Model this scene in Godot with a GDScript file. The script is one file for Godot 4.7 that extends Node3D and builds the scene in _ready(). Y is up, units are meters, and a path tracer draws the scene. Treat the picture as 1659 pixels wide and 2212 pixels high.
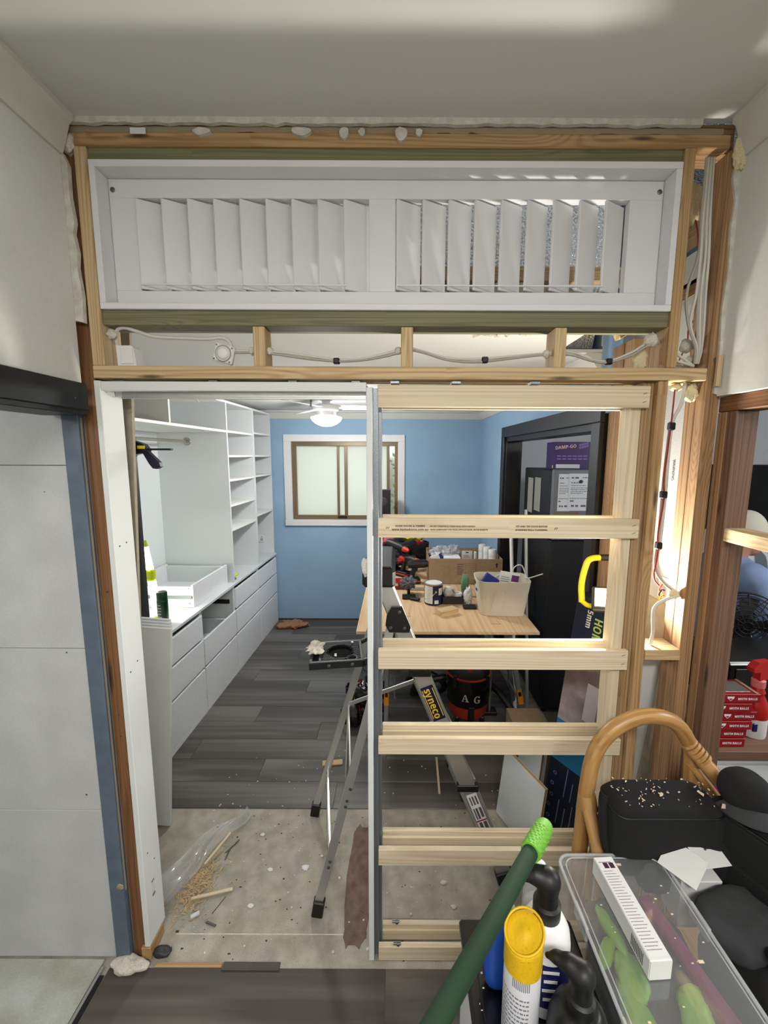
extends Node3D
# A stripped stud wall with a cavity-slider door frame, seen from the front room towards a bedroom under renovation.

var M := {}
var cache := {}
var counts := {}
var rng := RandomNumberGenerator.new()
var fonts := {}


class MB:
	var v := PackedVector3Array()
	var n := PackedVector3Array()
	var uv := PackedVector2Array()
	func tri(a: Vector3, b: Vector3, c: Vector3, na: Vector3, nb: Vector3, nc: Vector3, ua := Vector2.ZERO, ub := Vector2.ZERO, uc := Vector2.ZERO) -> void:
		var g := (a - c).cross(a - b)
		v.append(a)
		n.append(na)
		uv.append(ua)
		if g.dot(na + nb + nc) < 0.0:
			v.append(c); v.append(b)
			n.append(nc); n.append(nb)
			uv.append(uc); uv.append(ub)
		else:
			v.append(b); v.append(c)
			n.append(nb); n.append(nc)
			uv.append(ub); uv.append(uc)
	func poly(p: Array, hint: Vector3, u: Array = []) -> void:
		var nn: Vector3 = (p[0] - p[2]).cross(p[0] - p[1]).normalized()
		if nn.dot(hint) < 0.0:
			nn = -nn
		for i in range(1, p.size() - 1):
			if u.is_empty():
				tri(p[0], p[i], p[i + 1], nn, nn, nn)
			else:
				tri(p[0], p[i], p[i + 1], nn, nn, nn, u[0], u[i], u[i + 1])
	func box(c: Vector3, s: Vector3, bev := 0.0, off := Vector2.ZERO) -> void:
		var h := s * 0.5
		bev = minf(bev, 0.45 * minf(h.x, minf(h.y, h.z)) * 2.0 * 0.5)
		var la := 0 if s.x >= s.y and s.x >= s.z else (1 if s.y >= s.z else 2)
		var o1 := (la + 1) % 3
		var o2 := (la + 2) % 3
		for ax in 3:
			var i := (ax + 1) % 3
			var j := (ax + 2) % 3
			for sg in [-1.0, 1.0]:
				var pts := []
				var us := []
				for q in [[-1, -1], [1, -1], [1, 1], [-1, 1]]:
					var p := Vector3.ZERO
					p[ax] = sg * h[ax]
					p[i] = q[0] * (h[i] - bev)
					p[j] = q[1] * (h[j] - bev)
					us.append(Vector2(p[la], p[o1] + p[o2]) + off)
					pts.append(p + c)
				var hint := Vector3.ZERO
				hint[ax] = sg
				poly(pts, hint, us)
		if bev <= 0.0:
			return
		for ax in 3:
			var i := (ax + 1) % 3
			var j := (ax + 2) % 3
			for si in [-1.0, 1.0]:
				for sj in [-1.0, 1.0]:
					var pts := []
					var us := []
					for q in [[-1, 0], [1, 0], [1, 1], [-1, 1]]:
						var p := Vector3.ZERO
						p[ax] = q[0] * (h[ax] - bev)
						p[i] = si * (h[i] - (bev if q[1] == 1 else 0.0))
						p[j] = sj * (h[j] - (0.0 if q[1] == 1 else bev))
						us.append(Vector2(p[la], p[o1] + p[o2]) + off)
						pts.append(p + c)
					var hint := Vector3.ZERO
					hint[i] = si
					hint[j] = sj
					poly(pts, hint, us)
		for sx in [-1.0, 1.0]:
			for sy in [-1.0, 1.0]:
				for sz in [-1.0, 1.0]:
					var a := Vector3(sx * h.x, sy * (h.y - bev), sz * (h.z - bev))
					var b := Vector3(sx * (h.x - bev), sy * h.y, sz * (h.z - bev))
					var d := Vector3(sx * (h.x - bev), sy * (h.y - bev), sz * h.z)
					var u := Vector2(a[la], a[o1] + a[o2]) + off
					poly([a + c, b + c, d + c], Vector3(sx, sy, sz), [u, u, u])
	func lathe(pr: Array, seg := 24, c := Vector3.ZERO, a0 := 0.0, a1 := TAU) -> void:
		# pr: [radius, y] pairs; smooth where the profile bends less than 50 degrees
		var sn := []
		for k in pr.size() - 1:
			var d := Vector2(pr[k + 1][0] - pr[k][0], pr[k + 1][1] - pr[k][1])
			sn.append(Vector2(d.y, -d.x).normalized())
		var len := 0.0
		for k in pr.size() - 1:
			var nA: Vector2 = sn[k]
			var nB: Vector2 = sn[k]
			if k > 0 and sn[k - 1].dot(sn[k]) > 0.64:
				nA = (sn[k - 1] + sn[k]).normalized()
			if k < sn.size() - 1 and sn[k + 1].dot(sn[k]) > 0.64:
				nB = (sn[k + 1] + sn[k]).normalized()
			var r0: float = pr[k][0]
			var r1: float = pr[k + 1][0]
			var y0: float = pr[k][1]
			var y1: float = pr[k + 1][1]
			var l1 := len + Vector2(r1 - r0, y1 - y0).length()
			for s in seg:
				var t0 := a0 + (a1 - a0) * s / seg
				var t1 := a0 + (a1 - a0) * (s + 1) / seg
				var d0 := Vector3(cos(t0), 0, sin(t0))
				var d1 := Vector3(cos(t1), 0, sin(t1))
				var A := c + d0 * r0 + Vector3(0, y0, 0)
				var B := c + d1 * r0 + Vector3(0, y0, 0)
				var C := c + d1 * r1 + Vector3(0, y1, 0)
				var D := c + d0 * r1 + Vector3(0, y1, 0)
				var a := d0 * nA.x + Vector3(0, nA.y, 0)
				var b := d1 * nA.x + Vector3(0, nA.y, 0)
				var cc := d1 * nB.x + Vector3(0, nB.y, 0)
				var dd := d0 * nB.x + Vector3(0, nB.y, 0)
				var ua := Vector2(float(s) / seg, len)
				var ub := Vector2(float(s + 1) / seg, len)
				var uc := Vector2(float(s + 1) / seg, l1)
				var ud := Vector2(float(s) / seg, l1)
				if r0 > 1e-6:
					tri(A, B, C, a, b, cc, ua, ub, uc)
				if r1 > 1e-6:
					tri(A, C, D, a, cc, dd, ua, uc, ud)
			len = l1
	func tube(p: Array, r, seg := 10, closed := false) -> void:
		# r: one radius or an array of radii
		var m := p.size()
		var dirs := []
		for k in m:
			var a: Vector3 = p[(k - 1 + m) % m] if closed or k > 0 else p[k]
			var b: Vector3 = p[(k + 1) % m] if closed or k < m - 1 else p[k]
			dirs.append((b - a).normalized())
		var x: Vector3 = dirs[0].cross(Vector3.UP if absf(dirs[0].y) < 0.9 else Vector3.RIGHT).normalized()
		var rings := []
		var norms := []
		var lens := [0.0]
		for k in m:
			x = (x - dirs[k] * x.dot(dirs[k])).normalized()
			var y: Vector3 = dirs[k].cross(x)
			var ring := []
			var nn := []
			var rr: float = r[k] if r is Array else r
			for s in seg:
				var t := TAU * s / seg
				var d: Vector3 = x * cos(t) + y * sin(t)
				ring.append(p[k] + d * rr)
				nn.append(d)
			rings.append(ring)
			norms.append(nn)
			if k > 0:
				lens.append(lens[k - 1] + (p[k] - p[k - 1]).length())
		for k in (m if closed else m - 1):
			var k2 := (k + 1) % m
			for s in seg:
				var s2 := (s + 1) % seg
				var u0 := Vector2(lens[k], float(s) / seg * 0.1)
				var u1 := Vector2(lens[k2] if k2 > k else lens[k] + 0.01, float(s) / seg * 0.1)
				tri(rings[k][s], rings[k][s2], rings[k2][s2], norms[k][s], norms[k][s2], norms[k2][s2], u0, u0, u1)
				tri(rings[k][s], rings[k2][s2], rings[k2][s], norms[k][s], norms[k2][s2], norms[k2][s], u0, u1, u1)
		if not closed:
			for e in [0, m - 1]:
				poly(rings[e], dirs[e] * (-1.0 if e == 0 else 1.0))
	func prism(pl: PackedVector2Array, z0: float, z1: float, bev := 0.0) -> void:
		# polygon in the XY plane pushed from z0 to z1
		var idx := Geometry2D.triangulate_polygon(pl)
		for e in [[z0, -1.0], [z1, 1.0]]:
			var nn := Vector3(0, 0, e[1])
			for t in range(0, idx.size(), 3):
				var a := pl[idx[t]]
				var b := pl[idx[t + 1]]
				var c := pl[idx[t + 2]]
				tri(Vector3(a.x, a.y, e[0]), Vector3(b.x, b.y, e[0]), Vector3(c.x, c.y, e[0]), nn, nn, nn, a, b, c)
		var cw := Geometry2D.is_polygon_clockwise(pl)
		for k in pl.size():
			var a := pl[k]
			var b := pl[(k + 1) % pl.size()]
			var d := (b - a).normalized()
			var o := Vector3(d.y, -d.x, 0) * (-1.0 if cw else 1.0)
			poly([Vector3(a.x, a.y, z0), Vector3(b.x, b.y, z0), Vector3(b.x, b.y, z1), Vector3(a.x, a.y, z1)], o, [Vector2(a.x, a.y), Vector2(b.x, b.y), Vector2(b.x, b.y + z1 - z0), Vector2(a.x, a.y + z1 - z0)])
	func grid(f: Callable, nu: int, nv: int, wrapu := false) -> void:
		# smooth surface from f(u, v) in 0..1
		var P := []
		for j in nv + 1:
			var row := []
			for i in nu + 1:
				row.append(f.call(float(i) / nu, float(j) / nv))
			P.append(row)
		var N := []
		for j in nv + 1:
			var row := []
			for i in nu + 1:
				var i0 := i - 1
				var i1 := i + 1
				if wrapu:
					i0 = (i - 1 + nu) % nu
					i1 = (i + 1) % nu
				else:
					i0 = maxi(i0, 0)
					i1 = mini(i1, nu)
				var du: Vector3 = P[j][i1] - P[j][i0]
				var dv: Vector3 = P[mini(j + 1, nv)][i] - P[maxi(j - 1, 0)][i]
				var q := dv.cross(du)
				row.append(q.normalized() if q.length() > 1e-12 else Vector3.ZERO)
			N.append(row)
		for e in [[0, 1], [nv, nv - 1]]:
			var mean := Vector3.ZERO
			for q in N[e[1]]:
				mean += q
			for i in nu + 1:
				if N[e[0]][i] == Vector3.ZERO or (P[e[0]][0] - P[e[0]][nu / 2]).length() < 1e-6:
					N[e[0]][i] = mean.normalized()
		for j in nv:
			for i in nu:
				var u00 := Vector2(float(i) / nu, float(j) / nv)
				var u11 := Vector2(float(i + 1) / nu, float(j + 1) / nv)
				var a: Vector3 = P[j][i]
				var b: Vector3 = P[j][i + 1]
				var c: Vector3 = P[j + 1][i + 1]
				var d: Vector3 = P[j + 1][i]
				tri(a, b, c, N[j][i], N[j][i + 1], N[j + 1][i + 1], u00, Vector2(u11.x, u00.y), u11)
				tri(a, c, d, N[j][i], N[j + 1][i + 1], N[j + 1][i], u00, u11, Vector2(u00.x, u11.y))
	func mesh() -> ArrayMesh:
		var a := []
		a.resize(Mesh.ARRAY_MAX)
		a[Mesh.ARRAY_VERTEX] = v
		a[Mesh.ARRAY_NORMAL] = n
		a[Mesh.ARRAY_TEX_UV] = uv
		var m := ArrayMesh.new()
		m.add_surface_from_arrays(Mesh.PRIMITIVE_TRIANGLES, a)
		return m


func numbered(called: String) -> String:
	if not counts.has(called):
		counts[called] = 0
		return called
	counts[called] += 1
	return called + "_%03d" % counts[called]


func tag(o: Node, label: String, category: String, group := "", kind := "") -> Node:
	o.set_meta("label", label)
	o.set_meta("category", category)
	if group:
		o.set_meta("group", group)
	if kind:
		o.set_meta("kind", kind)
	return o


func thing(called: String, label: String, category: String, at := Vector3.ZERO, group := "", kind := "") -> Node3D:
	var o := Node3D.new()
	o.name = numbered(called)
	add_child(o)
	o.position = at
	tag(o, label, category, group, kind)
	return o


func gp(o: Node) -> Vector3:
	var p := Vector3.ZERO
	while o != self:
		p += o.position
		o = o.get_parent()
	return p


func put(parent: Node, called: String, mesh: Mesh, mat: Material, at := Vector3.ZERO, basis := Basis()) -> MeshInstance3D:
	var m := MeshInstance3D.new()
	m.mesh = mesh
	m.material_override = mat
	m.name = numbered(called) if parent == self else called
	parent.add_child(m, true)
	m.transform = Transform3D(basis, at - gp(parent))
	return m


func cbox(size: Vector3, bev: float, variant := 0) -> ArrayMesh:
	var key := "%.4f %.4f %.4f %.4f %d" % [size.x, size.y, size.z, bev, variant]
	if not cache.has(key):
		var b := MB.new()
		b.box(Vector3.ZERO, size, bev, Vector2(variant * 0.37, variant * 0.211))
		cache[key] = b.mesh()
	return cache[key]


var vcount := 0
func box(parent: Node, called: String, mat: Material, a: Vector3, b: Vector3, bev := 0.0015, variant := -1) -> MeshInstance3D:
	if variant < 0:
		vcount += 1
		variant = vcount % 7
	var s := (b - a).abs()
	return put(parent, called, cbox(s, bev, variant), mat, (a + b) * 0.5)


func bar(parent: Node, called: String, mat: Material, p0: Vector3, p1: Vector3, w: float, h: float, bev := 0.0015, up := Vector3.UP) -> MeshInstance3D:
	# a beam from p0 to p1; w is its width across, h its height along up
	var z := (p1 - p0).normalized()
	var x := up.cross(z).normalized()
	if x.length() < 0.5:
		x = Vector3.RIGHT
	var y := z.cross(x)
	vcount += 1
	return put(parent, called, cbox(Vector3(w, h, (p1 - p0).length()), bev, vcount % 7), mat, (p0 + p1) * 0.5, Basis(x, y, z))


func tube(parent: Node, called: String, mat: Material, pts: Array, r, seg := 10, smooth := 0, closed := false) -> MeshInstance3D:
	var p := pts
	if smooth > 0:
		p = catmull(pts, smooth, closed)
		if r is Array:
			var rr := []
			for k in p.size():
				var f := float(k) / smooth
				var i := mini(int(f), pts.size() - 2)
				rr.append(lerpf(r[i], r[i + 1], clampf(f - i, 0.0, 1.0)))
			r = rr
	var o: Vector3 = p[0]
	var q := []
	for a in p:
		q.append(a - o)
	var b := MB.new()
	b.tube(q, r, seg, closed)
	return put(parent, called, b.mesh(), mat, o)


func catmull(p: Array, n: int, closed := false) -> Array:
	var out := []
	var m := p.size()
	for k in (m if closed else m - 1):
		var a: Vector3 = p[(k - 1 + m) % m] if closed or k > 0 else p[0] * 2.0 - p[1]
		var b: Vector3 = p[k]
		var c: Vector3 = p[(k + 1) % m]
		var d: Vector3 = p[(k + 2) % m] if closed or k < m - 2 else p[m - 1] * 2.0 - p[m - 2]
		for s in n:
			out.append(b.cubic_interpolate(c, a, d, float(s) / n))
	if not closed:
		out.append(p[m - 1])
	return out


func lathe(parent: Node, called: String, mat: Material, pr: Array, at: Vector3, seg := 24, basis := Basis()) -> MeshInstance3D:
	var b := MB.new()
	b.lathe(pr, seg)
	return put(parent, called, b.mesh(), mat, at, basis)


func prism(parent: Node, called: String, mat: Material, pl: Array, d: float, at: Vector3, basis := Basis()) -> MeshInstance3D:
	var b := MB.new()
	b.prism(PackedVector2Array(pl), -d * 0.5, d * 0.5)
	return put(parent, called, b.mesh(), mat, at, basis)


func boxes(parent: Node, called: String, mat: Material, list: Array, bev := 0.0) -> MeshInstance3D:
	# several boxes of one piece of the setting, in world corners
	var b := MB.new()
	var o: Vector3 = (list[0][0] + list[0][1]) * 0.5
	for l in list:
		b.box((l[0] + l[1]) * 0.5 - o, (l[1] - l[0]).abs(), bev, Vector2(o.x, o.y))
	return put(parent, called, b.mesh(), mat, o)


func lump_mesh(r: Vector3, amp: float, freq: float, seed_: int, res := 20, power := 1.0) -> ArrayMesh:
	# a rounded body: power 1 is an ellipsoid, below 1 squarer; roughened with noise
	var nz := FastNoiseLite.new()
	nz.seed = seed_
	nz.frequency = freq
	nz.fractal_octaves = 3
	var b := MB.new()
	var f := func(u: float, v: float) -> Vector3:
		var t := u * TAU
		var p := (v - 0.5) * PI
		var d := Vector3(sgp(cos(p), power) * sgp(cos(t), power), sgp(sin(p), power), sgp(cos(p), power) * sgp(sin(t), power))
		var q := d * r
		return q * (1.0 + amp * nz.get_noise_3d(q.x * 100.0, q.y * 100.0, q.z * 100.0))
	b.grid(f, res * 2, res, true)
	return b.mesh()


func sgp(x: float, e: float) -> float:
	return signf(x) * pow(absf(x), e)


func lump(parent: Node, called: String, mat: Material, at: Vector3, r: Vector3, amp: float, freq: float, seed_: int, res := 20, power := 1.0, basis := Basis()) -> MeshInstance3D:
	return put(parent, called, lump_mesh(r, amp, freq, seed_, res, power), mat, at, basis)


func text(parent: Node, called: String, s: String, mat: Material, at: Vector3, basis: Basis, height: float, bold := true, serif := false) -> MeshInstance3D:
	# flat print 0.4 mm proud; the text runs along basis.x and faces basis.z; height is that of a capital
	var key := "%s%s" % [bold, serif]
	if not fonts.has(key):
		var f := SystemFont.new()
		f.font_names = PackedStringArray(["Droid Serif" if serif else "Droid Sans"])
		f.font_weight = 700 if bold else 400
		fonts[key] = f
	var t := TextMesh.new()
	t.font = fonts[key]
	t.text = s
	t.font_size = 32
	t.curve_step = 3.0
	t.pixel_size = height / 23.0
	t.depth = 0.0006
	return put(parent, called, t, mat, at, basis)


func bas(yaw_deg: float, pitch_deg := 0.0, roll_deg := 0.0) -> Basis:
	return Basis.from_euler(Vector3(deg_to_rad(pitch_deg), deg_to_rad(yaw_deg), deg_to_rad(roll_deg)))


# ---------------------------------------------------------------- textures and materials

func noise_bytes(w: int, h: int, sw: int, sh: int, freq: float, seed_: int, oct := 3) -> PackedByteArray:
	var nz := FastNoiseLite.new()
	nz.noise_type = FastNoiseLite.TYPE_SIMPLEX_SMOOTH
	nz.seed = seed_
	nz.frequency = freq
	nz.fractal_octaves = oct
	var im := nz.get_seamless_image(sw, sh)
	if sw != w or sh != h:
		im.resize(w, h, Image.INTERPOLATE_CUBIC)
	im.convert(Image.FORMAT_L8)
	return im.get_data()


func wood_tex(seed_: int, light: Color, dark: Color, rings: float, fibre: float, knots: int) -> ImageTexture:
	var w := 512
	var h := 256
	var a := noise_bytes(w, h, 16, 256, 0.09, seed_)
	var b := noise_bytes(w, h, 8, 64, 0.03, seed_ + 1, 2)
	var r := RandomNumberGenerator.new()
	r.seed = seed_
	var ks := []
	for k in knots:
		ks.append([r.randf_range(40, w - 40), r.randf_range(20, h - 20), r.randf_range(4, 9)])
	var data := PackedByteArray()
	data.resize(w * h * 3)
	var i := 0
	for y in h:
		for x in w:
			var n1 := a[i] / 255.0
			var n2 := b[i] / 255.0
			var bend := 0.0
			var kd := 0.0
			for k in ks:
				var dx: float = (x - k[0]) / 2.2
				var dy: float = y - k[1]
				var d := sqrt(dx * dx + dy * dy)
				if d < 40.0:
					bend += signf(dy) * k[2] * 0.12 * exp(-d / 14.0)
					kd = maxf(kd, clampf(1.35 - d / k[2], 0.0, 1.0))
			var ring := 0.5 + 0.5 * sin((n2 * 9.0 + float(y) / h * rings + bend) * TAU)
			ring = ring * ring
			var t := clampf(0.55 * ring + fibre * (n1 - 0.5) * 1.6 + 0.1, 0.0, 1.0)
			var c := light.lerp(dark, t)
			if kd > 0.0:
				c = c.lerp(dark.darkened(0.5), kd * 0.85)
			data[i * 3] = int(c.r * 255)
			data[i * 3 + 1] = int(c.g * 255)
			data[i * 3 + 2] = int(c.b * 255)
			i += 1
	return ImageTexture.create_from_image(Image.create_from_data(w, h, false, Image.FORMAT_RGB8, data))


func streak_tex(seed_: int, light: Color, dark: Color) -> ImageTexture:
	# printed plank decor: long soft streaks with fine fibre
	var w := 512
	var h := 256
	var a := noise_bytes(w, h, 24, 256, 0.06, seed_, 3)
	var b := noise_bytes(w, h, 10, 40, 0.055, seed_ + 1, 3)
	var data := PackedByteArray()
	data.resize(w * h * 3)
	for i in w * h:
		var t := clampf(0.45 + (a[i] / 255.0 - 0.5) * 0.8 + (b[i] / 255.0 - 0.5) * 1.3, 0.0, 1.0)
		var c := light.lerp(dark, t)
		data[i * 3] = int(c.r * 255)
		data[i * 3 + 1] = int(c.g * 255)
		data[i * 3 + 2] = int(c.b * 255)
	return ImageTexture.create_from_image(Image.create_from_data(w, h, false, Image.FORMAT_RGB8, data))


func blotch_tex(seed_: int, c0: Color, c1: Color, freq: float, grain: float, w := 256, spots := 0.0, c2 := Color.BLACK) -> ImageTexture:
	# patches between c0 and c1 with fine grain; sparse spots of c2
	var a := noise_bytes(w, w, w, w, freq, seed_, 4)
	var b := noise_bytes(w, w, w, w, 0.31, seed_ + 5, 2)
	var s := noise_bytes(w, w, w, w, 0.09, seed_ + 9, 2)
	var data := PackedByteArray()
	data.resize(w * w * 3)
	for i in w * w:
		var t := clampf(a[i] / 255.0 * 1.3 - 0.15, 0.0, 1.0)
		var c := c0.lerp(c1, t)
		var g := 1.0 + grain * (b[i] / 255.0 - 0.5)
		if spots > 0.0:
			c = c.lerp(c2, clampf((s[i] / 255.0 - 1.0 + spots) * 8.0, 0.0, 1.0))
		data[i * 3] = int(clampf(c.r * g, 0, 1) * 255)
		data[i * 3 + 1] = int(clampf(c.g * g, 0, 1) * 255)
		data[i * 3 + 2] = int(clampf(c.b * g, 0, 1) * 255)
	return ImageTexture.create_from_image(Image.create_from_data(w, w, false, Image.FORMAT_RGB8, data))


func mk(called: String, c: Color, rough := 0.6, metal := 0.0, tex: Texture2D = null, uvs := Vector3.ONE, tri := false) -> StandardMaterial3D:
	var m := StandardMaterial3D.new()
	m.resource_name = called
	m.albedo_color = c
	m.roughness = rough
	m.metallic = metal
	if tex:
		m.albedo_texture = tex
		m.uv1_scale = uvs
		if tri:
			m.uv1_triplanar = true
			m.uv1_world_triplanar = true
	M[called] = m
	return m


func bump(m: StandardMaterial3D, freq: float, seed_: int, scale_: float) -> void:
	var nt := NoiseTexture2D.new()
	var nz := FastNoiseLite.new()
	nz.seed = seed_
	nz.frequency = freq
	nt.noise = nz
	nt.width = 256
	nt.height = 256
	nt.seamless = true
	nt.as_normal_map = true
	nt.bump_strength = 6.0
	m.normal_enabled = true
	m.normal_texture = nt
	m.normal_scale = scale_


func lines_tex(w: int, h: int, bg: Color, ink: Color, rows: Array, seed_: int) -> ImageTexture:
	# fine print too small to read: rows of [x, y, width, height] in pixels broken into words
	var im := Image.create(w, h, false, Image.FORMAT_RGB8)
	im.fill(bg)
	var r := RandomNumberGenerator.new()
	r.seed = seed_
	for q in rows:
		var x: int = q[0]
		while x < q[0] + q[2]:
			var ww := r.randi_range(3, 9) * maxi(1, int(q[3] / 2.0))
			ww = mini(ww, q[0] + q[2] - x)
			im.fill_rect(Rect2i(x, q[1], ww, q[3]), ink)
			x += ww + maxi(2, q[3])
	return ImageTexture.create_from_image(im)


func make_materials() -> void:
	var pine := wood_tex(3, Color(0.80, 0.70, 0.54), Color(0.64, 0.51, 0.34), 6.0, 0.5, 2)
	mk("pine", Color(1, 1, 1), 0.65, 0, pine, Vector3(0.8, 4.2, 1))
	var pine2 := wood_tex(11, Color(0.72, 0.59, 0.42), Color(0.57, 0.43, 0.27), 4.0, 0.6, 1)
	mk("pine_warm", Color(1, 1, 1), 0.62, 0, pine2, Vector3(0.7, 4.0, 1))
	var old := wood_tex(19, Color(0.66, 0.52, 0.37), Color(0.49, 0.36, 0.23), 3.0, 0.8, 1)
	mk("old_timber", Color(1, 1, 1), 0.7, 0, old, Vector3(0.6, 3.6, 1))
	var hard := wood_tex(23, Color(0.52, 0.36, 0.22), Color(0.40, 0.26, 0.14), 2.0, 0.8, 2)
	mk("hardwood", Color(1, 1, 1), 0.65, 0, hard, Vector3(0.6, 4.0, 1))
	var red := wood_tex(29, Color(0.47, 0.35, 0.27), Color(0.36, 0.26, 0.19), 2.0, 0.9, 3)
	mk("red_timber", Color(1, 1, 1), 0.7, 0, red, Vector3(0.7, 3.6, 1))
	var grn := wood_tex(31, Color(0.50, 0.48, 0.36), Color(0.36, 0.37, 0.26), 8.0, 0.6, 1)
	mk("treated_pine", Color(1, 1, 1), 0.7, 0, grn, Vector3(0.6, 4.0, 1))
	var pop := wood_tex(37, Color(0.86, 0.80, 0.69), Color(0.76, 0.68, 0.55), 2.0, 0.5, 0)
	mk("poplar", Color(1, 1, 1), 0.6, 0, pop, Vector3(0.6, 3.0, 1))
	var lvl := wood_tex(41, Color(0.66, 0.54, 0.39), Color(0.47, 0.36, 0.23), 26.0, 0.8, 0)
	mk("laminated_timber", Color(1, 1, 1), 0.7, 0, lvl, Vector3(0.5, 6.0, 1))
	var ply := wood_tex(43, Color(0.82, 0.70, 0.55), Color(0.74, 0.60, 0.44), 4.0, 0.6, 3)
	mk("plywood", Color(1, 1, 1), 0.6, 0, ply, Vector3(0.7, 1.2, 1))
	var vin := streak_tex(47, Color(0.435, 0.42, 0.40), Color(0.30, 0.285, 0.268))
	var vm := mk("vinyl_plank", Color(1, 1, 1), 0.36, 0, vin, Vector3(0.4, 1.3, 1))
	vm.metallic_specular = 0.45
	mk("vinyl_plank_front", Color(0.92, 0.90, 0.86), 0.6, 0, vin, Vector3(0.4, 1.3, 1))
	mk("concrete", Color(1, 1, 1), 0.9, 0, blotch_tex(5, Color(0.68, 0.66, 0.61), Color(0.585, 0.565, 0.515), 0.012, 0.26, 512, 0.14, Color(0.48, 0.46, 0.41)), Vector3(1.6, 1.6, 1.6), true)
	mk("adhesive", Color(1, 1, 1), 0.9, 0, blotch_tex(8, Color(0.50, 0.42, 0.38), Color(0.40, 0.315, 0.275), 0.025, 0.15, 256, 0.16, Color(0.56, 0.51, 0.46)), Vector3(2.5, 2.5, 2.5), true)
	mk("plaster_ceiling", Color(0.80, 0.80, 0.785), 0.95)
	mk("plaster_wall", Color(1, 1, 1), 0.95, 0, blotch_tex(12, Color(0.86, 0.86, 0.845), Color(0.83, 0.83, 0.81), 0.01, 0.03), Vector3(0.8, 0.8, 0.8), true)
	mk("cornice", Color(0.80, 0.795, 0.76), 0.95)
	mk("bare_plaster", Color(1, 1, 1), 0.95, 0, blotch_tex(15, Color(0.84, 0.83, 0.80), Color(0.74, 0.72, 0.67), 0.03, 0.12, 256, 0.08, Color(0.55, 0.50, 0.43)), Vector3(3, 3, 3), true)
	mk("paper_backing", Color(0.60, 0.54, 0.45), 0.95)
	mk("sheet_grey", Color(1, 1, 1), 0.75, 0, blotch_tex(17, Color(0.77, 0.775, 0.765), Color(0.73, 0.735, 0.725), 0.012, 0.05), Vector3(1.2, 1.2, 1.2), true)
	mk("blue_jamb", Color(1, 1, 1), 0.6, 0, blotch_tex(18, Color(0.38, 0.43, 0.49), Color(0.33, 0.38, 0.44), 0.02, 0.06, 256, 0.07, Color(0.48, 0.52, 0.57)), Vector3(2, 2, 2), true)
	mk("black_paint", Color(0.075, 0.077, 0.08), 0.45)
	mk("blue_wall", Color(1, 1, 1), 0.85, 0, blotch_tex(20, Color(0.57, 0.69, 0.79), Color(0.545, 0.665, 0.77), 0.008, 0.04), Vector3(1, 1, 1), true)
	mk("white_paint", Color(0.87, 0.87, 0.88), 0.5)
	mk("white_board", Color(0.86, 0.87, 0.86), 0.55)
	mk("melamine", Color(0.84, 0.86, 0.865), 0.4)
	mk("melamine_edge", Color(0.90, 0.90, 0.88), 0.5)
	mk("drawer_front", Color(1, 1, 1), 0.45, 0, blotch_tex(22, Color(0.92, 0.93, 0.935), Color(0.89, 0.905, 0.915), 0.03, 0.03, 256, 0.15, Color(0.66, 0.69, 0.73)), Vector3(4.5, 4.5, 4.5), true)
	mk("chipboard", Color(1, 1, 1), 0.9, 0, blotch_tex(24, Color(0.66, 0.55, 0.40), Color(0.50, 0.39, 0.26), 0.2, 0.6), Vector3(9, 9, 9), true)
	mk("beige_panel", Color(1, 1, 1), 0.9, 0, blotch_tex(26, Color(0.68, 0.64, 0.56), Color(0.62, 0.58, 0.50), 0.02, 0.12), Vector3(3, 3, 3), true)
	mk("galvanised", Color(1, 1, 1), 0.4, 0.75, blotch_tex(28, Color(0.66, 0.68, 0.70), Color(0.46, 0.48, 0.50), 0.12, 0.3), Vector3(9, 9, 9), true)
	mk("dark_galvanised", Color(1, 1, 1), 0.35, 0.7, blotch_tex(30, Color(0.18, 0.18, 0.18), Color(0.45, 0.45, 0.44), 0.1, 0.8), Vector3(8, 8, 8), true)
	mk("aluminium", Color(0.78, 0.78, 0.77), 0.35, 0.85)
	mk("aluminium_dull", Color(0.66, 0.66, 0.64), 0.45, 0.7)
	mk("chrome", Color(0.72, 0.70, 0.66), 0.25, 0.9)
	mk("screw_steel", Color(0.45, 0.45, 0.45), 0.35, 0.9)
	mk("gold_frame", Color(0.47, 0.40, 0.29), 0.4, 0.3)
	var foil := mk("foil", Color(0.90, 0.90, 0.91), 0.3, 1.0)
	foil.uv1_triplanar = true
	foil.uv1_world_triplanar = true
	foil.uv1_scale = Vector3(6, 6, 6)
	bump(foil, 0.05, 4, 2.0)
	mk("wrap", Color(1, 1, 1), 0.8, 0, blotch_tex(32, Color(0.82, 0.82, 0.82), Color(0.66, 0.66, 0.66), 0.2, 0.3), Vector3(6, 6, 6), true)
	var foam := mk("foam", Color(1, 1, 1), 0.9, 0, blotch_tex(34, Color(0.88, 0.84, 0.70), Color(0.78, 0.72, 0.55), 0.08, 0.15), Vector3(8, 8, 8), true)
	foam.subsurf_scatter_enabled = false
	mk("foam_white", Color(1, 1, 1), 0.9, 0, blotch_tex(35, Color(0.88, 0.86, 0.82), Color(0.72, 0.69, 0.63), 0.08, 0.2), Vector3(8, 8, 8), true)
	mk("cable_white", Color(0.80, 0.79, 0.76), 0.5)
	mk("cable_grey", Color(0.66, 0.64, 0.60), 0.5)
	mk("red_wire", Color(0.58, 0.08, 0.08), 0.5)
	mk("tape_black", Color(0.03, 0.03, 0.032), 0.55)
	mk("black_plastic", Color(0.035, 0.036, 0.04), 0.5)
	mk("matte_black", Color(0.03, 0.031, 0.034), 0.9)
	M.matte_black.metallic_specular = 0.25
	mk("black_gloss", Color(0.03, 0.03, 0.034), 0.25)
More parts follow.
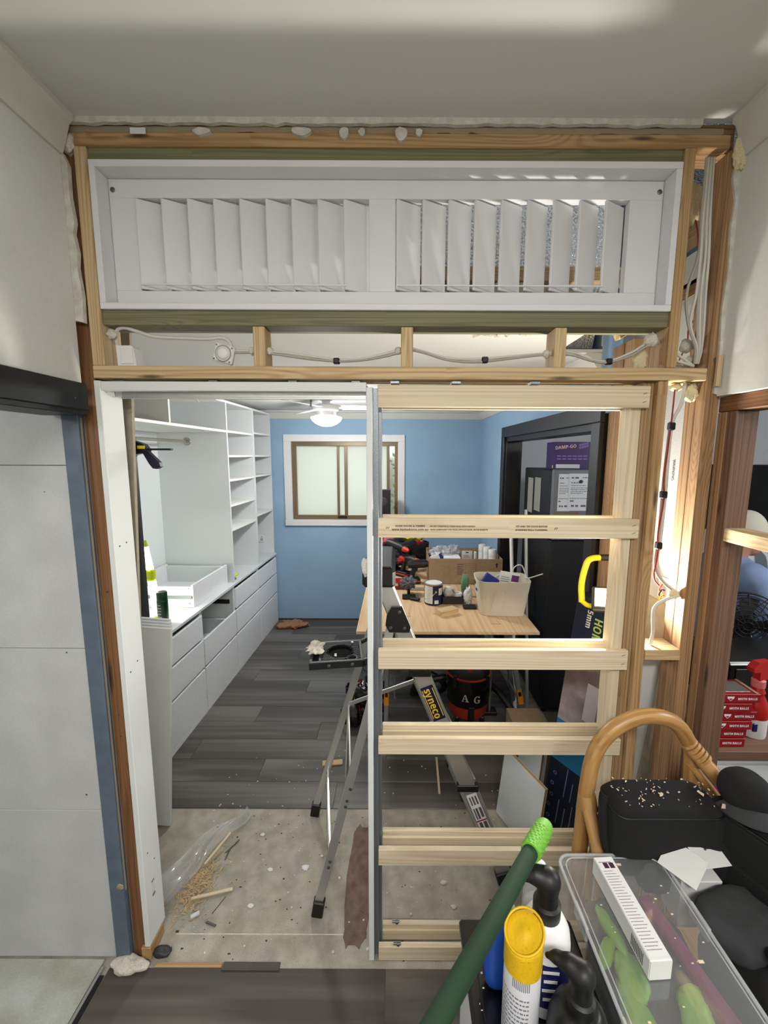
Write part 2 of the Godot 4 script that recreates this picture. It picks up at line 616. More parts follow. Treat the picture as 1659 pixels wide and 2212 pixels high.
	mk("grey_plastic", Color(0.16, 0.165, 0.17), 0.55)
	mk("white_plastic", Color(0.88, 0.88, 0.88), 0.35)
	mk("ink", Color(0.12, 0.11, 0.11), 0.8)
	mk("ink_brown", Color(0.30, 0.23, 0.18), 0.9)
	mk("ink_white", Color(0.88, 0.88, 0.88), 0.7)
	mk("pencil", Color(0.40, 0.40, 0.42), 0.9)
	mk("cloth_black", Color(1, 1, 1), 0.95, 0, blotch_tex(50, Color(0.055, 0.055, 0.06), Color(0.04, 0.04, 0.044), 0.3, 0.5), Vector3(14, 14, 14), true)
	mk("cloth_charcoal", Color(1, 1, 1), 0.95, 0, blotch_tex(51, Color(0.20, 0.205, 0.215), Color(0.175, 0.18, 0.19), 0.05, 0.15), Vector3(14, 14, 14), true)
	mk("leather_black", Color(0.05, 0.047, 0.044), 0.45)
	mk("rattan", Color(1, 1, 1), 0.38, 0, wood_tex(53, Color(0.70, 0.54, 0.33), Color(0.58, 0.41, 0.21), 3.0, 0.6, 0), Vector3(1.5, 10, 1))
	mk("cardboard", Color(1, 1, 1), 0.9, 0, blotch_tex(54, Color(0.61, 0.52, 0.41), Color(0.57, 0.48, 0.37), 0.03, 0.08), Vector3(3, 3, 3), true)
	mk("card_white", Color(0.85, 0.85, 0.84), 0.6)
	mk("paper", Color(0.86, 0.86, 0.86), 0.85)
	mk("orange_cloth", Color(0.60, 0.43, 0.32), 0.95)
	mk("pink_cloth", Color(0.72, 0.36, 0.40), 0.95)
	mk("yellow_plastic", Color(0.86, 0.78, 0.06), 0.4)
	mk("hi_vis", Color(0.80, 0.86, 0.05), 0.45)
	mk("felt", Color(1, 1, 1), 0.95, 0, blotch_tex(56, Color(0.82, 0.78, 0.71), Color(0.77, 0.73, 0.65), 0.06, 0.18), Vector3(6, 6, 6), true)


func glow(called: String, c: Color, energy: float, base := Color(0.9, 0.9, 0.9)) -> StandardMaterial3D:
	var m := mk(called, base, 0.4)
	m.emission_enabled = true
	m.emission = c
	m.emission_energy_multiplier = energy
	return m


func glass(called: String, c: Color, rough := 0.05) -> StandardMaterial3D:
	var m := mk(called, c, rough)
	m.transparency = BaseMaterial3D.TRANSPARENCY_ALPHA
	return m


func _ready() -> void:
	rng.seed = 7
	# ---- camera: 13 mm equivalent phone lens, tilted 7.8 degrees down, shifted a little
	var cam := Camera3D.new()
	cam.name = "camera"
	cam.projection = Camera3D.PROJECTION_FRUSTUM
	cam.near = 0.05
	cam.far = 60.0
	cam.size = 0.05 * 2212.0 / 898.0
	cam.frustum_offset = Vector2(-25.5 / 898.0 * 0.05, 0)
	add_child(cam)
	cam.position = Vector3(0, 1.87, 0)
	cam.basis = Basis(Vector3.RIGHT, deg_to_rad(-7.8)) * Basis(Vector3.BACK, deg_to_rad(0.25))
	cam.current = true
	# ---- sky (overcast day outside the bedroom window) and exposure
	var we := WorldEnvironment.new()
	we.name = "environment"
	var e := Environment.new()
	e.background_mode = Environment.BG_SKY
	var sk := Sky.new()
	var sm := ProceduralSkyMaterial.new()
	sm.sky_top_color = Color(0.86, 0.90, 0.92)
	sm.sky_horizon_color = Color(0.93, 0.95, 0.95)
	sm.ground_bottom_color = Color(0.42, 0.45, 0.38)
	sm.ground_horizon_color = Color(0.62, 0.65, 0.58)
	sm.sky_energy_multiplier = 1.4
	sm.ground_energy_multiplier = 1.2
	sk.sky_material = sm
	e.sky = sk
	e.tonemap_mode = Environment.TONE_MAPPER_LINEAR
	e.tonemap_exposure = 1.15
	e.sdfgi_enabled = true
	e.ssao_enabled = true
	e.ssil_enabled = true
	we.environment = e
	add_child(we)
	# ---- large room lights
	area("front_room_light", Vector3(0.15, 2.765, 0.95), Vector3(0, -1, 0), Vector2(1.1, 0.28), 5.6, Color(1.0, 0.99, 0.975))
	omni("neighbour_room_light", Vector3(-1.95, 2.2, 0.1), 0.50, Color(1.0, 1.0, 1.0), 0.1)
	omni("right_room_light", Vector3(2.7, 2.22, -0.9), 1.9, Color(0.98, 0.99, 1.0), 0.12)
	make_materials()
	structure()
	front_wall()
	louvre()
	cavity_frame()
	wiring()
	right_side()
	bedroom()
	wardrobe()
	table_things()
	under_table()
	ladder()
	floor_things()
	foreground()
	right_room()


func omni(called: String, at: Vector3, energy: float, c: Color, size_: float, parent: Node = self) -> OmniLight3D:
	var l := OmniLight3D.new()
	l.name = called
	l.light_energy = energy
	l.light_color = c
	l.omni_range = 12.0
	l.omni_attenuation = 2.0
	l.light_size = size_
	l.shadow_enabled = true
	parent.add_child(l)
	l.position = at - gp(parent)
	return l


func area(called: String, at: Vector3, towards: Vector3, size_: Vector2, energy: float, c: Color, parent: Node = self) -> AreaLight3D:
	var l := AreaLight3D.new()
	l.name = called
	l.area_size = size_
	l.light_energy = energy
	l.light_color = c
	l.area_range = 12.0
	l.area_attenuation = 2.0
	l.shadow_enabled = true
	parent.add_child(l)
	l.position = at - gp(parent)
	l.basis = Basis.looking_at(towards, Vector3.UP if absf(towards.normalized().y) < 0.95 else Vector3.FORWARD)
	return l


func V(x: float, y: float, z: float) -> Vector3:
	return Vector3(x, y, z)


func struct(called: String, label: String, category: String, mat: Material, list: Array, bev := 0.0) -> MeshInstance3D:
	var o := boxes(self, called, mat, list, bev)
	tag(o, label, category, "", "structure")
	return o


func structure() -> void:
	# floors
	struct("floor", "bare concrete slab showing in the doorway strip between the two vinyl floors", "floor", M.concrete, [[V(-3.2, -0.2, -4.9), V(4.3, -0.006, 2.6)]])
	var fb := thing("floor", "dark grey wood-look vinyl plank floor of the bedroom", "floor", V(0, -0.006, -3.2), "", "structure")
	var row := 0
	var z := -1.985
	while z > -4.54:
		var z2 := maxf(z - 0.181, -4.545)
		var x := -1.55 - fmod(row * 0.47, 1.22)
		while x < 0.93:
			var xa := maxf(x, -1.55)
			var xb := minf(x + 1.22, 0.925)
			if xb - xa > 0.02:
				box(fb, "plank", M.vinyl_plank, V(xa + 0.0006, -0.0055, z2 + 0.0006), V(xb - 0.0006, 0.0, z - 0.0006), 0.001)
			x += 1.22
		z -= 0.181
		row += 1
	var ff := thing("floor", "dusty brown-grey vinyl plank floor of the front room", "floor", V(0, -0.006, -0.9), "", "structure")
	row = 0
	z = -1.286
	while z < 2.3:
		var z2 := z + 0.181
		var x := -1.05 - fmod(row * 0.51 + 0.2, 1.22)
		while x < 0.99:
			var xa := maxf(x, -1.045)
			var xb := minf(x + 1.22, 0.99)
			if xb - xa > 0.02:
				var za := z
				box(ff, "plank", M.vinyl_plank_front, V(xa + 0.0006, -0.0055, za + 0.0006), V(xb - 0.0006, 0.0, z2 - 0.0006), 0.001)
			x += 1.22
		z = z2
		row += 1
	mk("dusty_floor", Color(1, 1, 1), 0.85, 0, blotch_tex(60, Color(0.74, 0.75, 0.72), Color(0.62, 0.62, 0.57), 0.012, 0.1, 256, 0.1, Color(0.52, 0.51, 0.46)), Vector3(1.4, 1.4, 1.4), true)
	struct("floor", "pale dusty sheet floor of the neighbouring room beyond the left doorway", "floor", M.dusty_floor, [[V(-3.1, -0.006, -1.31), V(-1.078, 0.002, 2.3)]])
	mk("right_floor", Color(0.42, 0.40, 0.37), 0.6)
	struct("floor", "brown-grey floor of the room beyond the right stud wall", "floor", M.right_floor, [[V(1.09, -0.006, -4.3), V(4.1, 0.0, 2.3)]])
	# front room shell
	struct("ceiling", "flat white plaster ceiling of the front room", "ceiling", M.plaster_ceiling, [[V(-1.3, 2.805, -1.318), V(1.3, 2.95, 2.5)]])
	struct("wall_left", "white plaster wall above the black door head on the left", "wall", M.plaster_wall, [[V(-1.06, 2.06, -1.295), V(-0.95, 2.806, 2.4)], [V(-1.06, 0.0, -0.3), V(-0.95, 2.06, 2.4)]])
	struct("wall_right", "white plaster wall above the stripped stud opening on the right", "wall", M.plaster_wall, [[V(0.98, 2.052, -1.309), V(1.1, 2.806, 2.4)], [V(0.98, 0.0, -0.25), V(1.1, 2.052, 2.4)]])
	struct("wall_front", "plain white plaster wall closing the front room", "wall", M.plaster_wall, [[V(-3.2, -0.1, 2.4), V(4.3, 3.1, 2.5)]])
	for s in [["trim_1", "white cove cornice along the left wall under the ceiling", -0.95, 1.0], ["trim_2", "white cove cornice along the right wall under the ceiling", 0.98, -1.0]]:
		var c := MB.new()
		var x0: float = s[2]
		var d: float = s[3]
		c.prism(PackedVector2Array([Vector2(x0, 2.705), Vector2(x0 + d * 0.008, 2.705), Vector2(x0 + d * 0.012, 2.716), Vector2(x0 + d * 0.035, 2.782), Vector2(x0 + d * 0.046, 2.79), Vector2(x0 + d * 0.046, 2.806), Vector2(x0, 2.806)]), -1.296, 2.4)
		tag(put(self, s[0], c.mesh(), M.cornice), s[1], "cornice", "", "structure")
	# the ceiling light behind the camera
	var cl := thing("ceiling_light", "long white ceiling batten light behind the viewer", "light", V(0.15, 2.805, 0.95))
	box(cl, "housing", M.white_plastic, V(-0.42, 2.78, 0.79), V(0.72, 2.805, 1.11), 0.004)
	box(cl, "diffuser", glow("batten_glow", Color(1, 0.97, 0.92), 1.5), V(-0.4, 2.772, 0.81), V(0.7, 2.781, 1.09), 0.002)
	# neighbouring room on the left: its sheets continue the front wall
	var pan := thing("wall_panel", "pale grey lining sheets beside the blue-grey jamb beyond the left doorway", "wall", V(-1.6, 0, -1.315), "", "structure")
	for q in [[0.006, 0.619], [0.621, 1.223], [1.225, 1.832], [1.834, 2.44]]:
		box(pan, "sheet", M.sheet_grey, V(-2.3, q[0], -1.325), V(-1.03, q[1], -1.315), 0.0012)
	for q in [[-1.1, 1.21, 0.003], [-1.085, 0.68, 0.0035], [-1.115, 1.75, 0.0025]]:
		lathe(pan, "screw", M.screw_steel, [[0.0, 0.0006], [q[2], 0.0]], V(q[0], q[1], -1.3145), 8, bas(0, 90))
	struct("wall_back_left", "plaster wall closing the bedroom on the left of the door frame", "wall", M.plaster_wall, [[V(-3.1, 0, -1.41), V(-0.975, 3.1, -1.326)], [V(-2.3, 2.44, -1.326), V(-1.06, 2.5, -1.315)]])
	struct("wall_left", "plain wall closing the neighbouring room on the left", "wall", M.sheet_grey, [[V(-3.2, 0, -1.41), V(-3.1, 3.1, 2.4)]])
	struct("ceiling", "white ceiling of the neighbouring room on the left", "ceiling", M.plaster_ceiling, [[V(-3.1, 2.45, -1.33), V(-1.06, 2.6, 2.4)]])
	# black door head on the left wall and the threshold strips
	var bh := thing("door_1", "black painted door head across the top of the left doorway", "door frame", V(-1.0, 2.0, -0.8), "", "structure")
	box(bh, "architrave", M.black_paint, V(-0.95, 2.0, -1.292), V(-0.932, 2.078, -0.25), 0.002)
	box(bh, "head_lining", M.black_paint, V(-1.075, 1.985, -1.292), V(-0.938, 2.022, -0.25), 0.002)
	for zz in [-1.0, -1.24]:
		lathe(bh, "screw", M.screw_steel, [[0.0, 0.0006], [0.003, 0.0]], V(-0.9315, 2.03, zz), 8, bas(0, 0, -90))
	var th := thing("threshold", "metal angle strip along the edge of the left doorway floor", "threshold", V(-1.06, 0, -0.8))
	box(th, "strip", M.aluminium, V(-1.072, 0.0, -1.285), V(-1.062, 0.007, -0.3), 0.001)
	box(th, "black_edge", M.black_paint, V(-1.062, 0.0, -1.26), V(-1.046, 0.004, -0.3), 0.001)
	# bedroom shell
	struct("wall_back", "pale blue painted back wall of the bedroom around the window", "wall", M.blue_wall, [
		[V(-3.1, 0, -4.66), V(-1.165, 3.1, -4.54)], [V(0.05, 0, -4.66), V(4.1, 3.1, -4.54)], [V(-1.165, 0, -4.66), V(0.05, 1.125, -4.54)], [V(-1.165, 2.045, -4.66), V(0.05, 3.1, -4.54)]])
	struct("wall_right_back", "pale blue painted side wall of the bedroom around the black doorway", "wall", M.blue_wall, [
		[V(0.925, 0, -4.54), V(1.02, 2.5, -3.55)], [V(0.925, 2.06, -3.55), V(1.02, 2.5, -1.95)]])
	struct("wall_left_back", "plaster wall behind the white wardrobe", "wall", M.plaster_wall, [[V(-2.2, 0, -4.54), V(-2.08, 3.1, -1.41)]])
	struct("ceiling", "white ceiling of the bedroom with an open strip beside the stud wall", "ceiling", M.plaster_ceiling, [
		[V(-2.1, 2.33, -4.54), V(0.72, 2.345, -1.60)], [V(0.72, 2.33, -4.54), V(0.93, 2.345, -1.95)], [V(-2.1, 2.33, -1.60), V(0.12, 2.345, -1.515)], [V(-2.1, 2.33, -1.515), V(-0.9, 2.345, -1.415)]])
	for s in [["trim_3", "white cove cornice along the blue back wall", true], ["trim_4", "white cove cornice along the blue side wall", false]]:
		var c := MB.new()
		var pts := [Vector2(0, 2.25), Vector2(0.008, 2.25), Vector2(0.05, 2.31), Vector2(0.07, 2.318), Vector2(0.07, 2.331), Vector2(0, 2.331)]
		c.prism(PackedVector2Array(pts), 0.0, 2.62 if s[2] else 2.6)
		if s[2]:
			tag(put(self, s[0], c.mesh(), M.cornice, V(-1.7, 0, -4.54), Basis(V(0, 0, 1), V(0, 1, 0), V(1, 0, 0))), s[1], "cornice", "", "structure")
		else:
			tag(put(self, s[0], c.mesh(), M.cornice, V(0.925, 0, -1.95), Basis(V(-1, 0, 0), V(0, 1, 0), V(0, 0, -1))), s[1], "cornice", "", "structure")
	# roof space over the bedroom
	struct("ceiling", "silver sarking under the roof over the roof space", "roof", M.foil, [[V(-3.2, 3.1, -4.7), V(4.2, 3.2, -1.2)]])
	# right room shell
	mk("right_wall", Color(0.83, 0.84, 0.85), 0.9)
	struct("wall_right_room", "white wall of the room beyond the right stud wall", "wall", M.right_wall, [[V(4.1, 0, -4.5), V(4.2, 3.1, 2.4)], [V(1.02, 0, -4.3), V(4.1, 2.45, -4.2)]])
	struct("ceiling", "white ceiling of the room beyond the right stud wall", "ceiling", M.plaster_ceiling, [[V(1.0, 2.42, -4.3), V(4.1, 2.55, 2.4)]])


func front_wall() -> void:
	# torn cornice and paper left along the ceiling
	var tc := thing("torn_cornice", "torn white cornice remains along the ceiling above the top plate", "cornice", V(0, 2.8, -1.31))
	var r := RandomNumberGenerator.new()
	r.seed = 21
	var top := []
	var bot := []
	var nseg := 60
	for k in nseg + 1:
		var x := -0.945 + 1.80 * k / nseg
		top.append(Vector2(x, 2.806))
		bot.append(Vector2(x, 2.790 + r.randf_range(-0.003, 0.002) - (0.004 if k % 17 == 3 else 0.0)))
	bot.reverse()
	prism(tc, "white_edge", M.bare_plaster, top + bot, 0.012, V(0, 0, -1.306))
	top = []
	bot = []
	var nz := FastNoiseLite.new()
	nz.seed = 4
	nz.frequency = 9.0
	for k in nseg + 1:
		var x := -0.945 + 1.87 * k / nseg
		top.append(Vector2(x, 2.79))
		bot.append(Vector2(x, 2.772 + 0.012 * nz.get_noise_1d(x) - (0.012 if absf(x - 0.02) < 0.16 and k % 3 == 0 else 0.0)))
	bot.reverse()
	prism(tc, "paper_strip", M.paper_backing, top + bot, 0.006, V(0, 0, -1.318))
	box(tc, "backing_batten", M.old_timber, V(-0.95, 2.735, -1.395), V(0.97, 2.812, -1.332), 0.001)
	for q in [[-0.15, 2.765, 0.017, 0.030], [-0.10, 2.768, 0.012, 0.020], [0.01, 2.764, 0.022, 0.034], [0.06, 2.768, 0.012, 0.020], [-0.55, 2.768, 0.03, 0.018], [-0.27, 2.770, 0.035, 0.022]]:
		var dp := []
		for k in 14:
			var a := TAU * k / 14
			dp.append(Vector2(cos(a) * q[2] * (0.55 + 0.45 * (sin(a) * 0.5 + 0.5)) + r.randf_range(-0.002, 0.002), sin(a) * q[3] * 0.5 + r.randf_range(-0.002, 0.002)))
		prism(tc, "plaster_drip", M.bare_plaster, dp, 0.01, V(q[0], q[1], -1.305))
	box(tc, "paper_label", M.paper, V(-0.752, 2.762, -1.303), V(-0.708, 2.778, -1.302), 0.0002)
	# the stud frame itself
	var fr := thing("stud_frame", "pine and green treated timber framing of the wall above the doorway", "timber frame", V(0, 2.1, -1.35))
	box(fr, "top_plate", M.pine_warm, V(-0.935, 2.737, -1.40), V(0.945, 2.772, -1.31), 0.002)
	var g1 := box(fr, "treated_beam", M.treated_pine, V(-0.884, 2.7035, -1.40), V(0.817, 2.7365, -1.316), 0.002)
	g1.set_meta("label", "green treated pine beam")
	var g2 := box(fr, "treated_beam", M.treated_pine, V(-0.884, 2.2545, -1.40), V(0.817, 2.2965, -1.316), 0.002)
	g2.set_meta("label", "green treated pine beam")
	box(fr, "stud", M.pine, V(-0.922, 2.136, -1.40), V(-0.886, 2.7365, -1.31), 0.002)
	box(fr, "stud", M.pine_warm, V(0.8175, 2.136, -1.40), V(0.849, 2.7365, -1.308), 0.002)
	box(fr, "header", M.pine, V(-0.922, 2.0985, -1.40), V(0.944, 2.1355, -1.308), 0.002)
	for x in [[-0.436, -0.400], [0.014, 0.05], [0.48, 0.516]]:
		box(fr, "block", M.pine, V(x[0], 2.136, -1.395), V(x[1], 2.254, -1.32), 0.002)
	# left old stud and blue jamb
	var ls := box(self, "old_stud", M.hardwood, V(-0.974, 0.0, -1.40), V(-0.928, 2.80, -1.322), 0.002)
	tag(ls, "old orange-brown hardwood stud between the blue-grey jamb and the white door jamb", "stud")
	for q in [[1.42, 0.004], [0.98, 0.003], [0.9, 0.003]]:
		lathe(ls, "nail", M.screw_steel, [[0.0, 0.001], [q[1], 0.0]], V(-0.95, q[0], -1.3215), 8, bas(0, 90))
	var bj := box(self, "door_jamb", M.blue_jamb, V(-1.028, 0.004, -1.34), V(-0.976, 2.0, -1.3), 0.002)
	tag(bj, "blue-grey painted door jamb at the end of the left doorway", "door jamb")
	box(bj, "ragged_edge", M.paper_backing, V(-0.977, 0.3, -1.315), V(-0.9735, 1.98, -1.309), 0.0005)
	lump(bj, "torn_hole", M.paper_backing, V(-0.986, 0.325, -1.299), V(0.014, 0.012, 0.003), 0.4, 0.3, 3, 10)
	# torn plaster end of the left wall
	var pts := []
	for q in [[-0.965, 2.705], [-0.945, 2.712], [-0.932, 2.68], [-0.934, 2.60], [-0.927, 2.53], [-0.934, 2.50], [-0.926, 2.45], [-0.931, 2.41], [-0.924, 2.33], [-0.927, 2.255], [-0.95, 2.26], [-0.965, 2.26]]:
		pts.append(Vector2(q[0], q[1]))
	tag(prism(self, "plaster_edge", M.bare_plaster, pts, 0.014, V(0, 0, -1.303)), "ragged white plasterboard edge where the left wall was cut", "plaster")
	var pts2 := []
	for q in [[0.965, 2.70], [0.975, 2.715], [1.0, 2.715], [1.0, 2.05], [0.968, 2.06], [0.972, 2.2], [0.966, 2.3], [0.973, 2.42], [0.967, 2.52], [0.972, 2.6], [0.958, 2.66]]:
		pts2.append(Vector2(q[0], q[1]))
	tag(prism(self, "plaster_edge", M.bare_plaster, pts2, 0.014, V(0, 0, -1.312)), "ragged white plasterboard edge where the right wall was cut", "plaster")
	var ps := box(self, "packer", M.pine, V(0.962, 2.08, -1.303), V(0.976, 2.17, -1.292), 0.001)
	tag(ps, "small pale timber packer on the cut edge of the right wall", "packer")
	# expanding foam in the top corners
	tag(lump(self, "foam_lump", M.foam_white, V(-0.935, 2.742, -1.312), V(0.02, 0.026, 0.016), 0.45, 0.5, 31, 16), "grey-white foam lump in the top left corner under the ceiling", "foam")
	tag(lump(self, "foam_lump", M.foam, V(0.972, 2.725, -1.300), V(0.022, 0.055, 0.014), 0.4, 0.5, 33, 16), "tall cream foam lump in the top right corner under the ceiling", "foam")
	tag(lump(self, "foam_lump", M.foam, V(0.93, 2.655, -1.43), V(0.03, 0.06, 0.022), 0.5, 0.5, 35, 16), "bright cream foam lump behind the cable bundle at the top", "foam")


func louvre() -> void:
	var t := thing("louvre_panel", "white timber louvre panel with upright slats set above the doorway", "louvre", V(-0.034, 2.298, -1.36))
	var w: StandardMaterial3D = M.white_paint
	var x0 := -0.883
	var x1 := 0.8165
	var y0 := 2.298
	var y1 := 2.702
	# outer box frame
	box(t, "frame_head", w, V(x0, y1 - 0.018, -1.40), V(x1, y1, -1.308), 0.0015)
	box(t, "frame_sill", w, V(x0, y0, -1.40), V(x1, y0 + 0.018, -1.308), 0.0015)
	box(t, "frame_side", w, V(x0, y0 + 0.018, -1.40), V(x0 + 0.018, y1 - 0.018, -1.308), 0.0015)
	box(t, "frame_side", w, V(x1 - 0.018, y0 + 0.018, -1.40), V(x1, y1 - 0.018, -1.308), 0.0015)
	# shutter panel set back inside the frame
	var a := x0 + 0.019
	var b := x1 - 0.019
	var lo := y0 + 0.019
	var hi := y1 - 0.019
	box(t, "top_rail", w, V(a, hi - 0.052, -1.391), V(b, hi, -1.363), 0.0012)
	box(t, "bottom_rail", w, V(a, lo, -1.391), V(b, lo + 0.052, -1.363), 0.0012)
	var ylo := lo + 0.052
	var yhi := hi - 0.052
	var st := [[a, -0.787], [-0.0845, -0.004], [0.7, b]]
	for s in st:
		box(t, "stile", w, V(s[0], ylo, -1.391), V(s[1], yhi, -1.363), 0.0012)
	# nine slats in each half, left edge forward, turned 29 degrees
	var pitch := 0.0
	for half in [[-0.787, -0.0845], [-0.004, 0.7]]:
		pitch = (half[1] - half[0]) / 9.0
		for k in 9:
			var cx: float = half[0] + pitch * (k + 0.5)
			var m := cbox(V(0.084, yhi - ylo - 0.008, 0.009), 0.0035, k % 4)
			put(t, "slat", m, w, V(cx, (ylo + yhi) * 0.5, -1.378), Basis(Vector3.UP, deg_to_rad(29)))
		box(t, "tilt_rod", M.white_paint, V(half[0] + 0.004, ylo + 0.012, -1.352), V(half[1] - 0.07, ylo + 0.016, -1.349), 0.0008)
	for sx in [a + 0.012, b - 0.012]:
		lathe(t, "screw", M.screw_steel, [[0.0, 0.003], [0.004, 0.0028], [0.0075, 0.001], [0.0075, 0.0]], V(sx, hi - 0.03, -1.363), 14, bas(0, 90))


func cavity_frame() -> void:
	var t := thing("cavity_door_frame", "cavity sliding door frame with pale timber rails and steel stile", "door frame", V(-0.06, 0, -1.35))
	# white jamb on the left
	var j := box(t, "jamb", M.white_board, V(-0.925, 0.055, -1.412), V(-0.905, 2.092, -1.31), 0.002)
	j.set_meta("label", "white painted jamb board")
	for q in [[1.57, -1.335], [1.575, -1.37], [1.13, -1.335], [1.15, -1.375], [0.42, -1.34], [0.36, -1.375]]:
		lathe(j, "screw_hole", M.ink_brown, [[0.0, 0.0003], [0.0032, 0.0003], [0.0032, 0.0]], V(-0.905, q[0], q[1]), 8, bas(0, 0, -90))
	var lab := box(j, "printed_label", mk("label_print", Color(1, 1, 1), 0.7, 0, lines_tex(64, 128, Color(0.84, 0.85, 0.85), Color(0.42, 0.44, 0.5), [[8, 8, 48, 8], [8, 24, 48, 6], [8, 40, 40, 30], [8, 84, 48, 5], [8, 96, 48, 5], [8, 108, 30, 5]], 3), Vector3(8, 8, 1)), V(-0.9052, 0.225, -1.365), V(-0.9046, 0.29, -1.348), 0.0001)
	lab.set_meta("label", "grey printed label")
	# head track
	var hd := box(t, "head_fascia", M.white_board, V(-0.905, 2.062, -1.335), V(-0.092, 2.09, -1.312), 0.0015)
	box(hd, "track", M.aluminium, V(-0.86, 2.045, -1.372), V(0.74, 2.068, -1.34), 0.001)
	box(hd, "head_fascia_rear", M.white_board, V(-0.905, 2.05, -1.41), V(-0.092, 2.09, -1.376), 0.0015)
	box(hd, "track_lip", M.aluminium, V(-0.86, 2.041, -1.344), V(0.74, 2.047, -1.336), 0.0005)
	for x in [-0.86, -0.565, -0.32, -0.125, -0.005, 0.185, 0.43]:
		box(hd, "bracket", M.screw_steel if x < -0.1 else M.galvanised, V(x - 0.014, 2.088, -1.36), V(x + 0.014, 2.0975, -1.322), 0.001)
	tube(hd, "hanger_bolt", M.screw_steel, [V(-0.272, 2.046, -1.356), V(-0.272, 2.022, -1.356)], 0.003, 8)
	tube(hd, "hanger_bolt", M.cable_white, [V(-0.625, 2.042, -1.34), V(-0.62, 2.03, -1.34)], 0.003, 6)
	# leading stile: white timber edge and galvanised channel
	box(t, "white_stile", M.white_board, V(-0.0925, 0.0, -1.41), V(-0.0735, 2.075, -1.31), 0.0015)
	var sc := box(t, "steel_channel", M.galvanised, V(-0.073, 0.0, -1.335), V(-0.056, 2.075, -1.3305), 0.0005)
	box(sc, "flange", M.galvanised, V(-0.073, 0.0, -1.332), V(-0.0715, 2.075, -1.312), 0.0003)
	box(sc, "web", M.galvanised, V(-0.0565, 0.0, -1.375), V(-0.046, 2.075, -1.352), 0.0005)
	box(sc, "inner_web", M.galvanised, V(-0.073, 0.0, -1.39), V(-0.046, 2.075, -1.386), 0.0005)
	# six front and six rear rails
	var yy := [[2.017, 2.083], [1.607, 1.670], [1.157, 1.226], [0.843, 0.903], [0.404, 0.468], [0.0, 0.058]]
	for q in yy:
		box(t, "rail", M.poplar, V(-0.057, q[0], -1.330), V(0.779, q[1], -1.311), 0.0015)
		box(t, "rail", M.poplar, V(-0.045, q[0], -1.405), V(0.745, q[1], -1.386), 0.0015)
		if q[1] < 1.0:
			box(t, "rail_batten", M.poplar, V(-0.045, q[0], -1.386), V(0.745, q[1] - 0.018, -1.378), 0.001)
	# trailing stile
	box(t, "end_stile", M.poplar, V(0.735, 0.0, -1.40), V(0.766, 2.083, -1.331), 0.0015)
	box(t, "end_stud", M.laminated_timber, V(0.7675, 0.0, -1.405), V(0.800, 2.0975, -1.3315), 0.0015)
	# bolts on the lowest rail
	for q in [[0.005, -1.39, 0.066], [0.01, -1.318, 0.064]]:
		tube(t, "bolt", M.screw_steel, [V(q[0] - 0.012, q[2], q[1]), V(q[0] + 0.016, q[2], q[1])], 0.004, 8)
		lathe(t, "bolt_head", M.screw_steel, [[0.0, 0.006], [0.007, 0.006], [0.007, -0.002], [0.0, -0.002]], V(q[0] + 0.006, q[2] - 0.003, q[1]), 6)
	for q in [2.06, 2.035, 1.65, 1.625, 1.21, 1.18]:
		tube(t, "staple", M.ink_brown, [V(0.757, q - 0.002, -1.3108), V(0.768, q + 0.002, -1.3108)], 0.0008, 5)
	# printing on the second rail
	var f := 1.3105
	text(t, "printed_line", "HUME DOORS & TIMBER", M.ink_brown, V(0.046, 1.6455, -f), Basis(), 0.0060)
	text(t, "printed_line", "www.humedoors.com.au", M.ink_brown, V(0.046, 1.634, -f), Basis(), 0.0070)
	text(t, "printed_line", "DO NOT PENETRATE THESE RAILS WITH FIXINGS", M.ink_brown, V(0.182, 1.645, -f), Basis(), 0.0046)
	text(t, "printed_line", "NOW COMPLIANT FOR TILED APPLICATIONS. REFER WEBSITE", M.ink_brown, V(0.203, 1.634, -f), Basis(), 0.0046)
	text(t, "printed_line", "FIT AND TRY DOOR BEFORE", M.ink_brown, V(0.435, 1.6455, -f), Basis(), 0.0056)
	text(t, "printed_line", "BONDING WALL CLADDING.", M.ink_brown, V(0.435, 1.634, -f), Basis(), 0.0056)
	for x in [-0.027, 0.512]:
		for dx in [-0.004, 0.002]:
			tube(t, "printed_mark", M.ink_brown, [V(x + dx, 1.636, -f), V(x + dx + 0.004, 1.643, -f)], 0.0009, 5)
	# beige sheet edge behind the white jamb
	var bp := bar(self, "lining_sheet", M.beige_panel, V(-1.07, 0.5, -1.455), V(-0.987, 2.28, -1.455), 0.20, 0.014, 0.001, V(0, 0, 1))
	tag(bp, "beige lining sheet edge just behind the white door jamb", "lining sheet")
	var dm := thing("steel_offcut", "dark mottled galvanised steel strip standing behind the stacked white boards", "steel strip", V(-1.32, 0, -2.06))
	box(dm, "strip", M.dark_galvanised, V(-1.37, 0.0, -2.064), V(-1.275, 1.86, -2.06), 0.0005)
	box(dm, "folded_edge", M.dark_galvanised, V(-1.277, 0.0, -2.06), V(-1.2745, 1.86, -2.035), 0.0005)


func cable(called: String, label: String, mat: Material, pts: Array, r: float, group := "", flat := 1.0) -> MeshInstance3D:
	var o := tube(self, called, mat, pts, r, 8, 6)
	tag(o, label, "cable", group)
	return o


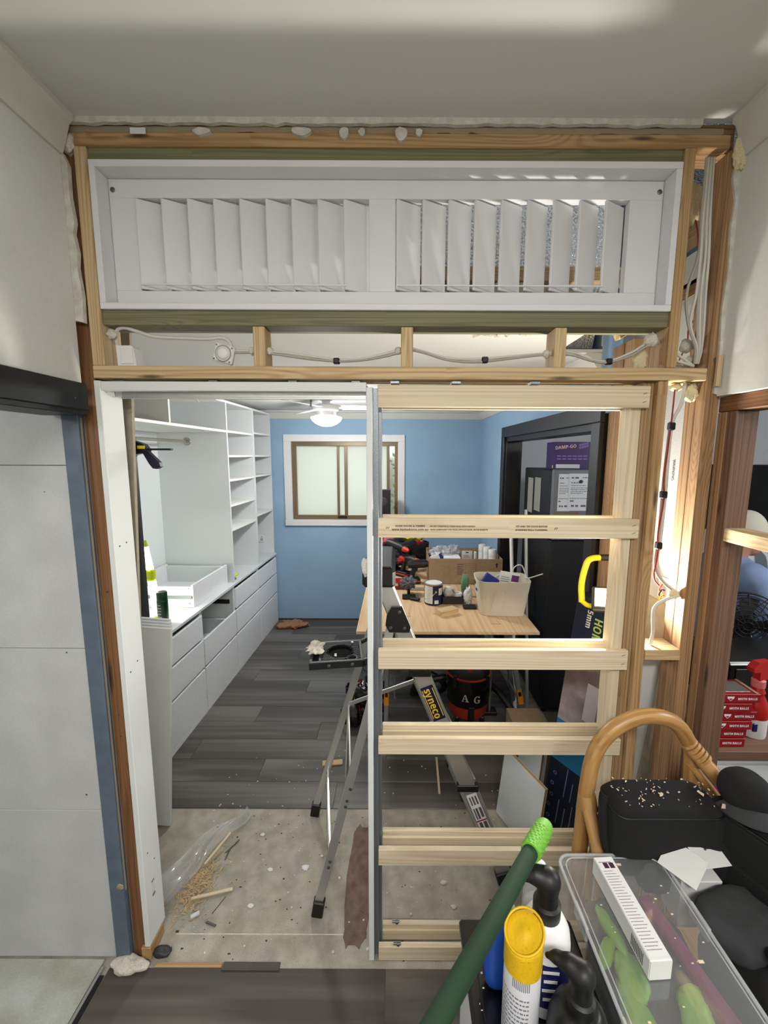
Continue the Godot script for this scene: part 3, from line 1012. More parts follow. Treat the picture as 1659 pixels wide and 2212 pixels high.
func wiring() -> void:
	# twin cables running through the gap above the header
	var z := -1.345
	var run := [V(0.835, 2.225, -1.36), V(0.78, 2.215, -1.35), V(0.73, 2.19, z), V(0.66, 2.165, z), V(0.61, 2.165, z), V(0.55, 2.185, z), V(0.50, 2.19, z), V(0.45, 2.185, z), V(0.35, 2.172, z), V(0.25, 2.165, z), V(0.16, 2.172, z), V(0.08, 2.19, z), V(0.03, 2.196, z), V(-0.02, 2.186, z), V(-0.10, 2.17, z), V(-0.18, 2.161, z), V(-0.28, 2.172, z), V(-0.36, 2.186, z), V(-0.42, 2.188, z), V(-0.50, 2.186, z)]
	for k in 2:
		var p := []
		for i in run.size():
			p.append(run[i] + V(0, -0.007 * k + 0.003 * sin(i * 1.7 + k), 0.004 * k + 0.002 * cos(i * 2.1)))
		cable("cable_run", ["upper white cable of the pair strung through the three pine blocks", "lower grey cable of the pair strung through the three pine blocks"][k], M.cable_white if k == 0 else M.cable_grey, p, 0.0036, "cables above the header")
	var tp := 0
	for q in [[-0.185, 2.158], [0.275, 2.163], [0.66, 2.16]]:
		var o := box(self, "tape_wrap", M.tape_black, V(q[0] - 0.011, q[1] - 0.009, -1.351), V(q[0] + 0.009, q[1] + 0.009, -1.334), 0.003)
		tag(o, ["black tape wrapped round the cables between the first two pine blocks", "black tape wrapped round the cables between the second and third pine blocks", "black tape wrapped round the cables right of the third pine block"][tp], "tape")
		tp += 1
	for q in [[-0.447, 2.187], [-0.392, 2.187], [0.005, 2.19], [0.465, 2.182]]:
		tag(lump(self, "sealant_blob", M.foam_white, V(q[0], q[1], -1.345), V(0.011, 0.012, 0.011), 0.35, 0.8, int(q[0] * 300) + 400, 10), ["white sealant blob left of the first pine block", "white sealant blob right of the first pine block", "white sealant blob on the middle pine block", "white sealant blob on the third pine block"][int(q[0] > -0.42) + int(q[0] > -0.2) + int(q[0] > 0.2)], "sealant")
	# flat cable with print from the corner to the junction box
	cable("flat_cable", "white printed flat cable looping from the left corner to the round junction box", M.cable_white, [V(-0.868, 2.205, -1.35), V(-0.862, 2.24, -1.34), V(-0.835, 2.252, -1.335), V(-0.79, 2.24, -1.335), V(-0.74, 2.226, -1.335), V(-0.66, 2.222, -1.335), V(-0.58, 2.22, -1.335), V(-0.535, 2.224, -1.335), V(-0.513, 2.212, -1.338), V(-0.512, 2.196, -1.345)], 0.0055)
	# junction box
	var jb := thing("junction_box", "round white junction box on a square plate hanging by the first pine block", "junction box", V(-0.535, 2.178, -1.345))
	box(jb, "plate", M.white_plastic, V(-0.565, 2.150, -1.352), V(-0.503, 2.206, -1.334), 0.004)
	lathe(jb, "cap", M.white_plastic, [[0.0, 0.008], [0.012, 0.0075], [0.018, 0.004], [0.019, 0.0]], V(-0.534, 2.178, -1.334), 18, bas(0, 90))
	lathe(jb, "ring", M.cable_grey, [[0.022, 0.002], [0.024, 0.003], [0.026, 0.0]], V(-0.534, 2.178, -1.334), 18, bas(0, 90))
	for q in [[-0.558, 2.199], [-0.51, 2.157], [-0.558, 2.157], [-0.51, 2.199]]:
		lathe(jb, "screw", M.screw_steel, [[0.0, 0.001], [0.003, 0.0]], V(q[0], q[1], -1.3335), 8, bas(0, 90))
	jb.rotation.z = deg_to_rad(-14)
	# white mount box by the left stud
	var wb := thing("mounting_box", "white plastic mounting box standing on the header in the left corner", "mounting box", V(-0.855, 2.137, -1.35))
	var mb := MB.new()
	mb.prism(PackedVector2Array([Vector2(-0.028, 0), Vector2(0.03, 0), Vector2(0.024, 0.055), Vector2(0.015, 0.062), Vector2(-0.03, 0.062)]), -0.02, 0.02)
	put(wb, "body", mb.mesh(), M.white_plastic, V(-0.83, 2.137, -1.35))
	box(wb, "lid", M.white_plastic, V(-0.846, 2.145, -1.33), V(-0.808, 2.19, -1.327), 0.001)
	tag(lump(self, "foam_lump", M.foam_white, V(-0.87, 2.232, -1.335), V(0.016, 0.014, 0.012), 0.4, 0.7, 77, 12), "small white foam lump at the start of the flat cable", "foam")
	tag(lump(self, "foam_lump", M.foam_white, V(0.785, 2.225, -1.345), V(0.022, 0.02, 0.016), 0.4, 0.6, 79, 12), "grey-white foam lump where the cables meet the right stud", "foam")
	tag(lump(self, "foam_lump", M.foam, V(0.775, 2.175, -1.375), V(0.022, 0.04, 0.012), 0.4, 0.6, 80, 12), "cream foam patch under the cable entry on the right", "foam")
	# upright bundle on the right
	for k in 6:
		var ox := 0.005 * k
		var p := [V(0.925 - ox * 0.8, 2.735, -1.345), V(0.926 - ox * 1.0, 2.6, -1.34), V(0.929 - ox * 1.1 - 0.002 * sin(k * 2.0), 2.47, -1.335 + 0.003 * cos(k * 3.0)), V(0.932 - ox * 1.4 - (0.022 if k == 5 else 0.0), 2.36, -1.333), V(0.936 - ox * 1.3 - (0.015 if k >= 4 else 0.0), 2.27, -1.333), V(0.938 - ox * 0.7, 2.2, -1.336), V(0.938 - ox * 0.4, 2.155, -1.345)]
		cable("upright_cable", "white cable in the upright bundle beside the old stud at the top right", M.cable_white if k % 2 == 0 else M.cable_grey, p, 0.0042, "cables in the upright bundle")
	cable("brown_cable", "brown cable hidden in the upright white bundle", M.ink_brown, [V(0.922, 2.5, -1.347), V(0.925, 2.35, -1.345), V(0.927, 2.2, -1.349)], 0.003)
	for k in 2:
		cable("loop_cable", "white cable looping from the right stud to the bundle foot", M.cable_white, [V(0.83, 2.235 - 0.01 * k, -1.40), V(0.842, 2.21 - 0.016 * k, -1.36), V(0.868, 2.185 - 0.02 * k, -1.345), V(0.895, 2.165 - 0.01 * k, -1.34), V(0.925, 2.148, -1.345)], 0.0045, "loop cables at the bundle foot")
	cable("red_wire", "thin red wire hanging behind the pine stud near the top right", M.red_wire, [V(0.932, 2.63, -1.42), V(0.95, 2.565, -1.42), V(0.958, 2.50, -1.42), V(0.97, 2.475, -1.42)], 0.0022)
	cable("red_wire", "thin red wire winding down the printed wrap behind the right stud", M.red_wire, [V(0.985, 2.36, -1.42), V(0.964, 2.31, -1.42), V(0.949, 2.28, -1.42), V(0.949, 2.24, -1.42), V(0.935, 2.2, -1.42), V(0.915, 2.15, -1.42), V(0.912, 2.138, -1.42)], 0.0022)
	for q in [[0.918, 2.215, 0.02], [0.93, 2.165, 0.018], [0.895, 2.142, 0.018]]:
		tag(lump(self, "foam_lump", M.foam_white, V(q[0], q[1], -1.375), V(q[2], q[2], q[2] * 0.8), 0.4, 0.6, int(q[1] * 1000), 12), ["white foam lump behind the foot of the cable bundle", "white foam lump under the foot of the cable bundle", "low white foam lump on the header end below the bundle"][int(q[1] < 2.2) + int(q[1] < 2.15)], "foam")
	# cables down the wrap below the header
	cable("drop_cable", "white cable dropping from the header foam beside the red wire", M.cable_white, [V(0.905, 2.098, -1.345), V(0.9, 2.03, -1.35), V(0.885, 1.975, -1.36), V(0.882, 1.85, -1.36), V(0.884, 1.75, -1.36), V(0.882, 1.6, -1.36), V(0.877, 1.52, -1.36), V(0.895, 1.46, -1.355), V(0.94, 1.42, -1.345)], 0.0055)
	cable("drop_cable", "grey cable dropping beside the white one to the stud hole", M.cable_grey, [V(0.880, 1.98, -1.362), V(0.875, 1.8, -1.362), V(0.875, 1.6, -1.362), V(0.872, 1.5, -1.36), V(0.9, 1.45, -1.352), V(0.942, 1.415, -1.342)], 0.0042)
	cable("red_wire", "thin red wire taped along the dropping cables below the header", M.red_wire, [V(0.877, 2.09, -1.35), V(0.880, 2.0, -1.356), V(0.874, 1.9, -1.352), V(0.871, 1.8, -1.354), V(0.876, 1.73, -1.352), V(0.868, 1.62, -1.354), V(0.872, 1.55, -1.352), V(0.866, 1.47, -1.352), V(0.885, 1.44, -1.35)], 0.0024)
	tp = 0
	for q in [[0.882, 1.965], [0.877, 1.745], [0.876, 1.575]]:
		tag(box(self, "tape_wrap", M.tape_black, V(q[0] - 0.009, q[1] - 0.012, -1.368), V(q[0] + 0.009, q[1] + 0.012, -1.348), 0.003), ["black tape round the dropping cables near the header", "black tape round the dropping cables midway down", "black tape round the dropping cables lowest down"][tp], "tape")
		tp += 1
	cable("feed_cable", "white cable curving from the stud hole down into the noggin", M.cable_white, [V(0.945, 1.41, -1.335), V(0.90, 1.395, -1.335), V(0.868, 1.37, -1.335), V(0.865, 1.33, -1.335), V(0.873, 1.28, -1.34), V(0.872, 1.25, -1.345), V(0.87, 1.235, -1.345)], 0.0055)
	tag(lump(self, "foam_lump", M.foam, V(0.932, 1.412, -1.345), V(0.018, 0.016, 0.012), 0.4, 0.6, 91, 12), "cream foam lump sealing the cable hole in the old stud", "foam")
	tag(lump(self, "foam_lump", M.foam, V(0.925, 2.068, -1.35), V(0.022, 0.03, 0.018), 0.5, 0.6, 93, 14), "bright cream foam lump hanging under the right end of the header", "foam")
	tag(lump(self, "foam_lump", M.foam, V(0.884, 2.085, -1.355), V(0.018, 0.012, 0.014), 0.5, 0.6, 94, 12), "small cream foam lump under the header beside the red wire", "foam")


func right_side() -> void:
	# studs of the front wall right of the cavity frame
	var s1 := box(self, "pine_stud", M.pine_warm, V(0.8015, 0.0, -1.405), V(0.832, 2.0975, -1.312), 0.002)
	tag(s1, "pine stud screwed against the right end of the cavity frame", "stud")
	var oa := thing("old_stud", "pair of old brown studs nailed together beside the cable gap", "stud", V(0.97, 0, -1.36))
	box(oa, "stud", M.old_timber, V(0.950, 0.0, -1.3575), V(0.992, 2.735, -1.3125), 0.002)
	box(oa, "stud", M.old_timber, V(0.950, 0.0, -1.405), V(0.992, 2.735, -1.358), 0.002)
	box(oa, "packing_strip", M.old_timber, V(0.9925, 0.0, -1.40), V(0.9995, 2.0, -1.326), 0.001)
	lathe(oa, "nail_plate", M.galvanised, [[0.0, 0.001], [0.008, 0.001], [0.008, 0.0]], V(0.968, 2.16, -1.312), 10, bas(0, 90))
	var ng := box(self, "noggin", M.pine, V(0.833, 1.196, -1.40), V(0.949, 1.232, -1.306), 0.002)
	tag(ng, "short pine noggin between the pine stud and the old studs", "noggin")
	var ob := thing("old_stud", "dark red-brown corner studs where the right wall was stripped", "stud", V(1.03, 0, -1.28))
	box(ob, "stud", M.red_timber, V(1.0, 0.0, -1.285), V(1.068, 2.004, -1.25), 0.002)
	box(ob, "stud", M.old_timber, V(1.0, 0.0, -1.322), V(1.068, 2.004, -1.2855), 0.002)
	var n2 := box(self, "noggin", M.pine, V(1.0, 1.614, -1.249), V(1.068, 1.654, -0.66), 0.002)
	tag(n2, "long pine noggin running from the corner studs towards the viewer", "noggin")
	tag(box(self, "old_stud", M.red_timber, V(1.0, 0.0, -0.66), V(1.068, 2.004, -0.615), 0.002), "dark brown stud holding the near end of the long noggin", "stud")
	tag(box(self, "head_beam", M.hardwood, V(1.0, 2.005, -1.322), V(1.085, 2.051, -0.26), 0.002), "orange-brown timber head under the right wall plaster", "timber beam")
	# wrap and studs on the outer side
	var wr := thing("building_wrap", "white printed building wrap behind the right studs", "building wrap", V(1.0, 0.4, -1.7))
	box(wr, "sheet", M.wrap, V(1.0, 0.4, -1.92), V(1.004, 2.46, -1.41), 0.0005)
	box(wr, "sheet", M.wrap, V(0.92, 2.36, -1.955), V(1.0, 2.52, -1.95), 0.0005)
	var br := Basis(V(0, -1, 0), V(0, 0, 1), V(-1, 0, 0))
	text(wr, "printed_line", "CLADDING", M.pencil, V(0.9995, 2.2, -1.46), br, 0.016, false)
	text(wr, "printed_line", "WARNING", M.pencil, V(0.9995, 1.82, -1.505), br, 0.012, false)
	for i in 16:
		box(wr, "printed_mark", M.pencil, V(0.9994, 1.86 - 0.03 * i, -1.475), V(0.9999, 1.875 - 0.03 * i, -1.462 - 0.004 * (i % 3)), 0.0)
	var ws := thing("wall_stud", "bright orange pine stud and grey stud exposed beside the black doorway", "stud", V(0.96, 0, -1.8))
	box(ws, "stud", M.pine_warm, V(0.935, 0.0, -1.775), V(0.998, 2.33, -1.71), 0.002)
	box(ws, "stud", M.old_timber, V(0.935, 0.0, -1.872), V(0.998, 2.33, -1.79), 0.002)
	# beams and foil in the roof space
	var fo := MB.new()
	var nz := FastNoiseLite.new()
	nz.seed = 12
	nz.frequency = 3.0
	fo.grid(func(u: float, v: float) -> Vector3: return V(-1.2 + 2.1 * u, 2.36 + 0.76 * v, -2.0 + 0.25 * v + 0.03 * nz.get_noise_2d(u * 2.6, v * 0.8)), 60, 16)
	tag(put(self, "foil_blanket", fo.mesh(), M.foil), "crinkled silver foil insulation in the roof space behind the louvres", "foil insulation")
	tag(box(self, "roof_batten", M.pine, V(-0.3, 2.555, -1.80), V(0.99, 2.61, -1.755), 0.002), "pale timber batten across the roof space behind the louvres", "timber beam")
	tag(bar(self, "roof_rafter", M.pine, V(0.72, 2.42, -1.42), V(1.02, 2.62, -1.46), 0.04, 0.07, 0.002), "bright pine rafter end slanting behind the top right stud", "timber beam")
	tag(bar(self, "roof_rafter", M.pine, V(0.72, 2.26, -1.43), V(1.02, 2.44, -1.47), 0.03, 0.03, 0.002), "thin lit pine strip slanting behind the cable bundle", "timber beam")
	tag(lump(self, "insulation_wad", M.foam_white, V(0.40, 2.415, -1.66), V(0.31, 0.085, 0.045), 0.5, 0.25, 97, 22), "white torn plaster and insulation along the open ceiling edge", "insulation")
	tag(lump(self, "insulation_wad", M.chipboard, V(0.87, 2.44, -1.50), V(0.06, 0.05, 0.05), 0.4, 0.4, 98, 16), "brown insulation wad between the slanting rafter ends", "insulation")
	tag(box(self, "foil_sheet", M.foil, V(0.84, 2.5, -1.60), V(0.99, 2.72, -1.595), 0.001), "grey foil-faced sheet behind the top of the cable bundle", "foil insulation")
	var wp := thing("switch_plate", "loose white switch plate with bare wires hanging on the wrap", "switch plate", V(0.99, 1.36, -1.47))
	box(wp, "plate", M.white_plastic, V(0.992, 1.345, -1.52), V(0.999, 1.425, -1.45), 0.002)
	var wi := 0
	for mm in [M.red_wire, M.tape_black, M.hi_vis]:
		tube(wp, "wire", mm, [V(0.992, 1.40 - 0.02 * wi, -1.48), V(0.975, 1.405 - 0.02 * wi, -1.47), V(0.97, 1.385 - 0.02 * wi, -1.475), V(0.985, 1.375 - 0.02 * wi, -1.485)], 0.0022, 6, 4)
		wi += 1
	tag(box(self, "lining_sheet", M.beige_panel, V(0.994, 0.42, -1.60), V(0.9995, 1.33, -1.415), 0.001), "mottled beige sheet on the wrap under the loose switch plate", "lining sheet")
	# pale sheets standing behind the noggin
	tag(bar(self, "leaning_sheet", M.white_board, V(0.915, 0.01, -1.60), V(0.93, 1.15, -1.44), 0.10, 0.012, 0.001, V(0, 0, 1)), "tall pale grey sheet standing behind the noggin on the right", "sheet")


func bedroom() -> void:
	# window
	var w := thing("window_1", "sliding bedroom window with bronze frame, frosted panes and white trim", "window", V(-0.55, 1.1, -4.56), "", "structure")
	var zf := -4.54
	box(w, "trim_head", M.white_paint, V(-1.215, 2.01, zf), V(0.095, 2.085, zf + 0.018), 0.003)
	box(w, "trim_sill", M.white_paint, V(-1.215, 1.095, zf), V(0.095, 1.16, zf + 0.03), 0.003)
	box(w, "trim_side", M.white_paint, V(-1.215, 1.16, zf), V(-1.135, 2.01, zf + 0.018), 0.003)
	box(w, "trim_side", M.white_paint, V(0.025, 1.16, zf), V(0.095, 2.01, zf + 0.018), 0.003)
	box(w, "reveal", M.white_paint, V(-1.165, 1.115, -4.66), V(-1.135, 2.045, zf), 0.001)
	box(w, "reveal", M.white_paint, V(0.02, 1.115, -4.66), V(0.05, 2.045, zf), 0.001)
	box(w, "reveal", M.white_paint, V(-1.135, 2.01, -4.66), V(0.02, 2.045, zf), 0.001)
	box(w, "reveal", M.white_paint, V(-1.135, 1.115, -4.66), V(0.02, 1.16, zf), 0.001)
	var g: StandardMaterial3D = M.gold_frame
	box(w, "frame_head", g, V(-1.135, 1.965, -4.62), V(0.02, 2.01, -4.56), 0.002)
	box(w, "frame_sill", g, V(-1.135, 1.16, -4.62), V(0.02, 1.205, -4.56), 0.002)
	box(w, "frame_side", g, V(-1.135, 1.205, -4.62), V(-1.09, 1.965, -4.56), 0.002)
	box(w, "frame_side", g, V(-0.015, 1.205, -4.62), V(0.02, 1.965, -4.56), 0.002)
	box(w, "meeting_stile", g, V(-0.648, 1.205, -4.615), V(-0.622, 1.965, -4.585), 0.002)
	box(w, "sash_stile", g, V(-0.565, 1.205, -4.585), V(-0.53, 1.965, -4.562), 0.002)
	box(w, "sash_stile", g, V(-0.10, 1.205, -4.585), V(-0.07, 1.965, -4.562), 0.002)
	box(w, "latch", M.black_plastic, V(-0.64, 1.175, -4.56), V(-0.54, 1.2, -4.545), 0.003)
	var fr := mk("frosted_glass", Color(0.93, 0.94, 0.92), 0.6)
	fr.backlight_enabled = true
	fr.backlight = Color(0.93, 0.95, 0.91)
	box(w, "pane", fr, V(-1.09, 1.205, -4.603), V(-0.648, 1.965, -4.599), 0.0)
	box(w, "pane", fr, V(-0.622, 1.205, -4.603), V(-0.565, 1.965, -4.599), 0.0)
	box(w, "pane", fr, V(-0.53, 1.205, -4.575), V(-0.10, 1.965, -4.571), 0.0)
	box(w, "pane", glass("clear_glass", Color(0.95, 0.97, 0.97, 0.08)), V(-0.07, 1.205, -4.603), V(-0.015, 1.965, -4.6), 0.0)
	# hedge outside
	var hb := MB.new()
	var r := RandomNumberGenerator.new()
	r.seed = 5
	for k in 900:
		var c := V(r.randf_range(-1.6, 1.6), r.randf_range(0.3, 2.5), r.randf_range(-0.3, 0.25))
		var n := V(r.randf_range(-1, 1), r.randf_range(-0.3, 1), r.randf_range(-0.2, 1)).normalized()
		var a := n.cross(V(r.randf(), 1, r.randf())).normalized() * r.randf_range(0.03, 0.06)
		var b := n.cross(a).normalized() * 0.025
		hb.poly([c - a, c + b, c + a, c - b], n)
	mk("hedge_leaf", Color(0.30, 0.42, 0.16), 0.6)
	M.hedge_leaf.backlight_enabled = true
	M.hedge_leaf.backlight = Color(0.3, 0.42, 0.12)
	var hg := thing("hedge", "green leafy hedge outside the bedroom window", "hedge", V(-0.2, 0, -6.2))
	var lf := put(hg, "leaves", hb.mesh(), M.hedge_leaf, V(-0.2, 0, -6.2))
	lf.set_meta("kind", "stuff")
	for x in [-1.2, -0.5, 0.2, 0.9]:
		tube(hg, "stem", M.old_timber, [V(x, -0.1, -6.3), V(x + 0.05, 1.2, -6.25), V(x - 0.05, 2.3, -6.25)], [0.03, 0.02, 0.008], 6)
	struct("ground", "grass ground outside the bedroom window", "ground", mk("grass", Color(0.28, 0.36, 0.17), 0.9), [[V(-6, -0.25, -12), V(6, -0.1, -4.9)]])
	# ceiling fan with light
	var f := thing("ceiling_fan", "white ceiling fan with a lit round glass light in the bedroom", "ceiling fan", V(-0.543, 2.33, -3.3))
	var fc := V(-0.543, 0, -3.3)
	lathe(f, "canopy", M.white_plastic, [[0.0, 2.282], [0.045, 2.284], [0.055, 2.31], [0.058, 2.33]], fc, 24)
	lathe(f, "downrod_cover", M.white_plastic, [[0.032, 2.25], [0.032, 2.285]], fc, 16)
	lathe(f, "motor", M.white_plastic, [[0.0, 2.203], [0.085, 2.205], [0.1, 2.22], [0.1, 2.245], [0.06, 2.258], [0.0, 2.26]], fc, 28)
	for k in 3:
		var an := deg_to_rad(2.0 + 120.0 * k)
		var b := Basis(Vector3.UP, an) * Basis(Vector3.RIGHT, deg_to_rad(-10))
		put(f, "blade", cbox(V(0.48, 0.006, 0.12), 0.002), M.white_plastic, fc + Basis(Vector3.UP, an) * V(0.36, 0, 0) + V(0, 2.235, 0), b)
		put(f, "blade_arm", cbox(V(0.1, 0.008, 0.05), 0.002), M.white_plastic, fc + Basis(Vector3.UP, an) * V(0.11, 0, 0) + V(0, 2.232, 0), b)
	lathe(f, "light_collar", M.aluminium, [[0.075, 2.16], [0.09, 2.17], [0.085, 2.203]], fc, 28)
	lathe(f, "light_globe", glow("globe_glow", Color(1, 0.985, 0.96), 3.0), [[0.0, 2.086], [0.04, 2.090], [0.08, 2.106], [0.108, 2.128], [0.121, 2.150], [0.118, 2.160], [0.075, 2.163], [0.0, 2.163]], fc, 32)
	omni("fan_light", V(-0.543, 2.125, -3.3), 1.26, Color(1, 1, 1), 0.1, f)
	# outlet on the wardrobe back is built with the wardrobe; black doorway on the right
	var d := thing("door_2", "black painted doorway frame in the blue side wall", "door frame", V(0.93, 0, -2.8), "", "structure")
	var k2: StandardMaterial3D = M.black_paint
	box(d, "architrave_head", k2, V(0.905, 2.02, -3.63), V(0.926, 2.105, -1.88), 0.003)
	box(d, "architrave_side", k2, V(0.905, 0.0, -3.63), V(0.926, 2.02, -3.545), 0.003)
	box(d, "architrave_side", k2, V(0.905, 0.0, -1.965), V(0.926, 2.02, -1.88), 0.003)
	box(d, "head_lining", k2, V(0.9265, 1.985, -3.55), V(1.06, 2.06, -1.90), 0.002)
	box(d, "side_lining", k2, V(0.9265, 0.0, -3.56), V(1.06, 1.985, -3.535), 0.002)
	box(d, "side_lining", k2, V(0.9265, 0.0, -1.965), V(1.06, 1.985, -1.90), 0.002)
	# fridge in the next room
	var fz := thing("fridge", "tall dark fridge with papers stuck on its door, seen through the black doorway", "fridge", V(1.36, 0, -3.1))
	mk("fridge_side", Color(0.05, 0.05, 0.055), 0.5)
	mk("fridge_door", Color(0.42, 0.435, 0.46), 0.4, 0.15)
	box(fz, "body", M.fridge_side, V(1.06, 0.03, -3.42), V(1.66, 1.775, -2.84), 0.006)
	box(fz, "door", M.fridge_door, V(1.06, 1.30, -2.838), V(1.66, 1.78, -2.78), 0.006)
	box(fz, "door", M.fridge_side, V(1.06, 0.06, -2.838), V(1.66, 1.293, -2.78), 0.006)
	for x in [1.1, 1.62]:
		for z in [-3.38, -2.86]:
			lathe(fz, "foot", M.black_plastic, [[0.02, 0.0], [0.02, 0.03]], V(x, 0, z), 10)
	var pt := lines_tex(96, 128, Color(0.84, 0.85, 0.87), Color(0.35, 0.36, 0.4), [[10, 12, 30, 5], [56, 12, 28, 3], [10, 30, 40, 3], [10, 40, 60, 2], [10, 48, 74, 2], [10, 54, 72, 2], [10, 60, 76, 2], [10, 66, 50, 2], [8, 84, 80, 2], [8, 92, 20, 4], [14, 108, 30, 6], [54, 108, 30, 6]], 4)
	mk("letter_print", Color(1, 1, 1), 0.8, 0, pt, Vector3(1, 1, 1))
	var papers := [[1.085, 1.50, 0.085, 0.25, "old notice sheet with a telephone picture on the fridge door"], [1.155, 1.503, 0.155, 0.25, "printed letter held by a black magnet on the fridge door"], [1.075, 1.44, 0.155, 0.053, "small photo print below the letter on the fridge door"]]
	for i in 3:
		var q: Array = papers[i]
		var pb := MB.new()
		pb.poly([V(0, 0, 0), V(q[2], 0, 0), V(q[2], q[3], 0), V(0, q[3], 0)], V(0, 0, 1), [Vector2(0, 1), Vector2(1, 1), Vector2(1, 0), Vector2(0, 0)])
		pb.poly([V(0, 0, -0.0008), V(q[2], 0, -0.0008), V(q[2], q[3], -0.0008), V(0, q[3], -0.0008)], V(0, 0, -1))
		tag(put(self, "paper_sheet", pb.mesh(), M.letter_print if i < 2 else mk("photo_print", Color(0.45, 0.36, 0.30), 0.5), V(q[0], q[1], -2.7775 + 0.001 * i)), q[4], "paper")
	tag(lathe(self, "magnet", M.black_plastic, [[0.0, 0.006], [0.011, 0.005], [0.012, 0.0]], V(1.235, 1.70, -2.775), 12, bas(0, 90)), "black round magnet holding the letter", "magnet")
	for i in 2:
		var q: Array = [[1.46, -3.06, 0.25, 0.1, "folded notice sheet clipped on the near part of the fridge side"], [1.43, -3.23, 0.27, 0.09, "notice sheet with a yellow corner on the far part of the fridge side"]][i]
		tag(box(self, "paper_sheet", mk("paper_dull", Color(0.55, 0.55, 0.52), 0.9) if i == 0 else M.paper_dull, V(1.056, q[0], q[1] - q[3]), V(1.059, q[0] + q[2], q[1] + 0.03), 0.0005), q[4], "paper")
	# purple carton on the fridge
	var pc := thing("carton", "purple printed carton standing on top of the fridge", "carton", V(1.24, 1.781, -2.98))
	box(pc, "box", mk("purple_card", Color(0.20, 0.09, 0.36), 0.5), V(1.13, 1.781, -3.08), V(1.37, 1.965, -2.88), 0.001)
	var bz := -2.8795
	text(pc, "brand_line", "DAMP-GO", mk("cream_ink", Color(0.9, 0.78, 0.72), 0.7), V(1.20, 1.93, bz), bas(0, 0, 6), 0.022)
	mk("lilac_ink", Color(0.52, 0.42, 0.66), 0.7)
	for i in 12:
		box(pc, "print_mark", M.lilac_ink, V(1.145 + 0.035 * (i % 6), 1.864 - 0.02 * (i / 6), bz - 0.0002), V(1.172 + 0.035 * (i % 6), 1.873 - 0.02 * (i / 6), bz + 0.0002), 0.0)
	box(pc, "white_panel", M.paper, V(1.14, 1.785, bz - 0.001), V(1.30, 1.812, bz + 0.0003), 0.0)
	for i in 8:
		lathe(pc, "printed_tub", M.lilac_ink, [[0.0, 0.0004], [0.008, 0.0004], [0.009, 0.0]], V(1.295 + 0.016 * (i % 4), 1.925 + 0.018 * (i / 4) + 0.004 * (i % 4), bz), 10, bas(0, 90))
	box(pc, "yellow_mark", M.hi_vis, V(1.1295, 1.785, -2.93), V(1.1302, 1.805, -2.91), 0.0)
	pc.rotation.y = deg_to_rad(-4)
	pc.position.x -= 0.03
	# poles standing by the black doorway
	for q in [[V(0.86, 0.0, -2.75), V(0.9, 1.32, -3.2), M.white_plastic, 0.014, "white pole leaning against the black doorway behind the table"], [V(0.90, 0.0, -2.6), V(0.90, 1.5, -2.85), M.aluminium_dull, 0.011, "thin grey pole leaning against the black doorway"]]:
		tag(tube(self, "leaning_pole", q[2], [q[0], q[1]], q[3], 10), q[4], "pole")
	# flooring carton with the work lamp
	var L := 1.27
	var fcn := thing("flooring_carton", "tall navy printed flooring carton leaning beside the cavity frame", "carton", V(0.713, 0, -1.84))
	var ax := V(0.08, 1.25, 0.10).normalized()
	var wd := V(0.6, 0, 0.8)
	wd = (wd - ax * wd.dot(ax)).normalized()
	var th := wd.cross(ax).normalized()      # away from the main face
	if th.x < 0:
		th = -th
	var nm := -th
	var fb := Basis(wd, ax, wd.cross(ax))
	var o := V(0.713, 0.012, -1.84)
	var navy := mk("navy_card", Color(0.035, 0.075, 0.17), 0.45)
	put(fcn, "box", cbox(V(0.19, L, 0.07), 0.002), navy, o + wd * 0.095 + ax * (L * 0.5) + th * 0.035, fb)
	var face := func(u0: float, u1: float, v0: float, v1: float, lift: float) -> Array:
		return [o + wd * ((u0 + u1) * 0.5) + ax * ((v0 + v1) * 0.5) + nm * lift, V(u1 - u0, v1 - v0, 0.0008)]
	var q1: Array = face.call(0.002, 0.188, 0.45, 0.66, 0.0003)
	put(fcn, "turquoise_panel", cbox(q1[1], 0.0), mk("turquoise_card", Color(0.06, 0.42, 0.60), 0.45), q1[0], fb)
	q1 = face.call(0.002, 0.188, 0.66, 0.98, 0.0003)
	put(fcn, "room_picture", cbox(q1[1], 0.0), mk("picture_card", Color(1, 1, 1), 0.45, 0, blotch_tex(70, Color(0.62, 0.58, 0.60), Color(0.34, 0.28, 0.28), 0.015, 0.2, 128), Vector3(3, 3, 3), true), q1[0], fb)
	q1 = face.call(0.11, 0.165, 0.72, 0.90, 0.0008)
	put(fcn, "picture_window", cbox(q1[1], 0.0), mk("picture_light", Color(0.68, 0.66, 0.70), 0.5), q1[0], fb)
	# print on the main face, running along the carton
	var tb := Basis(-ax, wd, nm) if (-ax).cross(wd).dot(nm) > 0 else Basis(ax, -wd, nm) if ax.cross(-wd).dot(nm) > 0 else Basis(ax, wd, nm)
	var white: StandardMaterial3D = M.ink_white
	text(fcn, "title", "HOME", mk("lime_ink", Color(0.62, 0.72, 0.40), 0.6), o + wd * 0.105 + ax * 1.13 + nm * 0.0006, tb, 0.034)
	text(fcn, "subtitle", "5mm", white, o + wd * 0.065 + ax * 1.18 + nm * 0.0006, tb, 0.024)
	text(fcn, "subtitle", "HYBRID", white, o + wd * 0.167 + ax * 1.12 + nm * 0.0014, tb, 0.018)
	for i in 5:
		var pq: Array = face.call(0.145 + 0.022 * (i % 2), 0.165 + 0.022 * (i % 2), 1.04 + 0.036 * i, 1.072 + 0.036 * i, 0.0003)
		put(fcn, "blue_square", cbox(pq[1], 0.0), mk("sky_card", Color(0.16, 0.50, 0.75), 0.5) if i == 0 else M.sky_card, pq[0], fb)
	var prt := RandomNumberGenerator.new()
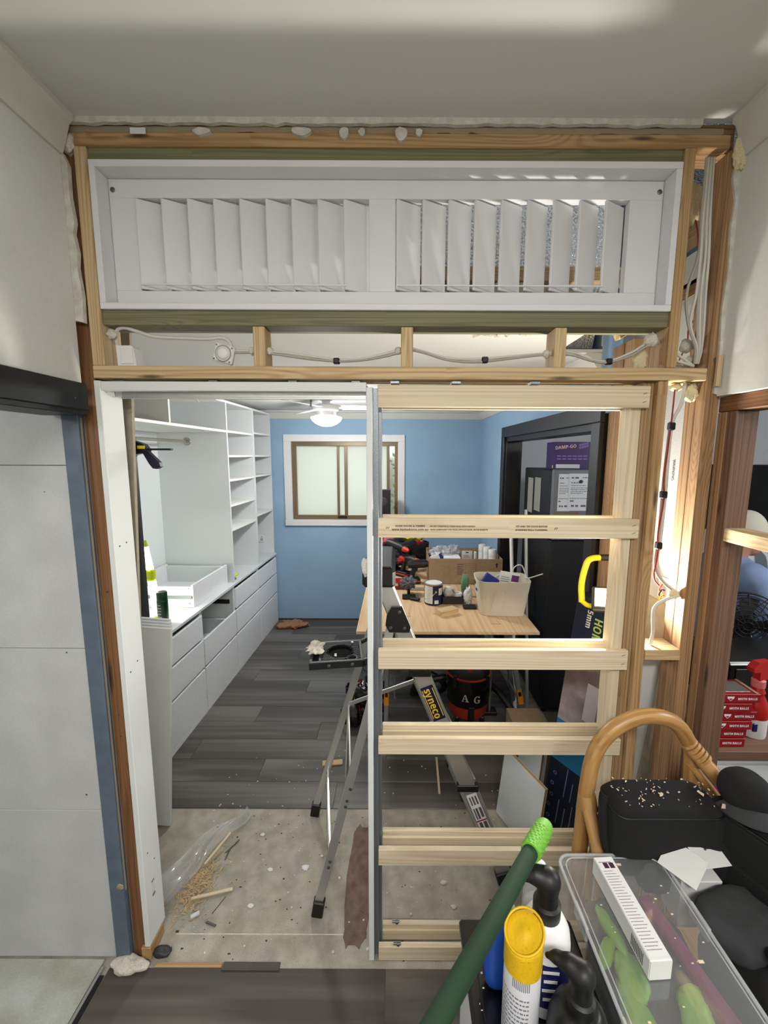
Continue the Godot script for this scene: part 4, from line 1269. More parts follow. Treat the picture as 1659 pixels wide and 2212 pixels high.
	prt.seed = 8
	for i in 6:
		var len := prt.randf_range(0.08, 0.2)
		var va := 0.13 + 0.16 * (i % 2)
		var pq: Array = face.call(0.075 + 0.016 * i, 0.079 + 0.016 * i, va, va + len, 0.0002)
		put(fcn, "print_row", cbox(pq[1], 0.0), mk("dim_ink", Color(0.42, 0.46, 0.55), 0.7) if i == 0 else M.dim_ink, pq[0], fb)
	for i in 6:
		lathe(fcn, "printed_icon", M.dim_ink, [[0.006, 0.0003], [0.009, 0.0003], [0.009, 0.0]], o + wd * (0.03 + 0.006 * (i % 2)) + ax * (0.08 + 0.06 * i) + nm * 0.0002, 10, Basis(wd, nm, wd.cross(nm)))
	# print on the narrow face turned to the front room
	var nf := o + wd * 0.1902
	var ngrn := V(0.07, 0.22, 0.0008)
	put(fcn, "green_panel", cbox(ngrn, 0.0), mk("green_card", Color(0.30, 0.42, 0.19), 0.5), nf + ax * 0.55 + th * 0.035, Basis(th, ax, th.cross(ax)))
	var nb := Basis(ax, -th, ax.cross(-th))
	text(fcn, "side_print", "20 YEAR", white, nf + ax * 0.80 + th * 0.03 + wd * 0.0006, nb, 0.026, false)
	text(fcn, "side_print", "HOME", mk("pale_lime", Color(0.60, 0.68, 0.45), 0.6), nf + ax * 0.53 + th * 0.03 + wd * 0.0012, nb, 0.026, false)
	# yellow work lamp standing on the carton
	var wl := thing("work_lamp", "bright yellow-framed LED work lamp shining up behind the cavity frame", "work lamp", V(0.83, 1.26, -1.60))
	var lc := V(0.824, 1.328, -1.545)
	var ln := V(-0.46, 0.62, 0.64).normalized()
	var lx := V(0.92, 0, 0.38)
	lx = (lx - ln * lx.dot(ln)).normalized()
	var lb := Basis(lx, ln.cross(lx), ln)
	put(wl, "housing", cbox(V(0.125, 0.1, 0.03), 0.008), M.grey_plastic, lc - ln * 0.022, lb)
	put(wl, "bezel", cbox(V(0.115, 0.09, 0.012), 0.004), M.black_plastic, lc - ln * 0.006, lb)
	put(wl, "reflector", cbox(V(0.1, 0.076, 0.002), 0.0005), M.white_plastic, lc + ln * 0.0005, lb)
	put(wl, "lamp_face", cbox(V(0.066, 0.05, 0.004), 0.001), glow("work_lamp_glow", Color(1, 0.99, 0.95), 20.0), lc + ln * 0.002, lb)
	for i in 3:
		put(wl, "cooling_fin", cbox(V(0.008, 0.085, 0.02), 0.001), M.grey_plastic, lc - ln * 0.045 + lx * (0.03 * (i - 1)), lb)
	tube(wl, "handle", M.yellow_plastic, [V(0.765, 1.275, -1.64), V(0.768, 1.35, -1.66), V(0.788, 1.43, -1.67), V(0.81, 1.452, -1.67), V(0.85, 1.455, -1.67), V(0.89, 1.455, -1.67)], 0.0125, 10, 5)
	tube(wl, "grip", M.black_plastic, [V(0.84, 1.456, -1.67), V(0.885, 1.456, -1.67)], 0.0135, 10)
	tube(wl, "base", M.yellow_plastic, [V(0.765, 1.28, -1.64), V(0.78, 1.272, -1.61), V(0.83, 1.272, -1.60), V(0.88, 1.272, -1.60), V(0.905, 1.272, -1.55), V(0.92, 1.272, -1.47)], 0.010, 10, 4)
	tube(wl, "cord", M.black_plastic, [V(0.82, 1.31, -1.6), V(0.80, 1.27, -1.58), V(0.83, 1.262, -1.54), V(0.86, 1.22, -1.55), V(0.87, 0.9, -1.6)], 0.004, 6, 4)
	area("work_lamp_beam", lc + ln * 0.006, ln, Vector2(0.064, 0.048), 2.05, Color(1, 0.985, 0.94), wl)
	# white melamine offcuts and boards on the floor in front of the carton
	var bi := 0
	for q in [[V(0.545, 0, -1.97), V(0.655, 0, -1.70), 0.37, V(0.035, 0, 0.0)], [V(0.66, 0, -2.06), V(0.73, 0, -1.93), 0.41, V(0.03, 0, 0.0)], [V(0.70, 0, -2.08), V(0.77, 0, -1.96), 0.43, V(0.03, 0, 0.0)]]:
		var dz: Vector3 = (q[1] - q[0]).normalized()
		var up: Vector3 = (V(0, q[2], 0) + q[3]).normalized()
		var nn := dz.cross(up).normalized()
		var bo := thing("melamine_offcut", ["large white melamine offcut with a chipboard edge standing on the concrete", "narrow white melamine offcut standing behind the large one", "narrow white melamine offcut wedged against the navy carton"][bi], "board", (q[0] + q[1]) * 0.5)
		var bb := Basis(nn, up, dz)
		var ctr: Vector3 = (q[0] + q[1]) * 0.5 + up * (q[2] * 0.5)
		put(bo, "core", cbox(V(0.014, q[2], (q[1] - q[0]).length()), 0.0), M.chipboard, ctr, bb)
		for s in [-1.0, 1.0]:
			put(bo, "white_face", cbox(V(0.0012, q[2], (q[1] - q[0]).length()), 0.0), M.melamine, ctr + nn * (0.0076 * s), bb)
		bi += 1
	tag(bar(self, "leaning_board", M.white_board, V(0.902, 0.01, -1.685), V(0.908, 0.95, -1.665), 0.045, 0.014, 0.001, V(0, 0, 1)), "tall narrow white board leaning right of the navy carton", "board")
	tag(box(self, "carton", M.cardboard, V(0.70, 0.0, -2.42), V(0.90, 0.30, -2.17), 0.002), "brown carton on the floor behind the navy flooring carton", "carton")


func spin(list: Array, pivot: Vector3, deg: float) -> void:
	var b := Basis(Vector3.UP, deg_to_rad(deg))
	for o in list:
		o.transform = Transform3D(b, pivot - b * pivot) * o.transform


func wardrobe() -> void:
	var made := []
	var X0 := -1.99
	var X1 := -1.40
	var T := 0.018
	var m: StandardMaterial3D = M.melamine
	var e: StandardMaterial3D = M.melamine_edge
	# drawer cabinets
	var zs := [-2.30, -2.83, -3.40, -3.97, -4.515]
	var names := ["white drawer cabinet nearest the doorway with three scuffed drawers", "white drawer cabinet with its top drawer taken out", "white drawer cabinet with three drawers under the first shelf tower", "white drawer cabinet with three drawers beside the blue back wall"]
	for k in 4:
		var za: float = zs[k]
		var zb: float = zs[k + 1]
		var c := thing("drawer_cabinet", names[k], "cabinet", V(-1.7, 0, (za + zb) * 0.5))
		made.append(c)
		box(c, "side_panel", m, V(X0, 0.0, za - T), V(X1, 0.77, za - 0.0005), 0.001)
		box(c, "side_panel", m, V(X0, 0.0, zb + 0.0005), V(X1, 0.77, zb + T), 0.001)
		box(c, "back_panel", m, V(X0, 0.03, zb + T), V(X0 + 0.004, 0.77, za - T), 0.0)
		box(c, "bottom_panel", m, V(X0 + 0.004, 0.02, zb + T), V(X1, 0.036, za - T), 0.001)
		box(c, "plinth", e, V(X1 - 0.016, 0.0, zb + 0.002), V(X1 + 0.016, 0.03, za - 0.002), 0.001)
		var ys := [[0.034, 0.334], [0.350, 0.552], [0.568, 0.738]]
		for i in 3:
			if k == 1 and i == 2:
				box(c, "runner", M.black_plastic, V(X1 - 0.5, 0.62, zb + T), V(X1 - 0.03, 0.655, zb + T + 0.012), 0.001)
				box(c, "runner", M.black_plastic, V(X1 - 0.5, 0.62, za - T - 0.012), V(X1 - 0.03, 0.655, za - T), 0.001)
				continue
			var dr := box(c, "drawer", M.drawer_front, V(X1, ys[i][0], zb + 0.008), V(X1 + 0.017, ys[i][1], za - 0.008), 0.0025)
			box(dr, "drawer_side", m, V(X0 + 0.08, ys[i][0] + 0.01, zb + 0.034), V(X1 - 0.001, ys[i][1] - 0.06, zb + 0.05), 0.001)
			box(dr, "drawer_side", m, V(X0 + 0.08, ys[i][0] + 0.01, za - 0.05), V(X1 - 0.001, ys[i][1] - 0.06, za - 0.034), 0.001)
			box(dr, "drawer_base", m, V(X0 + 0.08, ys[i][0] + 0.01, zb + 0.05), V(X1 - 0.001, ys[i][0] + 0.016, za - 0.05), 0.0)
			box(dr, "drawer_back", m, V(X0 + 0.064, ys[i][0] + 0.01, zb + 0.034), V(X0 + 0.08, ys[i][1] - 0.02, za - 0.034), 0.001)
			if i < 2:
				box(c, "catch", M.black_plastic, V(X1, ys[i][1] - 0.02 - 0.1 * (i % 2), zb + 0.001), V(X1 + 0.01, ys[i][1] - 0.1 * (i % 2), zb + 0.007), 0.0005)
				box(c, "catch", M.black_plastic, V(X1, ys[i][0] + 0.06, za - 0.007), V(X1 + 0.01, ys[i][0] + 0.085, za - 0.001), 0.0005)
	# worktop
	var wt := box(self, "worktop", m, V(X0, 0.7705, -4.515), V(X1 + 0.02, 0.79, -2.28), 0.001)
	tag(wt, "long white worktop over the drawer cabinets", "worktop")
	made.append(wt)
	# hanging bay
	var hb := thing("hanging_bay", "white open hanging bay with an overhead shelf and chrome rail", "wardrobe", V(-1.7, 0.79, -2.7))
	made.append(hb)
	box(hb, "back_panel", m, V(X0, 0.7905, -3.42), V(X0 + 0.012, 2.30, -1.98), 0.0)
	box(hb, "end_panel", m, V(X0 + 0.012, 0.7905, -1.998), V(X1 - 0.16, 2.30, -1.98), 0.001)
	box(hb, "overhead_shelf", e, V(X0 + 0.012, 2.045, -3.42), V(X1, 2.063, -1.998), 0.001)
	box(hb, "top_panel", e, V(X0 + 0.012, 2.282, -3.42), V(X1, 2.30, -1.98), 0.001)
	box(hb, "divider", e, V(X0 + 0.012, 2.063, -2.62), V(X1, 2.282, -2.602), 0.001)
	var rd := tube(hb, "hanging_rail", M.chrome, [V(-1.73, 1.972, -3.42), V(-1.73, 1.972, -2.05)], 0.0125, 14)
	lathe(hb, "rail_flange", M.chrome, [[0.0, 0.008], [0.03, 0.007], [0.033, 0.0]], V(-1.73, 1.972, -3.419), 18, bas(0, 90))
	tube(rd, "rail_bracket", M.chrome, [V(-1.73, 2.045, -2.72), V(-1.73, 1.972, -2.72)], 0.006, 8)
	lathe(rd, "bracket_ring", M.chrome, [[0.015, -0.012], [0.017, -0.01], [0.017, 0.01], [0.015, 0.012]], V(-1.73, 1.972, -2.72), 14, bas(0, 90))
	# shelf towers
	var tw := [[-3.42, -4.01, [2.055, 1.855, 1.655, 1.443, 1.237], "white open shelf tower with five shelves next to the hanging bay"], [-4.01, -4.515, [2.072, 1.855, 1.66, 1.275], "white open shelf tower with four shelves beside the blue back wall"]]
	for q in tw:
		var s := thing("shelf_tower", q[3], "shelves", V(-1.7, 0.79, (q[0] + q[1]) * 0.5))
		made.append(s)
		box(s, "side_panel", m, V(X0, 0.7905, q[0] - T), V(X1, 2.30, q[0] - 0.0005), 0.001)
		box(s, "side_panel", m, V(X0, 0.7905, q[1] + 0.0005), V(X1, 2.30, q[1] + T), 0.001)
		box(s, "back_panel", m, V(X0, 0.7905, q[1] + T), V(X0 + 0.012, 2.282, q[0] - T), 0.0)
		box(s, "top_panel", e, V(X0, 2.282, q[1] + T), V(X1, 2.30, q[0] - T), 0.001)
		for y in q[2]:
			box(s, "shelf", e, V(X0 + 0.012, y - 0.009, q[1] + T), V(X1, y + 0.009, q[0] - T), 0.001)
	# outlet in the far tower
	var ol := thing("power_outlet", "white double power outlet inside the far shelf tower", "outlet", V(-1.55, 0.95, -4.495))
	made.append(ol)
	box(ol, "plate", M.white_plastic, V(-1.62, 0.915, -4.4965), V(-1.50, 0.99, -4.488), 0.003)
	for x in [-1.59, -1.53]:
		box(ol, "socket", M.cable_grey, V(x - 0.013, 0.93, -4.4885), V(x + 0.013, 0.957, -4.4865), 0.001)
		box(ol, "switch", M.cable_grey, V(x - 0.007, 0.969, -4.4885), V(x + 0.007, 0.980, -4.4855), 0.001)
	# loose drawer on the worktop
	var ld := thing("loose_drawer", "empty white drawer box lying on the worktop", "drawer", V(-1.7, 0.79, -3.1))
	made.append(ld)
	var D0 := V(-1.96, 0.791, -3.39)
	var D1 := V(-1.44, 0.955, -2.83)
	box(ld, "front_panel", M.drawer_front, V(D1.x - 0.016, D0.y, D0.z), D1, 0.0015)
	box(ld, "back_panel", m, D0, V(D0.x + 0.015, D1.y, D1.z), 0.001)
	box(ld, "side_panel", m, V(D0.x + 0.015, D0.y, D1.z - 0.015), V(D1.x - 0.016, D1.y - 0.012, D1.z), 0.001)
	box(ld, "side_panel", m, V(D0.x + 0.015, D0.y, D0.z), V(D1.x - 0.016, D1.y - 0.012, D0.z + 0.015), 0.001)
	box(ld, "base", m, V(D0.x + 0.015, D0.y + 0.01, D0.z + 0.015), V(D1.x - 0.016, D0.y + 0.016, D1.z - 0.015), 0.0)
	box(ld, "runner", M.galvanised, V(D0.x + 0.03, 0.855, D1.z), V(D1.x - 0.01, 0.878, D1.z + 0.008), 0.001)
	for y in [0.82, 0.93]:
		lathe(ld, "screw", M.ink, [[0.0, 0.001], [0.004, 0.0]], V(D1.x - 0.03, y, D1.z + 0.0005), 8, bas(0, 90))
	# green spray can
	var cn := thing("spray_can", "dark green spray can standing on the white worktop", "spray can", V(-1.495, 0.79, -2.55))
	made.append(cn)
	var gm := mk("green_can", Color(0.03, 0.22, 0.10), 0.35)
	lathe(cn, "body", gm, [[0.0, 0.0], [0.031, 0.0], [0.033, 0.004], [0.033, 0.15], [0.0335, 0.153], [0.031, 0.158]], V(-1.495, 0.79, -2.55), 24)
	lathe(cn, "cap", gm, [[0.031, 0.155], [0.032, 0.158], [0.032, 0.205], [0.028, 0.212], [0.0, 0.213]], V(-1.495, 0.79, -2.55), 24)
	for i in 7:
		var cy := 0.795 + 0.019 * i
		put(cn, "label_row", cbox(V(0.022 + 0.003 * (i % 3), 0.006, 0.001), 0.0), M.cable_grey if i > 0 else M.paper, V(-1.497, cy + 0.012, -2.5165), bas(-8))
	# scraper on the worktop under the tower
	var scp := thing("scraper", "small yellow and green scraper tool lying at the edge of the first shelf tower", "tool", V(-1.46, 0.79, -3.5))
	made.append(scp)
	bar(scp, "handle", M.hi_vis, V(-1.47, 0.80, -3.47), V(-1.42, 0.83, -3.56), 0.022, 0.016, 0.004)
	bar(scp, "blade", M.chrome, V(-1.475, 0.835, -3.48), V(-1.46, 0.855, -3.53), 0.045, 0.003, 0.0005)
	bar(scp, "block", M.treated_pine, V(-1.47, 0.791, -3.45), V(-1.43, 0.80, -3.52), 0.035, 0.018, 0.002)
	for i in 3:
		tube(scp, "wire", M.screw_steel, [V(-1.49 + 0.01 * i, 0.84, -3.5), V(-1.47 + 0.012 * i, 0.90 - 0.02 * i, -3.54)], 0.0015, 5)
	# twin tube light stick
	var ls := thing("light_stick", "lime-cased LED tube light glowing upright on the worktop", "work lamp", V(-1.58, 0.79, -2.56))
	made.append(ls)
	var b0 := V(-1.560, 0.79, -2.60)
	var b1 := V(-1.585, 1.30, -2.57)
	lathe(ls, "foot", M.hi_vis, [[0.0, 0.0], [0.034, 0.0], [0.033, 0.012], [0.022, 0.02], [0.022, 0.035], [0.0, 0.035]], b0, 18)
	var tubm := glow("tube_glow", Color(1.0, 1.0, 0.88), 7.0)
	tube(ls, "lamp_tube", tubm, [b0.lerp(b1, 0.09), b0.lerp(b1, 0.53)], 0.024, 16)
	lump(ls, "joint", M.hi_vis, b0.lerp(b1, 0.61), V(0.026, 0.045, 0.022), 0.1, 0.5, 3, 14, 0.6)
	tube(ls, "lamp_tube", tubm, [b0.lerp(b1, 0.69), b0.lerp(b1, 0.98)], [0.022, 0.012], 16)
	tube(ls, "tip", M.hi_vis, [b0.lerp(b1, 0.98), b0.lerp(b1, 1.06)], [0.013, 0.006], 12)
	omni("light_stick_light", b0.lerp(b1, 0.3), 0.06, Color(1, 1, 0.93), 0.03, ls)
	spin(made, V(-1.40, 0, -2.35), -1.5)
	# quick clamp gripping the sheet edge behind the jamb
	var qc := thing("quick_clamp", "navy trigger clamp with a yellow badge gripping the sheet behind the jamb", "clamp", V(-0.90, 1.86, -1.5))
	mk("navy_plastic", Color(0.05, 0.05, 0.16), 0.4)
	var p2 := []
	for q in [[-0.03, 0.03], [0.0, 0.032], [0.035, 0.02], [0.05, 0.0], [0.045, -0.012], [0.02, -0.014], [-0.005, -0.02], [-0.03, -0.005]]:
		p2.append(Vector2(q[0], q[1]))
	prism(qc, "body", M.navy_plastic, p2, 0.028, V(-0.93, 1.885, -1.50))
	var p3 := []
	for q in [[0.028, -0.008], [0.048, -0.006], [0.086, -0.045], [0.09, -0.06], [0.076, -0.068], [0.062, -0.066], [0.05, -0.05]]:
		p3.append(Vector2(q[0], q[1]))
	prism(qc, "trigger", M.navy_plastic, p3, 0.02, V(-0.93, 1.885, -1.50))
	box(qc, "badge", M.yellow_plastic, V(-0.915, 1.888, -1.487), V(-0.888, 1.899, -1.4845), 0.001)
	box(qc, "bar", M.black_plastic, V(-1.05, 1.883, -1.508), V(-0.80, 1.890, -1.49), 0.001)
	box(qc, "jaw", M.navy_plastic, V(-0.955, 1.86, -1.52), V(-0.935, 1.93, -1.463), 0.003)
	# boards stacked on end behind the jamb
	for k in 4:
		var zz := -1.872 - 0.019 * k
		var tx := -1.062 - 0.012 * k
		tag(bar(self, "upright_board", M.white_board if k == 0 else M.melamine, V(tx - 0.19, 0.008, zz - 0.0085), V(tx - 0.115, 1.058 + 0.007 * k, zz - 0.0085), 0.23, 0.017, 0.001, V(0, 0, 1)), ["front board of the four white boards stacked on end by the drawers", "second board of the four white boards stacked on end by the drawers", "third board of the four white boards stacked on end by the drawers", "rear board of the four white boards stacked on end by the drawers"][k], "board", "white boards stacked on end")


func table_things() -> void:
	var Y := 0.82
	var t := thing("work_table", "plywood sheet work table carrying tools and boxes in the bedroom", "table", V(0.31, 0, -3.3))
	box(t, "top", M.plywood, V(-0.235, Y - 0.018, -4.30), V(0.868, Y, -2.375), 0.001, 3)
	for q in [[-0.1, -2.62, 0.10], [0.5, -2.5, 0.06], [0.15, -2.66, 0.07]]:
		tube(t, "pencil_mark", M.ink_brown, [V(q[0] + 0.1, Y + 0.0003, q[1]), V(q[0] + 0.1 + q[2], Y + 0.0003, q[1] + 0.01), V(q[0] + 0.1 + q[2] - 0.01, Y + 0.0003, q[1] - 0.06)], 0.0012, 4)
	# folding trestles
	var yel := mk("sticker_yellow", Color(0.85, 0.52, 0.05), 0.5)
	var ti := 0
	for z in [-2.62, -3.95]:
		var s := thing("trestle", ["folding metal trestle with yellow stickers under the front of the plywood table", "folding metal trestle under the back of the plywood table"][ti], "trestle", V(0.35, 0, z))
		ti += 1
		box(s, "beam", M.galvanised, V(-0.1, 0.745, z - 0.03), V(0.84, 0.80, z + 0.03), 0.003)
		for q in [[-0.05, -0.06, 0.10], [0.735, 0.875, 0.07], [-0.05, -0.06, -0.16], [0.735, 0.875, -0.16]]:
			var a := V(q[0], 0.75, z + 0.04 * signf(q[2]))
			var b := V(q[1], 0.0, z + q[2] + 0.04 * signf(q[2]))
			var lg := bar(s, "leg", M.galvanised, a, b, 0.03, 0.03, 0.003, V(0, 0, 1))
			if q[2] > 0:
				var c := a.lerp(b, 0.56)
				var st := bar(lg, "sticker", yel, a.lerp(b, 0.52), a.lerp(b, 0.66), 0.032, 0.0315, 0.001, V(0, 0, 1))
				st.transform = lg.transform.affine_inverse() * Transform3D(lg.basis, a.lerp(b, 0.59) - gp(s))
				st.mesh = cbox(V(0.0312, 0.0312, 0.10), 0.001)
				var st2 := put(lg, "sticker_arrow", cbox(V(0.02, 0.0322, 0.03), 0.001), M.black_plastic)
				st2.transform = lg.transform.affine_inverse() * Transform3D(lg.basis, a.lerp(b, 0.565) - gp(s))
		for xx in [0.0, 0.80]:
			tube(s, "spreader", M.galvanised, [V(xx, 0.3, z + 0.1), V(xx, 0.3, z - 0.14)], 0.007, 8)
	# large cardboard box
	var cb := thing("cardboard_box", "open brown cardboard box with a printed table on its front", "box", V(0.57, Y, -3.5))
	var x0 := 0.275
	var x1 := 0.875
	var z0 := -3.72
	var z1 := -3.30
	var yt := 1.035
	box(cb, "front_side", M.cardboard, V(x0, Y + 0.001, z1 - 0.004), V(x1, yt, z1), 0.001)
	box(cb, "back_side", M.cardboard, V(x0, Y + 0.001, z0), V(x1, yt, z0 + 0.004), 0.001)
	box(cb, "end_side", M.cardboard, V(x0, Y + 0.001, z0 + 0.004), V(x0 + 0.004, yt, z1 - 0.004), 0.001)
	box(cb, "end_side", M.cardboard, V(x1 - 0.004, Y + 0.001, z0 + 0.004), V(x1, yt, z1 - 0.004), 0.001)
	box(cb, "base", M.cardboard, V(x0, Y + 0.001, z0), V(x1, Y + 0.006, z1), 0.001)
	for i in 7:
		box(cb, "printed_rule", M.ink_brown, V(0.50, 0.90 + 0.016 * i, z1), V(0.66, 0.9012 + 0.016 * i, z1 + 0.0004), 0.0)
	for x in [0.50, 0.575, 0.659]:
		box(cb, "printed_rule", M.ink_brown, V(x, 0.90, z1), V(x + 0.0012, 0.997, z1 + 0.0004), 0.0)
	for i in 6:
		box(cb, "printed_entry", M.ink_brown, V(0.508, 0.9055 + 0.016 * i, z1), V(0.545 + 0.006 * (i % 3), 0.9105 + 0.016 * i, z1 + 0.0004), 0.0)
	var ar := []
	for q in [[-0.005, -0.02], [0.005, -0.02], [0.005, 0.002], [0.013, 0.002], [0.0, 0.02], [-0.013, 0.002], [-0.005, 0.002]]:
		ar.append(Vector2(q[0], q[1]))
	prism(cb, "printed_arrow", M.ink, ar, 0.0006, V(0.828, 0.985, z1 + 0.0003))
	spin([cb], V(0.57, 0, -3.5), -1.0)
	# things in the cardboard box
	for k in 3:
		var c := V(0.77 + 0.022 * k, Y + 0.008, -3.62 + 0.10 * k)
		var o := thing("white_aerosol", "white-capped aerosol can standing in the corner of the cardboard box", "spray can", c, "white aerosols in the cardboard box")
		lathe(o, "body", M.white_plastic, [[0.0, 0.0], [0.032, 0.0], [0.032, 0.19], [0.029, 0.2]], c, 20)
		lathe(o, "cap", M.card_white, [[0.029, 0.198], [0.033, 0.2], [0.033, 0.255], [0.029, 0.26], [0.0, 0.26]], c, 20)
	var wc := thing("blister_pack", "white hang-tab blister pack standing in the cardboard box", "packet", V(0.60, Y + 0.008, -3.4))
	box(wc, "card", M.card_white, V(0.555, Y + 0.008, -3.40), V(0.64, 1.08, -3.396), 0.001)
	box(wc, "hang_hole", M.ink, V(0.585, 1.062, -3.396), V(0.61, 1.070, -3.3955), 0.0)
	for i in 3:
		box(wc, "print_row", M.pencil, V(0.565, 1.04 - 0.01 * i, -3.396), V(0.61 + 0.006 * i, 1.043 - 0.01 * i, -3.3955), 0.0)
	tag(box(self, "white_packet", M.card_white, V(0.665, Y + 0.008, -3.45), V(0.678, 1.065, -3.40), 0.001), "thin white packet standing beside the blister pack", "packet")
	var bgm := glass("clear_bag", Color(0.8, 0.82, 0.84, 0.35), 0.2)
	tag(lump(self, "plastic_bag", bgm, V(0.40, 1.03, -3.52), V(0.11, 0.055, 0.09), 0.5, 0.25, 61, 18), "crumpled clear plastic bag bulging from the cardboard box", "plastic bag")
	tag(lump(self, "plastic_bag", bgm, V(0.505, 1.045, -3.55), V(0.06, 0.05, 0.06), 0.5, 0.3, 62, 16), "second clear plastic bag in the middle of the cardboard box", "plastic bag")
	var bw := thing("blue_carton", "small white carton with a blue end in the cardboard box", "carton", V(0.36, Y + 0.008, -3.42))
	bar(bw, "box", M.card_white, V(0.30, 0.99, -3.45), V(0.38, 1.03, -3.41), 0.06, 0.05, 0.001)
	bar(bw, "blue_end", mk("blue_card", Color(0.08, 0.16, 0.50), 0.5), V(0.38, 1.03, -3.41), V(0.388, 1.034, -3.406), 0.06, 0.05, 0.001)
	tag(box(self, "paper_bundle", M.paper, V(0.40, Y + 0.008, -3.48), V(0.54, 1.03, -3.36), 0.004), "bundle of white paper standing in the cardboard box", "paper")
	# paint tin
	var pc := V(0.272, Y, -2.87)
	var pt := thing("paint_tin", "white and navy paint tin with a wire handle on the plywood table", "paint tin", pc)
	var tin := mk("tin_label", Color(0.055, 0.06, 0.22), 0.4)
	lathe(pt, "body", tin, [[0.0, 0.001], [0.064, 0.001], [0.066, 0.006], [0.0655, 0.012], [0.0655, 0.142], [0.067, 0.148]], pc, 32)
	var lb := MB.new()
	lb.lathe([[0.0662, 0.014], [0.0662, 0.14]], 12, Vector3.ZERO, deg_to_rad(100), deg_to_rad(165))
	put(pt, "white_label", lb.mesh(), M.card_white, pc)
	var lb2 := MB.new()
	lb2.lathe([[0.0662, 0.075], [0.0662, 0.125]], 8, Vector3.ZERO, deg_to_rad(30), deg_to_rad(62))
	put(pt, "round_label", lb2.mesh(), M.card_white, pc)
	var lb3 := MB.new()
	lb3.lathe([[0.0662, 0.014], [0.0662, 0.04]], 8, Vector3.ZERO, deg_to_rad(62), deg_to_rad(88))
	put(pt, "barcode", lb3.mesh(), M.paper, pc)
	lathe(pt, "rim", M.chrome, [[0.0665, 0.144], [0.0685, 0.148], [0.0685, 0.152], [0.060, 0.153]], pc, 32)
	lathe(pt, "lid", M.card_white, [[0.060, 0.152], [0.058, 0.147], [0.0, 0.147]], pc, 32)
	tube(pt, "wire_handle", M.chrome, [pc + V(0.01, 0.1, 0.067), pc + V(-0.02, 0.075, 0.085), pc + V(-0.06, 0.055, 0.08), pc + V(-0.068, 0.05, 0.03)], 0.0018, 6, 4)
	lathe(pt, "handle_boss", M.chrome, [[0.0, 0.003], [0.008, 0.001], [0.008, 0.0]], pc + V(0.012, 0.1, 0.066), 12, bas(0, 90))
	# black tray with mask and tape
	var tr := thing("black_tray", "small black plastic tray holding a dust mask and tape roll", "tray", V(0.40, Y, -2.9))
	box(tr, "base", M.grey_plastic, V(0.335, Y + 0.001, -2.95), V(0.485, Y + 0.006, -2.84), 0.001)
	for q in [[V(0.335, Y + 0.006, -2.95), V(0.339, Y + 0.055, -2.84)], [V(0.481, Y + 0.006, -2.95), V(0.485, Y + 0.055, -2.84)], [V(0.339, Y + 0.006, -2.95), V(0.481, Y + 0.055, -2.946)], [V(0.339, Y + 0.006, -2.844), V(0.481, Y + 0.055, -2.84)]]:
		box(tr, "side", M.grey_plastic, q[0], q[1], 0.001)
	var mk_ := thing("dust_mask", "white cupped dust mask with a navy strap lying in the black tray", "mask", V(0.39, Y + 0.03, -2.89))
	lump(mk_, "cup", M.paper, V(0.385, Y + 0.075, -2.89), V(0.042, 0.042, 0.035), 0.15, 0.3, 64, 16, 0.9)
	bar(mk_, "strap", M.navy_plastic if M.has("navy_plastic") else M.black_plastic, V(0.405, Y + 0.105, -2.86), V(0.425, Y + 0.075, -2.86), 0.008, 0.002, 0.0)
	tag(lathe(self, "tape_roll", M.white_plastic, [[0.012, 0.0], [0.029, 0.0], [0.029, 0.045], [0.012, 0.045], [0.012, 0.0]], V(0.448, Y + 0.03, -2.875), 22), "white roll of tape standing in the black tray", "tape roll")
	tag(lump(self, "crumpled_paper", M.paper, V(0.515, Y + 0.062, -2.84), V(0.028, 0.062, 0.03), 0.5, 0.5, 66, 14), "crumpled white paper between the tray and the felt basket", "paper")
	tag(lump(self, "green_packet", mk("mint_plastic", Color(0.40, 0.58, 0.45), 0.4), V(0.52, Y + 0.09, -3.02), V(0.03, 0.085, 0.015), 0.3, 0.4, 67, 12), "green and clear packet standing behind the felt basket", "packet")
	tag(box(self, "black_pad", M.black_plastic, V(0.47, Y + 0.0005, -2.80), V(0.56, Y + 0.016, -2.74), 0.004), "flat black pad beside the felt basket", "pad")
	# felt basket: rounded open tub
	var bk := thing("felt_basket", "cream felt storage basket with a cut-out handle full of packets", "basket", V(0.72, Y, -2.72))
	var wall := MB.new()
	var bc := V(0.715, Y, -2.72)
	var outer := func(u: float, v: float) -> Vector3:
		var ua := u * TAU
		var hw := lerpf(0.145, 0.178, v)
		var hd := lerpf(0.10, 0.125, v)
		return V(sgp(cos(ua), 0.35) * hw, 0.002 + v * 0.235, sgp(sin(ua), 0.35) * hd)
	var inner := func(u: float, v: float) -> Vector3:
		var ua := -u * TAU
		var vv := 1.0 - v
		var hw := lerpf(0.140, 0.172, vv)
		var hd := lerpf(0.095, 0.119, vv)
		return V(sgp(cos(ua), 0.35) * hw, 0.006 + vv * 0.231, sgp(sin(ua), 0.35) * hd)
	wall.grid(outer, 56, 8, true)
	wall.grid(inner, 56, 8, true)
	wall.grid(func(u: float, v: float) -> Vector3: return outer.call(u, 1.0).lerp(inner.call(1.0 - u, 0.0), v), 56, 1, true)
	put(bk, "tub", wall.mesh(), M.felt, bc)
	lump(bk, "base", M.felt, bc + V(0, 0.006, 0), V(0.142, 0.004, 0.097), 0.0, 1.0, 1, 14, 0.35)
	tube(bk, "strap", M.cable_white, [bc + V(-0.06, 0.2, 0.02), bc + V(-0.03, 0.255, 0.02), bc + V(0.05, 0.265, 0.02), bc + V(0.10, 0.21, 0.02)], 0.005, 8, 5)
	box(bk, "handle_slot", M.ink_brown, bc + V(-0.1785, 0.195, -0.025), bc + V(-0.1745, 0.212, 0.025), 0.001)
